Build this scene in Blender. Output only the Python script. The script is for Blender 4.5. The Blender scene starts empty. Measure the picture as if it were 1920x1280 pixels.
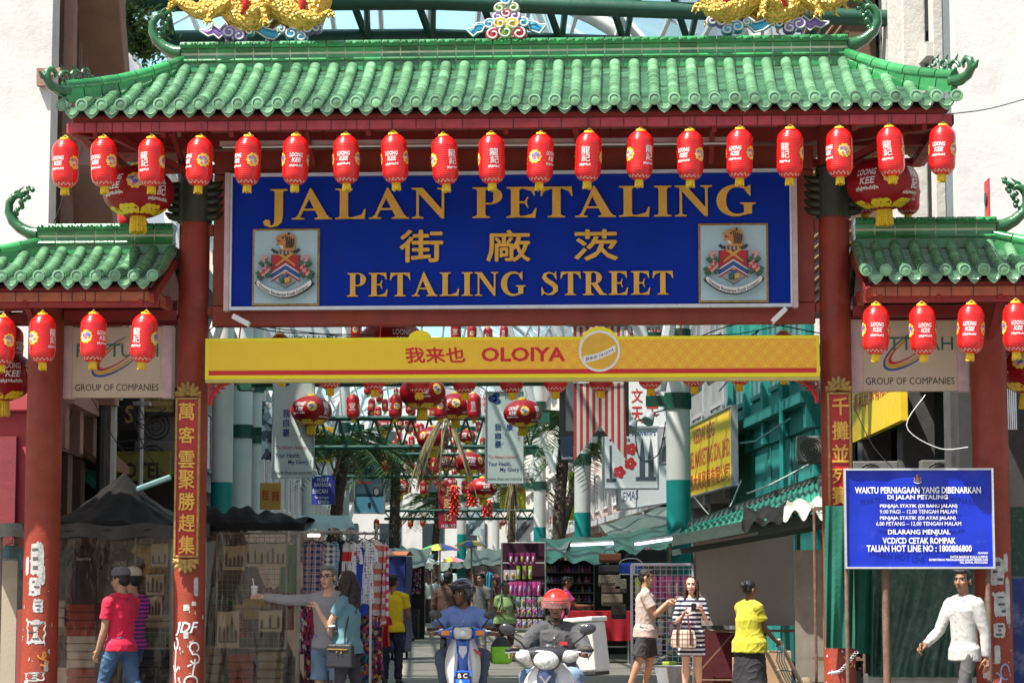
import bpy, math, random
from mathutils import Vector, Matrix
R=math.radians; PI=math.pi; V=Vector
random.seed(7)
sc=bpy.context.scene; COL=sc.collection
# ---------------- camera, sky, sun, exposure ----------------
FPX=4309.0; YAW=R(3); PIT=R(5.9); CAM=V((1.29,-24.6,1.58))
cd=bpy.data.cameras.new('camera'); cam=bpy.data.objects.new('camera',cd); COL.objects.link(cam)
cd.lens=FPX/1920*36; cd.sensor_width=36; cd.clip_end=3000
cam.location=CAM; cam.rotation_euler=(R(90)+PIT,0,YAW); sc.camera=cam
SUN=V((.42,.34,-1)).normalized()
w=bpy.data.worlds.new('World'); sc.world=w; w.use_nodes=True
nt=w.node_tree; bg=nt.nodes['Background']; sky=nt.nodes.new('ShaderNodeTexSky')
sky.sky_type='NISHITA'; sky.sun_disc=False; sky.sun_elevation=math.asin(-SUN.z); sky.sun_rotation=math.atan2(-SUN.x,-SUN.y)
sky.air_density=1.2; sky.dust_density=2.5
hs=nt.nodes.new('ShaderNodeHueSaturation'); hs.inputs['Saturation'].default_value=.6
nt.links.new(sky.outputs[0],hs.inputs['Color']); nt.links.new(hs.outputs[0],bg.inputs[0]); bg.inputs[1].default_value=.08
sl=bpy.data.lights.new('sun','SUN'); sl.energy=5.0; sl.angle=R(.5); sl.color=(1,.95,.86)
so=bpy.data.objects.new('sun',sl); COL.objects.link(so); so.rotation_euler=SUN.to_track_quat('-Z','Y').to_euler(); so.location=(-20,-20,40)
sc.view_settings.view_transform='Standard'; sc.view_settings.look='None'; sc.view_settings.exposure=1.02; sc.view_settings.gamma=1
sc.cycles.max_bounces=6; sc.cycles.diffuse_bounces=4; sc.cycles.glossy_bounces=3; sc.cycles.transparent_max_bounces=12
# ---------------- helpers ----------------
def P(px,py,Y):
    """point of the world on the plane y=Y that the photograph shows at pixel px,py"""
    u=(px-960)/FPX; v=(640-py)/FPX; cy,sy,cp,sp=math.cos(YAW),math.sin(YAW),math.cos(PIT),math.sin(PIT)
    d=V((-sy*cp,cy*cp,sp))+u*V((cy,sy,0))+v*V((sy*sp,-cy*sp,cp))
    return CAM+d*((Y-CAM.y)/d.y)
def tag(o,label=None,cat=None,group=None,kind=None):
    if label:o['label']=label
    if cat:o['category']=cat
    if group:o['group']=group
    if kind:o['kind']=kind
    return o
def empty(name,loc,label,cat,group=None,rz=0,kind=None):
    o=bpy.data.objects.new(name,None); COL.objects.link(o); o.location=loc; o.rotation_euler=(0,0,rz); o.empty_display_size=.2
    return tag(o,label,cat,group,kind)
KIDS={}
def par(c,p):
    if p is not None: c.parent=p; KIDS.setdefault(p.name,[]).append(c)
def copy_tree(o,parent=None,loc=None,rz=None,label=None,sub=None):
    c=o.copy(); COL.objects.link(c)
    if parent is not None: par(c,parent)
    if loc is not None:c.location=loc
    if rz is not None:c.rotation_euler.z=rz
    if label:c['label']=label
    for ch in KIDS.get(o.name,[]):
        if sub is None or sub(ch): copy_tree(ch,c)
    return c
def basis(d,up=V((0,0,1))):
    d=d.normalized(); s=d.cross(up)
    if s.length<1e-4: s=d.cross(V((0,1,0)))
    s.normalize(); return s,s.cross(d).normalized(),d
class MB:
    def __init__(s): s.v=[];s.f=[];s.m=[];s.M=None;s.k=0
    def add(s,vs,fs,k=None):
        n=len(s.v)
        if s.M is not None: vs=[s.M@V(p) for p in vs]
        s.v+=[tuple(p) for p in vs]; s.f+=[tuple(i+n for i in f) for f in fs]; s.m+=[s.k if k is None else k]*len(fs); return s
    def box(s,c,d,rz=0,k=None,rx=0,ry=0,tp=1.):
        a,b,h=d[0]/2,d[1]/2,d[2]/2
        vs=[V((x*a*(tp if z>0 else 1),y*b*(tp if z>0 else 1),z*h)) for z in(-1,1) for x,y in((-1,-1),(1,-1),(1,1),(-1,1))]
        if rz or rx or ry:
            m=Matrix.Rotation(rz,3,'Z')@Matrix.Rotation(ry,3,'Y')@Matrix.Rotation(rx,3,'X'); vs=[m@p for p in vs]
        c=V(c); return s.add([p+c for p in vs],[(3,2,1,0),(4,5,6,7),(0,1,5,4),(1,2,6,5),(2,3,7,6),(3,0,4,7)],k)
    def span(s,lo,hi,k=None): return s.box([(a+b)/2 for a,b in zip(lo,hi)],[abs(b-a) for a,b in zip(lo,hi)],k=k)
    def bar(s,p,q,wd,h=None,k=None,up=V((0,0,1))):
        p,q=V(p),V(q);h=h or wd;a,b,d=basis(q-p,up)
        vs=[o+a*x*wd/2+b*y*h/2 for o in(p,q) for x,y in((-1,-1),(1,-1),(1,1),(-1,1))]
        return s.add(vs,[(3,2,1,0),(4,5,6,7),(0,1,5,4),(1,2,6,5),(2,3,7,6),(3,0,4,7)],k)
    def rings(s,rs,cap=True,k=None,close=True):
        n=len(rs[0]);vs=[p for r in rs for p in r];fs=[]
        for i in range(len(rs)-1):
            for j in range(n if close else n-1):
                a=i*n+j;b=i*n+(j+1)%n; fs.append((a,b,b+n,a+n))
        if cap: fs+= [tuple(range(n-1,-1,-1)),tuple((len(rs)-1)*n+j for j in range(n))]
        return s.add(vs,fs,k)
    def tube(s,pts,r,n=8,cap=True,k=None,flat=1.,up=V((0,0,1)),round_=False):
        pts=[V(p) for p in pts];L=len(pts);rr=list(r) if hasattr(r,'__len__') else [r]*L
        if round_:
            d0=(pts[0]-pts[1]).normalized();d1=(pts[-1]-pts[-2]).normalized();a,b=rr[0],rr[-1]
            pts=[pts[0]+d0*a*.96,pts[0]+d0*a*.7]+pts+[pts[-1]+d1*b*.7,pts[-1]+d1*b*.96];rr=[a*.25,a*.72]+rr+[b*.72,b*.25];L+=4
        prev=None;rs=[]
        for i in range(L):
            d=(pts[min(i+1,L-1)]-pts[max(i-1,0)])
            if d.length<1e-7:d=V((0,0,1))
            d.normalize()
            if prev is None: a,b,_=basis(d,up)
            else:
                a=prev-d*prev.dot(d)
                if a.length<1e-6:a=basis(d,up)[0]
                a.normalize();b=a.cross(d)
            prev=a
            rs.append([pts[i]+(a*math.cos(2*PI*j/n)+b*math.sin(2*PI*j/n)*flat)*rr[i] for j in range(n)])
        return s.rings(rs,cap,k)
    def lathe(s,prof,n=16,c=(0,0,0),k=None,cap=True,axis=None,sx=1,sy=1):
        c=V(c)
        if axis is None:a,b,d=V((1,0,0)),V((0,1,0)),V((0,0,1))
        else:
            a,b,d=basis(V(axis)); b=-b
            a,b=b,a
        return s.rings([[c+(a*math.cos(2*PI*j/n)*sx+b*math.sin(2*PI*j/n)*sy)*r+d*z for j in range(n)] for r,z in prof],cap,k)
    def ball(s,c,r,n=10,m=7,k=None,rot=None):
        c=V(c);r=V(r) if hasattr(r,'__len__') else V((r,r,r));rs=[]
        for i in range(m):
            t=-PI/2+PI*(i+.12)/(m-1+.24)
            ring=[]
            for j in range(n):
                p=V((math.cos(2*PI*j/n)*math.cos(t)*r.x,math.sin(2*PI*j/n)*math.cos(t)*r.y,math.sin(t)*r.z))
                ring.append(c+(rot@p if rot else p))
            rs.append(ring)
        return s.rings(rs,True,k)
    def grid(s,fn,nu,nv,k=None,thick=0):
        vs=[V(fn(i/nu,j/nv)) for j in range(nv+1) for i in range(nu+1)]
        fs=[(j*(nu+1)+i,j*(nu+1)+i+1,(j+1)*(nu+1)+i+1,(j+1)*(nu+1)+i) for j in range(nv) for i in range(nu)]
        return s.add(vs,fs,k)
    def prism(s,poly,y0,y1,k=None,f=None):
        """polygon in x,z pushed from y0 (front) to y1; f maps (x,y,z)"""
        n=len(poly);vs=[(x,y0,z) for x,z in poly]+[(x,y1,z) for x,z in poly]
        if f:vs=[f(*p) for p in vs]
        return s.add(vs,[tuple(range(n)),tuple(range(2*n-1,n-1,-1))]+[(i+n,(i+1)%n+n,(i+1)%n,i) for i in range(n)],k)
    def mesh(s,name,mats,smooth=0):
        me=bpy.data.meshes.new(name);me.from_pydata(s.v,[],s.f)
        for m in (mats if isinstance(mats,(list,tuple)) else [mats]): me.materials.append(m)
        if any(s.m): me.polygons.foreach_set('material_index',s.m)
        me.update()
        if smooth:
            me.shade_smooth()
            if smooth<180: me.set_sharp_from_angle(angle=R(smooth))
        return me
    def build(s,name,mats,parent=None,smooth=0,bevel=0,loc=None,**t):
        o=bpy.data.objects.new(name,s.mesh(name,mats,smooth)); COL.objects.link(o); par(o,parent)
        if loc is not None:o.location=loc
        if bevel:
            b=o.modifiers.new('bevel','BEVEL');b.width=bevel;b.segments=2;b.limit_method='ANGLE';b.angle_limit=R(40)
        return tag(o,**t) if t else o
# ---------------- materials ----------------
MATS={}
def N(nt,t,**kw):
    n=nt.nodes.new(t)
    for k,v in kw.items():
        if k[0]=='_': setattr(n,k[1:],v)
        else: n.inputs[int(k[1:]) if k[0]=='i' and k[1:].isdigit() else k].default_value=v
    return n
def lk(nt,a,b): nt.links.new(a,b)
def rgba(c): return (c[0],c[1],c[2],1)
def mix(nt,fac,a,b,mode='MIX'):
    m=N(nt,'ShaderNodeMix',_data_type='RGBA',_blend_type=mode)
    for s,i in((fac,0),(a,6),(b,7)):
        if hasattr(s,'links'): lk(nt,s,m.inputs[i])
        else: m.inputs[i].default_value=s if i==0 else (rgba(s) if len(s)==3 else s)
    return m.outputs[2]
def ramp(nt,fac,*st,const=False):
    r=nt.nodes.new('ShaderNodeValToRGB');e=r.color_ramp.elements
    if const:r.color_ramp.interpolation='CONSTANT'
    while len(e)<len(st):e.new(.5)
    for q,(p,c) in zip(e,st): q.position=p;q.color=rgba(c) if hasattr(c,'__len__') else (c,c,c,1)
    lk(nt,fac,r.inputs[0]);return r.outputs[0]
def mth(nt,op,a,b=0):
    m=N(nt,'ShaderNodeMath',_operation=op)
    for s,i in((a,0),(b,1)):
        if hasattr(s,'links'): lk(nt,s,m.inputs[i])
        else: m.inputs[i].default_value=s
    return m.outputs[0]
def sep(nt,co):
    x=nt.nodes.new('ShaderNodeSeparateXYZ');lk(nt,co,x.inputs[0]);return x.outputs
def noi(nt,co,scale,detail=3,rough=.6):
    n=N(nt,'ShaderNodeTexNoise',Scale=scale,Detail=detail,Roughness=rough);lk(nt,co,n.inputs['Vector']);return n.outputs[0]
def mat(name,col=(.5,.5,.5),rough=.6,metal=0.,var=.14,scale=5.,bump=.15,bscale=25.,isl=0.,coat=0.,emit=0.,alpha=None,trans=0.,dirt=None,pat=None,spec=.5,sheen=0.,objr=0.):
    if name in MATS:return MATS[name]
    m=bpy.data.materials.new(name);m.use_nodes=True;nt=m.node_tree;b=nt.nodes['Principled BSDF'];MATS[name]=m
    co=nt.nodes.new('ShaderNodeTexCoord').outputs['Object']
    c=pat(nt,co) if pat else None
    if c is None:
        r=nt.nodes.new('ShaderNodeRGB');r.outputs[0].default_value=rgba(col);c=r.outputs[0]
    if var:
        n=noi(nt,co,scale,4)
        c=mix(nt,1.,c,ramp(nt,n,(.25,1-var),(.75,1+var)),'MULTIPLY')
    if isl:
        g=nt.nodes.new('ShaderNodeNewGeometry').outputs['Random Per Island']
        c=mix(nt,1.,c,ramp(nt,g,(0,1-isl),(1,1+isl)),'MULTIPLY')
    if objr:
        g=nt.nodes.new('ShaderNodeObjectInfo').outputs['Random'];c=mix(nt,1.,c,ramp(nt,g,(0,1-objr),(1,1+objr*.6)),'MULTIPLY')
    if dirt:
        dc,amt,ds=dirt; n=noi(nt,co,ds,6,.7); c=mix(nt,ramp(nt,n,(.62-amt*.4,0.),(.72,min(1.,amt*1.4))),c,dc)
    lk(nt,c,b.inputs['Base Color'])
    b.inputs['Metallic'].default_value=metal;b.inputs['Specular IOR Level'].default_value=spec
    rn=noi(nt,co,scale*2.3,2); lk(nt,ramp(nt,rn,(.3,max(0,rough-.08)),(.7,min(1,rough+.08))),b.inputs['Roughness'])
    if coat:b.inputs['Coat Weight'].default_value=coat;b.inputs['Coat Roughness'].default_value=.08
    if sheen:b.inputs['Sheen Weight'].default_value=sheen
    if emit:lk(nt,c,b.inputs['Emission Color']);b.inputs['Emission Strength'].default_value=emit
    if trans:b.inputs['Transmission Weight'].default_value=trans
    if alpha is not None:b.inputs['Alpha'].default_value=alpha
    if bump:
        bn=noi(nt,co,bscale,3);bp=N(nt,'ShaderNodeBump',Strength=bump,Distance=.02);lk(nt,bn,bp.inputs['Height']);lk(nt,bp.outputs[0],b.inputs['Normal'])
    return m
def bright(nt,co,ax,period,duty,c1,c2,off=0.):
    s=sep(nt,co)[ax];f=mth(nt,'FRACT',mth(nt,'ADD',mth(nt,'DIVIDE',s,period),off+100));return mix(nt,mth(nt,'LESS_THAN',f,duty),c2,c1)
def stripes(ax,period,duty,c1,c2): return lambda nt,co:bright(nt,co,ax,period,duty,c1,c2)
def plaid(c0,c1,c2,p=.06):
    def f(nt,co):
        a=bright(nt,co,0,p,.45,c1,c0);b=bright(nt,co,2,p,.45,c1,c0);c=mix(nt,.5,a,b)
        x=bright(nt,co,0,p,.1,(1,1,1),(0,0,0),.3);z=bright(nt,co,2,p,.1,(1,1,1),(0,0,0),.3)
        return mix(nt,mth(nt,'MAXIMUM',x,z),c,c2)
    return f
def dots(c1,c2,sc_=18):
    def f(nt,co):
        v=N(nt,'ShaderNodeTexVoronoi',Scale=sc_,Randomness=.35);lk(nt,co,v.inputs['Vector'])
        return mix(nt,mth(nt,'LESS_THAN',v.outputs['Distance'],.33),c2,c1)
    return f
def blot(cols,scale=9,detail=1):
    def f(nt,co):
        v=N(nt,'ShaderNodeTexVoronoi',Scale=scale);lk(nt,co,v.inputs['Vector']);n=len(cols)
        return ramp(nt,sep(nt,v.outputs['Color'])[0],*[(i/n,c) for i,c in enumerate(cols)],const=True)
    return f
def col(name,c,**k): return mat(name,c,**k)
# ---------------- lettering ----------------
TXT={}
TS=bpy.data.scenes.new('workbench')     # a bench scene where modifiers and lettering are turned into meshes; removed at the end
def bake(o):
    TS.collection.objects.link(o);vl=TS.view_layers[0];vl.update()
    return bpy.data.meshes.new_from_object(o.evaluated_get(vl.depsgraph))
def tmesh(s,bold=0.,depth=0.,res=2,shear=0.):
    key=(s,bold,depth,res,shear)
    if key in TXT:return TXT[key]
    c=bpy.data.curves.new('lettering','FONT');c.body=s;c.resolution_u=res;c.offset=bold;c.extrude=depth;c.shear=shear
    o=bpy.data.objects.new('lettering',c);me=bake(o)
    vs=[v.co.copy() for v in me.vertices];fs=[tuple(p.vertices) for p in me.polygons]
    bpy.data.objects.remove(o);bpy.data.curves.remove(c);bpy.data.meshes.remove(me)
    x0=min(v.x for v in vs);x1=max(v.x for v in vs);y0=min(v.y for v in vs);y1=max(v.y for v in vs)
    TXT[key]=(vs,fs,x0,x1,y0,y1);return TXT[key]
def putt(mb,s,box,bold=0.,k=None,y=0.,fit=True,depth=0.,align=0,f=None,shear=0.,res=2):
    """write s into the x,z box on the plane y of a mesh builder, facing -y"""
    if bold and any(ord(q)>255 for q in s):     # heavy strokes: four close copies, each a hair in front of the last
        b=bold*(box[3]-box[1])*.9
        for i,(dx,dz) in enumerate(((-1,0),(1,0),(0,-1),(0,1))): putt(mb,s,(box[0]+dx*b,box[1]+dz*b,box[2]+dx*b,box[3]+dz*b),0,k,y-i*.0008,fit,depth,align,f,shear,res)
        return mb
    vs,fs,x0,x1,y0,y1=tmesh(s,bold,.5 if depth else 0.,res,shear);bx0,bz0,bx1,bz1=box
    sy=(bz1-bz0)/(y1-y0);sx=(bx1-bx0)/(x1-x0)
    if not fit:sx=min(sx,sy);sy=sx
    ox=bx0 if align<0 else (bx0+bx1-(x1-x0)*sx)/2;oz=(bz0+bz1-(y1-y0)*sy)/2
    out=[(ox+(v.x-x0)*sx,y-(v.z+.5)*depth if depth else y,oz+(v.y-y0)*sy) for v in vs]
    if f:out=[f(*p) for p in out]
    return mb.add(out,fs,k)
# ---------------- ground ----------------
def paving(nt,co):
    b=N(nt,'ShaderNodeTexBrick',Scale=1.0,**{'Mortar Size':.008,'Brick Width':.6,'Row Height':.3});lk(nt,co,b.inputs['Vector'])
    b.inputs['Color1'].default_value=(.36,.25,.19,1);b.inputs['Color2'].default_value=(.29,.21,.165,1);b.inputs['Mortar'].default_value=(.12,.1,.09,1)
    return b.outputs[0]
asph=mat('asphalt',(.14,.135,.125),.85,var=.3,scale=1.2,bump=.5,bscale=60,dirt=((.07,.065,.06),.35,1.2))
pave=mat('paving',pat=paving,rough=.8,var=.25,scale=2,bump=.3,bscale=40)
MB().span((-220,-60,-.3),(220,420,0)).build('ground',mat('soil',(.2,.18,.16),.9),kind='structure')
MB().span((-14,-24,.002),(14,1.5,.006)).build('road',asph,kind='structure')
SD=V((-math.sin(R(5.39)),math.cos(R(5.39)),0)); SN=V((SD.y,-SD.x,0))      # street direction and its right hand side
def S(a,d,z=0): return SN*a+SD*d+V((0,0,z))     # street frame: a metres to the right of its axis, d metres in
g=MB(); g.M=Matrix((( SN.x,SD.x,0,0),(SN.y,SD.y,0,0),(0,0,1,0),(0,0,0,1)))
g.span((-4.6,4,.004),(4.6,9.5,.012)); g.build('pavement',pave,kind='structure')
g=MB(); g.M=Matrix((( SN.x,SD.x,0,0),(SN.y,SD.y,0,0),(0,0,1,0),(0,0,0,1)))
g.span((-6,9.5,.004),(6,170,.010)); g.build('street',mat('street_asphalt',(.22,.195,.165),.85,var=.25,scale=.8,bump=.4,bscale=50),kind='structure')
# ---------------- gate ----------------
red=mat('red_paint',(.27,.034,.012),.5,var=.22,scale=2.5,bump=.12,bscale=14,dirt=((.10,.018,.012),.28,3.5))
redw=mat('worn_red_paint',(.26,.033,.013),.55,var=.25,scale=3,bump=.3,bscale=18,dirt=((.34,.13,.10),.2,5.5))
redd=mat('dark_red_paint',(.24,.02,.018),.6,var=.25,scale=3,bump=.1)
redp=mat('pink_red_fascia',(.42,.055,.075),.55,var=.3,scale=6,bump=.15,dirt=((.2,.03,.03),.3,5))
orgw=mat('bare_orange_fascia',(.40,.115,.05),.6,var=.3,scale=7,bump=.15,isl=.2)
soff=mat('soffit',(.34,.17,.14),.7,var=.2)
grn=mat('green_glaze',(.03,.22,.07),.22,var=.4,scale=2.2,bump=.12,bscale=30,isl=.36,coat=.35,dirt=((.17,.36,.2),.2,7))
grn2=mat('pale_green_glaze',(.15,.315,.175),.17,var=.42,scale=2.5,bump=.08,bscale=20,isl=.38,coat=.6,dirt=((.03,.075,.05),.24,3.4))
grnl=mat('pale_joint_glaze',(.14,.33,.17),.3,var=.2,isl=.0,coat=.3)
grnp=mat('pan_shade_glaze',(.085,.22,.12),.2,var=.42,scale=3,bump=.1,bscale=20,isl=.4,coat=.5,dirt=((.02,.045,.035),.3,3))  # roll glaze darkened for the pans, groove shade put into its colour
grnd=mat('deep_green_glaze',(.02,.12,.045),.22,var=.35,scale=9,bump=.3,bscale=40,isl=.3,coat=.5)
grout=mat('grout',(.55,.55,.40),.8,var=.3)
colg=mat('collar_green',(.035,.045,.024),.5,var=.3,bump=.3)
black=mat('black',(.015,.015,.016),.5,var=.1,bump=0)
gold=mat('gold_paint',(.62,.33,.06),.38,metal=.25,var=.2,scale=8,bump=.15,bscale=40)
brass=mat('old_brass',(.36,.22,.06),.45,metal=.35,var=.4,scale=20,bump=.4,bscale=60)
white=mat('white_paint',(.8,.8,.78),.5,var=.08)
steel=mat('grey_steel',(.42,.44,.47),.4,metal=.6,var=.15)
gate=empty('archway_gate',(0,0,0),'tall red archway gate with green tiled roofs spanning the street','archway')
OC=[-5.08,5.08];IC=[-3.465,3.465]
def wrapf(r): return lambda x,y,z:(math.sin(x/r)*(r+y),-math.cos(x/r)*(r+y),z)
paper=mat('torn_paper',(.52,.51,.49),.8,var=.3,scale=12,bump=.3,dirt=((.12,.11,.11),.3,16))
def blob(cx,cz,wd,h,n=34,jag=.13):
    out=[]
    for i in range(n):
        t=2*PI*i/n;c,s_=math.cos(t),math.sin(t);q=max(abs(c),abs(s_))**.85
        out.append((cx+wd/2*c/q*(1+random.uniform(-jag,jag*.4)),cz+h/2*s_/q*(1+random.uniform(-jag,jag*.4))))
    return out
for cx,r,zt in ((OC[0],.192,4.5),(OC[1],.192,4.5),(IC[0],.166,6.5),(IC[1],.166,6.5)):
    m=MB();m.lathe([(r*1.06,0),(r*1.06,.12),(r,.16),(r,zt*.5),(r,zt)],36)
    for q in(0.35,.68): m.lathe([(r+.0012,zt*q),(r+.0012,zt*q+.012)],36,cap=False)
    c=m.build('column',redw,gate,smooth=50,loc=(cx,0,0))
    if zt>6:
        k=MB();k.lathe([(r+.02,5.44),(r+.022,5.47),(r+.02,5.93),(r+.03,5.97),(r+.012,6.0)],32)
        for j in range(5):
            for sx in(-1,1):
                z=5.5+j*.085
                k.tube([(sx*(r-.06),-.05,z+.0),(sx*(r+.04),-.06,z+.0),(sx*(r+.1),-.05,z+.012),(sx*(r+.15),-.04,z+.05)],[.05,.048,.036,.012],8,flat=1.2,up=V((0,1,0)))
        k.build('collar',colg,c,smooth=40)
    f=wrapf(r);a=MB();g_=MB()
    ps={OC[0]:[(.0,1.80,.15,.36),(-.02,1.50,.14,.2),(.02,1.30,.11,.15),(0,1.02,.22,.26),(.05,1.62,.08,.2),(-.12,1.72,.05,.2),(.0,.55,.22,.10),(-.1,.42,.06,.2),(.12,.66,.05,.12)],
        OC[1]:[(.02,1.66,.15,.3),(.05,1.32,.15,.27),(.03,1.05,.13,.16),(.12,1.75,.06,.2),(-.1,1.3,.05,.2),(.0,.8,.06,.2),(.14,1.35,.07,.5),(-.12,.6,.08,.1)],
        IC[0]:[(.1,1.5,.05,.2),(.0,1.28,.07,.07),(.08,1.32,.05,.05),(-.08,1.1,.03,.05),(.0,.99,.055,.08)],IC[1]:[(-.12,1.4,.04,.5)]}[cx]
    for x,z,wd,h in ps:
        pol=blob(x,z,wd,h); a.add([f(px_,.003,pz) for px_,pz in pol]+[f(x,.0045,z)],[(i,(i+1)%len(pol),len(pol)) for i in range(len(pol))])
    for i in range(26):
        x,z=random.uniform(-.2,.2),abs(random.gauss(0,.7))+.3
        if z<2: pol=blob(x,z,random.uniform(.008,.03),random.uniform(.008,.05),7); a.add([f(p_,.0035,q_) for p_,q_ in pol],[tuple(range(7))])
    a.build('torn_poster',paper,c)
    if cx in OC:
        a=MB()
        for x,z,wd,h in ps:
            if wd<.1: continue
            for q in range(3):
                u,v,ww,hh=x+random.uniform(-.2,.2)*wd,z+(q-1)*h*.27,wd*random.uniform(.2,.5),h*random.uniform(.05,.16);n_=5
                a.add([f(u+ww*(i/n_-.5),.0052,v+e*hh/2) for e in(-1,1) for i in range(n_+1)],[(i,i+1,i+n_+2,i+n_+1) for i in range(n_)])
        a.build('faded_print',mat('faded_ink',(.10,.10,.10),.8,var=.5,scale=30),c)
    def stroke(pts,wd=.009):
        pts=[V((x,0,z)) for x,z in pts];L=[];
        for i,p in enumerate(pts):
            d=(pts[min(i+1,len(pts)-1)]-pts[max(i-1,0)]).normalized();n_=V((-d.z,0,d.x))*wd;L+=[p+n_,p-n_]
        g_.add([f(p.x,.006,p.z) for p in L],[(2*i,2*i+1,2*i+3,2*i+2) for i in range(len(pts)-1)])
    def arc(cx_,cz_,rx_,rz_,a0,a1,n=14): return [(cx_+rx_*math.cos(R(a0+(a1-a0)*i/n)),cz_+rz_*math.sin(R(a0+(a1-a0)*i/n))) for i in range(n+1)]
    if cx==IC[0]:
        putt(g_,'JDF',(-.13,.98,.13,1.13),bold=.02,f=lambda x,y,z:f(x,.006,z),shear=.3)
        stroke(arc(-.12,.9,.03,.06,90,-200));stroke([(-.12,.84),(-.13,.6),(-.08,.66),(-.13,.58),(-.11,.42)]);
        stroke(arc(.09,.86,.05,.05,-60,220)+arc(.1,.74,.05,.05,120,-160));stroke([(.02,.66),(.11,.7),(.07,.55),(.1,.74)]);stroke(arc(.06,.5,.07,.06,0,360)+[(.1,.42),(.06,.36),(.06,.22)])
        putt(g_,'STAY',(-.03,.99,.03,1.01),f=lambda x,y,z:f(x,.0065,z))
        gm=white
    elif cx==OC[1]:
        stroke(arc(.08,.62,.05,.08,0,300));stroke(arc(-.02,.55,.05,.06,90,-150)+[(.0,.4)]);stroke(arc(-.1,1.0,.03,.04,0,330));gm=mat('paint_pen',(.25,.3,.5),.5)
    else:
        stroke(arc(.07,.78,.04,.04,180,420)+arc(.08,.7,.05,.03,100,-120));gm=mat('orange_pen',(.6,.25,.03),.5)
    if g_.v:g_.build('graffiti',gm,c)
m=MB()
m.span((-3.25,-.07,4.30),(3.25,.09,4.52)); m.span((-3.25,-.06,5.97),(3.25,.1,6.22))
for s_ in(-1,1):
    m.span((s_*3.07,-.05,4.525),(s_*3.25,.085,5.965)); m.span((s_*3.253,-.04,4.42),(s_*3.36,.05,4.52)); m.span((s_*3.253,-.04,5.3),(s_*3.36,.05,5.42))
m.build('sign_frame',red,gate,bevel=.008)
m=MB()
for y in(-1.15,-.62): m.span((-4.5,y-.04,6.24 if y<-1 else 6.36),(4.5,y+.04,6.34 if y<-1 else 6.47))
for s_ in(-1,1):
    m.bar((s_*3.465,0,6.3),(s_*4.5,-1.2,6.24),.09,.12);m.bar((s_*3.465,.1,6.3),(s_*4.55,.1,6.3),.09,.12);m.bar((s_*3.465,-.15,5.95),(s_*4.2,-.9,6.25),.07,.07);m.bar((s_*4.5,-1.2,6.26),(s_*4.5,1.2,6.26),.09,.09)
m.span((-3.5,-.09,6.27),(3.5,.1,6.42))
for i in range(13):
    x=-4.3+i*8.6/12; m.bar((x,-1.2,6.2),(x*.97,-.15,6.62),.05,.09); m.bar((x,-.1,6.05),(x,-.75,6.35),.05,.07) if i%2 else 0
m.build('roof_bracket',redd,gate)
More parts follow.
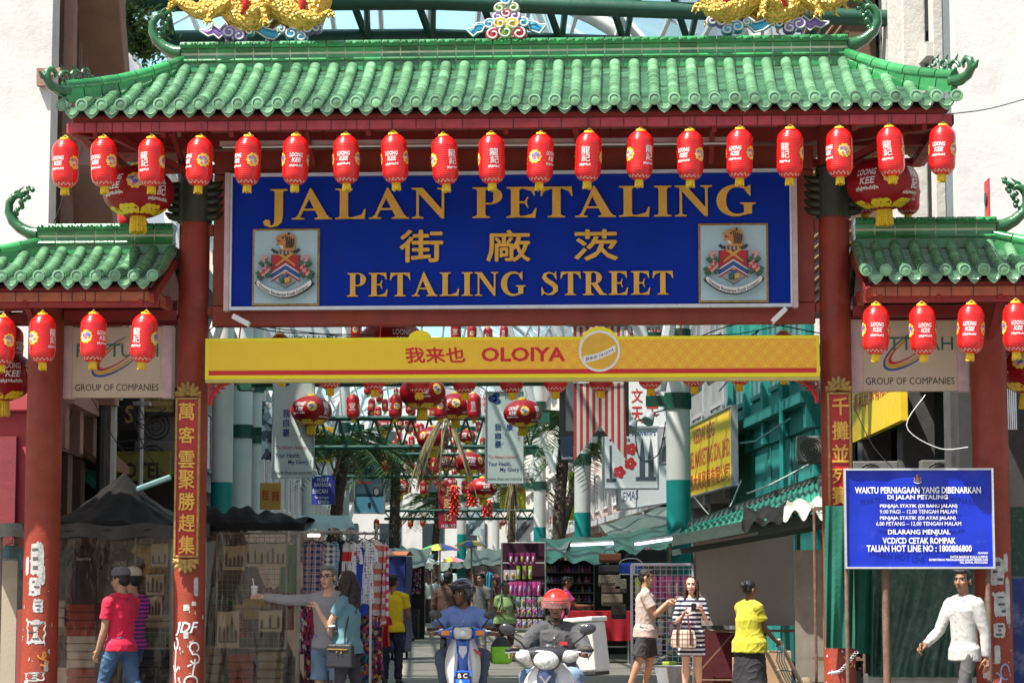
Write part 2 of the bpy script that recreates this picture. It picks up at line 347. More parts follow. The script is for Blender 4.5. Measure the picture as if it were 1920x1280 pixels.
# tiled roofs -----------------------------------------------------------
def tile_roof(xa,xb,ye,ze,yr,zr,hl,hr,n,hl_tip=None,hr_tip=None,back=True,fascia=redp,fz=.13,curl=1.,rh=.3):
    """rolls and pans from the eave (ye,ze) to the ridge (yr,zr); hl, hr: how much shorter the ridge is at each end"""
    T=MB();Pn=MB();D=MB();wd=(xb-xa)/n;sag=.05
    def at(t,side): y=ye+(yr-ye)*t; z=ze+(zr-ze)*t-sag*math.sin(PI*t); return (y if side>0 else -y,z)
    def tmax(x):
        t=1.
        if hl>0 and x<xa+hl: t=min(t,(x-xa)/hl)
        if hr>0 and x>xb-hr: t=min(t,(xb-x)/hr)
        return max(t,0.)
    for side in((1,-1) if back else (1,)):
        for i in range(n+1):
            x=xa+i*wd+random.uniform(-.004,.004);tm=tmax(x);r=wd*.30
            if tm<.06:tm=.1
            ns=max(1,round(9*tm))
            for q in range(ns):
                t0,t1=tm*q/ns-.012,tm*(q+1)/ns
                (y0,z0),(y1,z1)=at(t0,side),at(t1,side);rs=[]
                for (y,z,rr) in((y0,z0,r*1.02),(y0+(y1-y0)*.16,z0+(z1-z0)*.16,r*1.045),(y0+(y1-y0)*.2,z0+(z1-z0)*.2,r),(y1,z1,r*.98)):
                    rs.append([(x+rr*math.cos(PI*(j/8.)*1.24-PI*.12),y,z+.035+rr*math.sin(PI*(j/8.)*1.24-PI*.12)) for j in range(9)])
                T.rings(rs[:3],False,close=False,k=1);T.rings(rs[2:],False,close=False)
            y,z=at(-.012,side);sg=side;y-=.03*side
            T.lathe([(r*1.08,0),(r*1.08,.012),(r*.8,.016),(r*.74,.006),(r*.3,.012),(.004,.014)],12,c=(x,y,z+.035),axis=(0,-sg,0),cap=False)
            if i==n:break
            xm=x+wd/2;tm=min(tmax(xm),1);np_=max(1,round(14*tm))
            for q in range(np_):
                t0,t1=tm*q/np_-.02,tm*(q+1)/np_+.015;(y0,z0),(y1,z1)=at(t0,side),at(t1,side)
                dip=lambda u:-.045*(1-(2*u-1)**2)
                Pn.grid(lambda u,v:(x+u*wd,[y0,y0,y0*.3+y1*.7,y1][int(round(v*3))],[z0+.004,z0+.050,z0*.3+z1*.7+.024,z1][int(round(v*3))]+dip(u)+.01),6,3)
            (y,z)=at(-.02,side);pl=[]
            for j in range(9):
                u=j/8;pl.append((x+wd*(.08+.84*u),z+.034-.045*(1-(2*u-1)**2)))
            for j in range(9):
                u=1-j/8;pl.append((x+wd*(.08+.84*u),z-.01-.078*(1-abs(2*u-1)**2.6)-(.018 if j==4 else .008 if j in(3,5) else 0)))
            D.prism(pl,y-.014*side,y,f=None)
            D.tube([(x+wd*(.14+.72*j/8),y-.02*side,z-.0-.064*(1-abs(2*j/8-1)**2.6)) for j in range(9)],.006,5)
    root=T.build('roof',[grn2,grnl],gate,smooth=60)
    Pn.build('pan_tiles',grnp,root,smooth=60); D.build('drip_tiles',grn2,root,smooth=30)
    # hidden deck
    U=MB();xl,xr=xa+.05,xb-.05
    U.add([(xl,ye+.06,ze-.05),(xr,ye+.06,ze-.05),(xb-hr-.02,yr,zr-.04),(xa+hl+.02,yr,zr-.04),(xl,-ye-.06,ze-.05),(xr,-ye-.06,ze-.05),(xb-hr-.02,-yr,zr-.04),(xa+hl+.02,-yr,zr-.04)],
          [(0,1,2,3),(5,4,7,6),(1,5,6,2),(4,0,3,7)])
    U2=MB();U2.add([(p[0]*.999,p[1],p[2]-.0) for p in U.v[:4]],[(0,1,2,3)]);U2.build('tile_gap_shade',mat('tile_gap_shade',(.01,.02,.012),.9),root);U.v=[(p[0],p[1],p[2]-.03) for p in U.v];U.build('roof_deck',soff,root)  # near-black sheet stands in for the shadow between the stepped tiles
    # ridge
    xl,xr=xa+hl-.02,xb-hr+.02;nr=max(2,round((xr-xl)/.205));st=(xr-xl)/nr;G=MB();C=MB()
    zz=[(0,.30,.085,.0),(.315,.43,.10,.018),(.445,.78,.075,-.012),(.79,1.0,.11,.03)]
    C.span((xl+.01,-.066,zr-.02),(xr-.01,.066,zr+rh-.012))
    for i in range(nr):
        for a,b,hw,e in zz:
            x0,x1=xl+i*st+.006,xl+(i+1)*st-.006;z0,z1=zr+a*rh,zr+b*rh-.003;zm=(z0+z1)/2
            prof=[(hw,z0),(hw+e*.6,zm),(hw,z1)] if e>=0 else [(hw,z0),(hw+e,zm),(hw+.004,z1)]
            ring=[(-w_,z) for w_,z in prof]+[(w_,z) for w_,z in reversed(prof)]
            G.rings([[(x0,y,z) for y,z in ring],[(x1,y,z) for y,z in ring]],True)
        for j in range(5):
            x=xl+(i+.15+.18*j)*st; G.ball((x,-.115-.018,zr+rh*.9+.012*math.sin(j*2.2)),(.018,.012,.014),6,4)
    G.build('ridge',grn,root,smooth=30);C.build('ridge_core',grout,root)
    # finials and hip ridges
    for s_,x0,h in((-1,xl,hl),(1,xr,hr)):
        if h<=0:continue
        F_=MB();zt=zr+rh;c=curl
        pts=[(0,0,-.10),(.09*c,0,-.085),(.2*c,0,-.03),(.29*c,0,.05*c),(.335*c,0,.15*c),(.33*c,0,.25*c),(.285*c,0,.32*c),(.225*c,0,.335*c),(.19*c,0,.30*c)]
        F_.tube([(x0+s_*x,y,zt+z) for x,y,z in pts],[.085,.075,.062,.055,.05,.046,.044,.036,.016],8,flat=1.3,up=V((0,1,0)))
        for j in range(16):
            u=j/15;x=(.33-.17*u*(1+.25*math.sin(j*1.9)))*c-.045*c;z=(.02+.42*u)*c;F_.ball((x0+s_*(x+random.uniform(-.02,.02)),random.uniform(-.02,.02),zt+z*.95),(.03*c,.022,.03*c),6,5)
        for j in range(4): F_.tube([(x0+s_*(.3-.03*j)*c,0,zt+(.30+.015*j)*c),(x0+s_*(.26-.05*j)*c,-.02,zt+(.37+.02*(j%2))*c),(x0+s_*(.22-.05*j)*c,0,zt+(.40+.03*(j%2))*c)],[.02,.014,.005],5)
        F_.build('ridge_finial',grnd,root,smooth=60)
        xe=xa if s_<0 else xb
        for sd in((1,-1) if back else (1,)):
            H=MB();A=V((x0-s_*.03,-.03*sd,zr+.09));B=V((xe+s_*.0,(ye+.02)*sd,ze+.2))
            nh=7
            for q in range(nh):
                p0=A.lerp(B,q/nh+.004);p1=A.lerp(B,(q+1)/nh-.004)
                p0.z-=.06*math.sin(PI*q/nh);p1.z-=.06*math.sin(PI*(q+1)/nh)
                H.bar(p0-V((0,0,.05)),p1-V((0,0,.05)),.09,.16);H.tube([p0+V((0,0,.05)),p1+V((0,0,.05))],.062,10)
            H.build('hip_ridge',grn,root,smooth=40)
            K=MB();d=(B-A);d.z=0;d.normalize()
            q=[(-.05,.05),(.08,.04),(.18,.075),(.235,.14),(.22,.22),(.16,.25),(.11,.21),(.125,.16)]
            K.tube([B+d*x+V((0,0,z-.05)) for x,z in q],[.07,.06,.05,.045,.04,.034,.026,.012],8)
            K.tube([B+d*.2+V((0,0,.08)),B+d*.29+V((0,0,.1)),B+d*.33+V((0,0,.15))],[.04,.03,.008],6)
            for c0,zz_ in((-.02,.1),(-.16,.15),(-.29,.2)):
                sc_=1-abs(c0)*1.2
                K.tube([B+d*(c0+.085*sc_*math.cos(t)*(1-t/9))+V((0,0,zz_+.085*sc_*math.sin(t)*(1-t/9)+.03)) for t in [j*.55 for j in range(13)]],[.022*sc_]*12+[.008],6)
                K.ball(B+d*(c0-.07)+V((0,0,zz_-.01)),(.035,.03,.035),6,5);K.tube([B+d*(c0+.02)+V((0,0,zz_+.1*sc_)),B+d*(c0+.07)+V((0,0,zz_+.17*sc_))],[.02,.004],5)
            K.build('hip_scroll',grnd,root,smooth=60)
    # fascia
    fb=MB();yb=ye+.10
    fb.span((xa+.03,yb-.012,ze-fz-.10),(xb-.03,yb+.05,ze-fz)); 
    if back: fb.span((xa+.03,-yb-.05,ze-fz-.10),(xb-.03,-yb+.012,ze-fz))
    for x,h in((xa+.03,hl),(xb-.03,hr)): fb.span((x-.03,yb+.053,ze-fz-.1),(x+.03,-yb-.053 if back else .2,ze-fz))
    fb.build('eave_board',fascia,root,bevel=.006)
    k=MB();x=xa+.2
    while x<xb: k.span((x,yb-.017,ze-fz-.103),(x+.007,yb+.02,ze-fz+.004)); x+=random.uniform(.1,.3)
    k.build('binding_wire',black,root)
    k=MB();k.span((xa+.08,yb+.01,ze-fz+.006),(xb-.08,yb+.09,ze-.045));k.build('eave_fillet',redd,root)
    return root
tile_roof(-4.6,4.6,-1.36,6.44,-.09,7.10,.98,.98,45,curl=.98,rh=.33)
tile_roof(-6.5,-3.70,-1.0,4.70,-.08,5.10,1.33,0,14,fascia=orgw,fz=.12,curl=1.0,rh=.33)
tile_roof(3.70,6.5,-1.0,4.70,-.08,5.10,0,1.33,14,fascia=orgw,fz=.12,curl=1.0,rh=.33)
m=MB()
for s_ in(-1,1):
    m=MB()
    for y in(-.85,-.3,.1,.5,.85): m.span((s_*3.66,y-.035,4.42 if abs(y)>.4 else 4.5),(s_*6.4,y+.035,4.5 if abs(y)>.4 else 4.6))
    for x in(3.85,4.45,5.08,5.7,6.2):
        m.bar((s_*x,-.9,4.46),(s_*x,0,4.9),.045,.08);m.bar((s_*x,.9,4.46),(s_*x,0,4.9),.045,.08)
    m.bar((s_*5.08,-.1,4.1),(s_*5.08,-.8,4.45),.06,.08); m.span((s_*3.66,-.05,4.38),(s_*4.88,.05,4.48))
    m.bar((s_*3.72,-.98,4.5),(s_*3.66,-.1,5.0),.05,.1)
    m.build('roof_bracket',redd,gate)
# yellow frieze brackets under the banner (red fretwork corners)
fret=mat('fret_red',(.55,.02,.02),.5)
for s_ in(-1,1):
    m=MB();x=s_*3.27
    def q(a,b,c_,d_): m.span((x-s_*a,-.12,3.72-b),(x-s_*c_,-.09,3.72-d_))
    q(0,0,.30,.018);q(0,.019,.018,.26)
    for i in range(1,5): q(.019,i*.045,.30-i*.055,i*.045+.010)
    for i in range(1,5): q(i*.05,.019,i*.05+.010,.25-i*.045)
    m.tube([(x-s_*(.34-.32*math.sin(t)),-.105,3.72-.27+.27*math.cos(t)-.01) for t in [j*PI/20 for j in range(11)]],.022,6)
    m.build('corner_fretwork',fret,gate)
# ---------------- serif capitals ----------------
def quadbar(x0,z0,x1,z1,w_): return [(x0-w_/2,z0),(x0+w_/2,z0),(x1+w_/2,z1),(x1-w_/2,z1)]
def slab(x,z,w0,w1,up):
    s_=1 if up else -1   # serif at z, stem grows in the direction s_
    return [(x-w1/2,z),(x-w1/2,z+.035*s_),(x-w0/2-.03,z+.05*s_),(x-w0/2,z+.11*s_),(x+w0/2,z+.11*s_),(x+w0/2+.03,z+.05*s_),(x+w1/2,z+.035*s_),(x+w1/2,z)]
def rect(a,b,c,d): return [(a,b),(c,b),(c,d),(a,d)]
def band(cx,cz,rx,rz,a0,a1,wt,n=22):
    o=[];i_=[]
    for k in range(n+1):
        t=R(a0+(a1-a0)*k/n);w_=wt(k/n);o.append((cx+rx*math.cos(t),cz+rz*math.sin(t)));i_.append((cx+(rx-w_)*math.cos(t),cz+(rz-w_*.55)*math.sin(t)))
    return o+i_[::-1]
def stem(x,w_=.2,sw=.42): return [rect(x-w_/2,.09,x+w_/2,.91),slab(x,0,w_,sw,1),slab(x,1,w_,sw,0)]
def glyph(c):
    if c=='I':return stem(.23),.46
    if c=='L':return stem(.23)+[rect(.2,0,.74,.05),[(.44,.05),(.74,.05),(.76,.32),(.73,.32),(.66,.13)]],.78
    if c in'EF':return stem(.23)+[rect(.2,0,.72,.05),[(.44,.05),(.72,.05),(.75,.30),(.72,.30),(.64,.12)],rect(.2,.95,.70,1),[(.44,.95),(.70,.95),(.71,.72),(.68,.72),(.62,.87)],rect(.3,.475,.52,.53),[(.5,.5),(.555,.68),(.525,.68),(.46,.53),(.46,.475),(.525,.33),(.555,.33)]],.78
    if c=='T':return stem(.39)[:2]+[rect(.29,.8,.49,.96),rect(.02,.95,.76,1),[(.02,.955),(.0,.7),(.03,.7),(.1,.86),(.3,.955)],[(.76,.955),(.78,.7),(.75,.7),(.68,.86),(.48,.955)]],.78
    if c=='P':return stem(.23)+[rect(.3,.955,.46,1),rect(.3,.44,.46,.49),band(.42,.72,.32,.28,90,-90,lambda u:.05+.17*math.sin(PI*u))],.76
    if c=='R':return stem(.23)+[rect(.3,.955,.46,1),rect(.3,.47,.46,.52),band(.42,.735,.32,.265,90,-90,lambda u:.05+.17*math.sin(PI*u)),[(.34,.48),(.56,.5),(.80,.08),(.93,.03),(.93,0),(.66,0)]],.92
    if c=='N':return [rect(.115,.05,.175,.93),slab(.145,0,.06,.28,1),[(.0,1),(.0,.965),(.1,.93),(.72,0),(.79,0),(.79,.2),(.27,1)],rect(.73,.1,.79,.95),slab(.76,1,.06,.28,0)],.92
    if c=='A':return [[(.12,.04),(.19,.04),(.47,.82),(.44,1.02)],[(.44,1.02),(.47,1.02),(.90,.04),(.66,.04),(.39,.74)],slab(.15,0,.05,.3,1),slab(.77,0,.23,.42,1),rect(.25,.29,.62,.345)],.98
    if c=='J':return [rect(.30,.1,.5,.91),slab(.4,1,.2,.42,0),[(.5,.12),(.47,-.1),(.36,-.22),(.2,-.26),(.06,-.2),(.02,-.08),(.08,.0),(.17,-.02),(.2,-.1),(.18,-.17),(.24,-.2),(.29,-.12),(.3,.12)]],.66
    if c=='G':return [band(.48,.5,.46,.52,48,312,lambda u:.06+.17*math.sin(PI*u)**.8),[(.80,1.0),(.835,1.0),(.84,.66),(.81,.66),(.7,.86),(.74,.93)],[(.7,.02),(.76,.06),(.87,.08),(.87,.38),(.68,.38),(.68,.1)],slab(.775,.43,.19,.38,0)],.98
    if c=='S':
        pts=[(.58,.80),(.46,.93),(.32,.965),(.18,.90),(.15,.76),(.26,.62),(.44,.50),(.57,.37),(.58,.20),(.46,.07),(.30,.03),(.15,.10),(.07,.24)];ws=[.03,.05,.07,.12,.18,.21,.22,.21,.18,.12,.07,.05,.03]
        L=[];Q=[]
        for i,(p,w_) in enumerate(zip(pts,ws)):
            a=pts[max(i-1,0)];b=pts[min(i+1,len(pts)-1)];dx,dz=b[0]-a[0],b[1]-a[1];l=math.hypot(dx,dz);nx,nz=-dz/l*w_/2,dx/l*w_/2;L.append((p[0]+nx,p[1]+nz*.8));Q.append((p[0]-nx,p[1]-nz*.8))
        return [L+Q[::-1],[(.57,1.0),(.60,1.0),(.62,.68),(.59,.68),(.50,.86)],[(.05,0),(.08,0),(.16,.12),(.07,.34),(.04,.34)]],.70
    return [],.42
def serif(mb,s,box,y,depth,k=None,gap=.06):
    gl=[glyph(c) for c in s];tot=sum(a for _,a in gl)+gap*(len(s)-1);x0,z0,x1,z1=box;sx=(x1-x0)/tot;sz=z1-z0;x=x0;e=0
    for ps,a in gl:
        for p in ps:
            e+=1; mb.prism([(x+u*sx,z0+v*sz) for u,v in p],y-depth-.0006*(e%9),y,k)
        x+=(a+gap)*sx
# ---------------- the big blue name board ----------------
blue=mat('sign_blue',(.002,.028,.33),.55,spec=.12,var=.12,scale=1.5,bump=.05,bscale=8,dirt=((.02,.02,.1),.2,2))
pinkw=mat('pale_pink_trim',(.62,.45,.45),.5,var=.2,dirt=((.3,.1,.1),.15,8))
alu=mat('aluminium',(.62,.64,.68),.35,metal=.5,var=.1)
goldl=mat('gold_letter',(.78,.44,.075),.5,spec=.25,var=.14,scale=7,bump=.1,dirt=((.25,.12,.03),.12,6))
edge=mat('letter_edge',(.06,.035,.02),.6)
def bx(px0,py0,px1,py1,Y):
    a=P(px0,max(py0,py1),Y);b=P(px1,min(py0,py1),Y);return (a.x,a.z,b.x,b.z)
sb=empty('street_name_board',(0,-.1,0),'huge blue board with gold letters and two crests under the green roof','signboard')
m=MB();m.span((-3.02,-.06,4.50),(2.98,.02,5.91));m.build('board',blue,sb)
m=MB()
m.span((-3.045,-.1,4.46),(3.005,.01,4.497));m.span((-3.045,-.1,5.913),(3.005,.01,5.95));m.span((-3.045,-.1,4.4975),(-3.022,.01,5.9125));m.span((2.982,-.1,4.4975),(3.005,.01,5.9125))
m.build('frame',alu,sb)
m=MB();m.span((-3.10,-.12,4.45),(-3.047,.03,5.955));m.span((3.007,-.12,4.45),(3.06,.03,5.955));m.build('trim',pinkw,sb)
m=MB();serif(m,'JALAN PETALING',bx(492,412,1418,347,-.18),-.061,.03);m2=MB();m2.v,m2.f,m2.m=m.v,m.f,m.m
o=m.build('lettering',goldl,sb)
m=MB();serif(m,'PETALING STREET',bx(650,556,1262,508,-.18),-.061,.03);m.build('lettering',goldl,sb)
for ch,b in(('街',(750,432,830,491)),('廠',(913,432,994,490)),('茨',(1078,431,1158,488))):
    m=MB();putt(m,ch,bx(*b,-.18),bold=.022,y=-.061,depth=.03);m.build('lettering',goldl,sb)
# crest panels
pal=mat('pale_blue_panel',(.42,.60,.66),.5,var=.1,scale=4,dirt=((.6,.62,.6),.25,9))
cr={k:mat('crest_'+k,c,.5) for k,c in dict(red=(.5,.02,.025),blue=(.03,.09,.33),white=(.75,.74,.7),grey=(.45,.46,.48),orange=(.58,.25,.06),dark=(.03,.02,.02),gold=(.62,.36,.06),green=(.03,.13,.07),pink=(.62,.33,.30)).items()}
CK=list(cr)
def crest(m,f,y0=0.,st=.004,small=False):
    """coat of arms in the unit box x -1..1, z -1.15..1.15; f maps x,z to sign coordinates"""
    lay=[0]
    def pg(pts,k): lay[0]+=1; m.prism([f(x,z) for x,z in pts],y0-st*lay[0]*.35-st,y0,CK.index(k))
    def circ(x,z,r,k,n=12,rz=None): pg([(x+r*math.cos(2*PI*i/n),z+(rz or r)*math.sin(2*PI*i/n)) for i in range(n)],k)
    sh=[(-.5,.42),(.5,.42),(.5,-.32),(.36,-.52),(0,-.74),(-.36,-.52),(-.5,-.32)]
    pg([(x*1.03,z*1.03) for x,z in sh],'dark');pg(sh,'grey');pg([(-.5,.42),(.5,.42),(.5,-.2),(0,.14),(-.5,-.2)],'red')
    for a,k in((.02,'white'),(-.035,'blue'),(-.2,'white'),(-.255,'red')): pg([(-.5,a-.22),(0,a+.1),(.5,a-.22),(.5,a-.22-(.055 if k!='blue' else .165)),(0,a+.1-(.055 if k!='blue' else .165)),(-.5,a-.22-(.055 if k!='blue' else .165))],k)
    for s_ in(-1,1):
        pg([(s_*.36,.50),(s_*.24,.56),(-s_*.36,.06),(-s_*.33,.02)],'gold')
    for i in range(6): pg([(-.2+i*.067,.44),(-.14+i*.067,.44),(-.15+i*.067,.58),(-.21+i*.067,.58)],'gold' if i%2 else 'blue')
    [pg([(e*.26,.47),(e*.42,.50),(e*.52,.60),(e*.46,.65),(e*.36,.58),(e*.26,.55)][::e],'dark') for e in(1,-1)]
    # tiger head in profile, roaring to the left
    pg([(-.22,.58),(.3,.56),(.36,.8),(.34,1.02),(.24,1.16),(.05,1.2),(-.08,1.15),(-.28,1.1),(-.36,1.0),(-.3,.96),(-.14,.92),(-.3,.86),(-.33,.8),(-.2,.78),(-.12,.74)],'orange')
    pg([(-.3,.95),(-.12,.91),(-.29,.87)],'red');pg([(-.1,.76),(-.24,.77),(-.16,.66),(-.06,.62)],'white')
    for i in range(5): pg([(-.02+.075*i,1.13-.035*i),(.015+.075*i,1.115-.035*i),(.06+.06*i,.86-.02*i),(.03+.055*i,.66),(.005+.055*i,.66),(.02+.06*i,.86-.02*i)],'dark')
    circ(-.08,1.03,.035,'dark',8);circ(.12,1.17,.045,'dark',8)
    for s_ in(-1,1):
        pg([(s_*.62,.36),(s_*.74,.42),(s_*.86,.3),(s_*.78,.12),(s_*.66,-.06),(s_*.7,-.2),(s_*.6,-.2),(s_*.56,-.04),(s_*.7,.16),(s_*.72,.28),(s_*.64,.27)],'pink')
        for x,z in((.84,.1),(.62,-.3),(.9,-.38),(.6,.1),(.94,-.25)): pg([(s_*(x-.13),z),(s_*x,z+.1),(s_*(x+.12),z+.02),(s_*x,z-.1)],'green')
        for x,z in((.66,-.12),(.78,-.24)):
            for t in range(5): circ(s_*x+.07*math.cos(t*1.257),z+.07*math.sin(t*1.257),.06,'red' if t%2 else 'pink',7)
    circ(0,-.28,.055,'gold',8);pg([(-.1,-.3),(.1,-.3),(.08,-.5),(-.08,-.5)],'blue');pg([(-.18,-.42),(-.02,-.4),(-.02,-.58),(-.16,-.6)],'green');pg([(.02,-.44),(.2,-.4),(.18,-.58),(.02,-.6)],'gold')
    up=[];lo=[]
    for i in range(17):
        x=-.95+1.9*i/16;z=-.62-.42*(1-(x/.95)**2);up.append((x,z+.12));lo.append((x,z-.08))
    pg([(-1.05,-.62)]+up+[(1.05,-.62)]+lo[::-1],'dark');pg([(x*.985,z*.985-.012) for x,z in [(-1.0,-.6)]+up+[(1.0,-.6)]+lo[::-1]],'white')
    if not small:
        def fa(x,y,z):
            x_=x;zc=-.62-.42*(1-(x_/.95)**2)-.02;p=f(x_,zc+z);return (p[0],y0-st*lay[0]*.35-st*1.6,p[1])
        putt(m,'Dewan Bandaraya Kuala Lumpur',(-.86,-.06,.86,.09),bold=.012,k=CK.index('dark'),f=fa)
for a,b in(((472,428),(600,574)),((1310,418),(1440,568))):
    x0,z0,x1,z1=bx(*a,*b,-.18)
    m=MB();m.span((x0,-.085,z0),(x1,-.062,z1));fr=m.build('crest_frame',brass,sb,bevel=.006)
    m=MB();m.span((x0+.025,-.094,z0+.025),(x1-.025,-.0855,z1-.025));m.build('crest_panel',pal,fr)
    m=MB();cx,cz=(x0+x1)/2,(z0+z1)/2;crest(m,lambda x,z:(cx+x*.305,cz+z*.305+.0),-.0945,.005);m.build('coat_of_arms',list(cr.values()),fr)
# small floodlights below the board
for i,(pa,pb) in enumerate((((437,592),(468,608)),((1448,603),(1474,578)))):
    t=empty('flood_light',P(*pa,-.3),['long white lamp tilted under the crest with the lamp post red column on its left','long white lamp tilted beneath the right hand crest, its low end inward'][i],'lamp')
    t['label']=['slim white lamp slanting down to the right under the blue board','slim white lamp slanting down to the left under the blue board'][i]
    d=P(*pb,-.3)-P(*pa,-.3);m=MB();m.bar((0,0,0),d,.1,.05);m.build('housing',white,t,bevel=.006)
    m=MB();m.bar(V((0,-.03,-.03)),d+V((0,-.03,-.03)),.06,.012);m.build('lamp_cover',mat('lamp_glass',(.75,.72,.62),.15),t);m=MB();m.bar(d*.8,d*.8+V((0,.25,.05)),.02);m.bar(d*.2,d*.2+V((0,.25,.05)),.02);m.build('bracket',steel,t)
# long tube light battens under the eave
for i,(a,b) in enumerate(((413,640),(643,915),(918,1180),(1183,1412))):
    p,q=P(a,270-i*2,-.45),P(b,270-i*2-2,-.45);t=empty('tube_light',p,['leftmost pale tube batten','second pale tube batten from the left','third pale tube batten from the left','rightmost pale tube batten'][i]+' under the main eave','tube light','tube lights under the eave')
    m=MB();m.bar((0,0,0),q-p,.06,.05);m.build('batten',pinkw,t);m=MB();m.tube([V((.03,-.03,-.04)),q-p+V((-.03,-.03,-.04))],.014,8);m.build('tube',white,t)
    m=MB();m.bar((.2,0,0),(.2,.05,.28),.015);m.bar(q-p-V((.2,0,0)),q-p+V((-.2,.05,.28)),.015);m.build('hanger',redd,t)
# ---------------- yellow banner with a red stripe ----------------
yel=mat('banner_yellow',(.86,.58,.015),.4,var=.05,bump=.03,coat=.2);yelb=mat('banner_bright_yellow',(.90,.76,.005),.4,var=.04)
def rings_pat(nt,co):
    s=sep(nt,co)
    def circ_(ox,oz):
        a=mth(nt,'SUBTRACT',mth(nt,'FRACT',mth(nt,'ADD',mth(nt,'DIVIDE',s[0],.15),100+ox)),.5);b=mth(nt,'SUBTRACT',mth(nt,'FRACT',mth(nt,'ADD',mth(nt,'DIVIDE',s[2],.15),100+oz)),.5)
        r=mth(nt,'SQRT',mth(nt,'ADD',mth(nt,'MULTIPLY',a,a),mth(nt,'MULTIPLY',b,b)));return mth(nt,'LESS_THAN',mth(nt,'ABSOLUTE',mth(nt,'SUBTRACT',r,.47)),.03)
    mk=mth(nt,'MAXIMUM',circ_(0,0),circ_(.5,.5)); 
    fade=ramp(nt,mth(nt,'ADD',mth(nt,'MULTIPLY',s[0],.16),.5),(.30,0.),(.62,1.))
    base=mix(nt,fade,(.90,.60,.015),(.88,.40,.035));return mix(nt,mth(nt,'MULTIPLY',mk,fade),base,(.92,.58,.02))
yelp=mat('banner_ringed_yellow',pat=rings_pat,rough=.4,var=.03,bump=.02)
bred=mat('banner_red',(.62,.008,.018),.4,var=.05)
bn=empty('advert_banner',(0,-.3,0),'long yellow banner board with red lettering hung between the two inner columns','banner')
m=MB();m.span((-3.275,0,3.705),(3.27,.14,4.145));m.build('board',yelb,bn,bevel=.004)
m=MB();m.span((-3.235,-.004,3.80),(3.235,-.001,4.11));m.build('face',yelp,bn)
m=MB();m.span((-3.235,-.0045,3.748),(3.235,-.001,3.796));m.build('stripe',bred,bn)
m=MB();m.span((-3.27,0,3.70-.03),(3.265,.13,3.704));m.build('underside',mat('banner_under',(.55,.45,.12),.5),bn)
m=MB();putt(m,'我来也',bx(760,651,872,680,-.31),bold=.03,y=-.006,shear=-.1);putt(m,'OLOIYA',bx(902,650,1060,678,-.31),bold=.03,y=-.006);m.build('lettering',bred,bn)
c=P(1124,658,-.31);m=MB();m.prism([(c.x+.22*math.cos(t),c.z+.22*math.sin(t)) for t in [2*PI*i/40 for i in range(40)]],-.012,.02,1)
m.prism([(c.x+.195*math.cos(t),c.z+.195*math.sin(t)) for t in [2*PI*i/40 for i in range(40)]],-.0135,.0,0)
m.prism([(c.x+.21*math.cos(t),c.z+.07+.19*math.sin(t)) for t in [PI*i/20 for i in range(21)]],-.010,.03,3)
sp=[(c.x-.17+.34*u,c.z-.09+.12*u-.02*math.sin(PI*u)) for u in [i/10 for i in range(11)]]
m.prism([(x,z-.035) for x,z in sp]+[(x,z+.035) for x,z in sp[::-1]],-.0155,-.0,1)
putt(m,'我来也 OLOIYA',(-.15,-.02,.15,.02),k=2,bold=.01,f=lambda x,y,z:(c.x+x,-.0165,c.z-.03+z+.35*x-.02*math.cos(x*9)))
m.build('badge',[mat('badge_orange',(.75,.42,.03),.4),white,bred,yelb],bn)
c=P(787,640,-.31);m=MB();m.prism([(c.x+.125*math.cos(t),4.13+.09*math.sin(t)) for t in [PI*i/16 for i in range(17)]],.01,.05);m.build('crest_bump',yelb,bn)
for px in(448,1277,712,1010):
    c=P(px,625,-.25);m=MB();m.tube([(c.x,.06,4.14),(c.x,.18,4.32)],.008,6);m.build('hanger',mat('hanger_red',(.5,.02,.02),.5),bn)
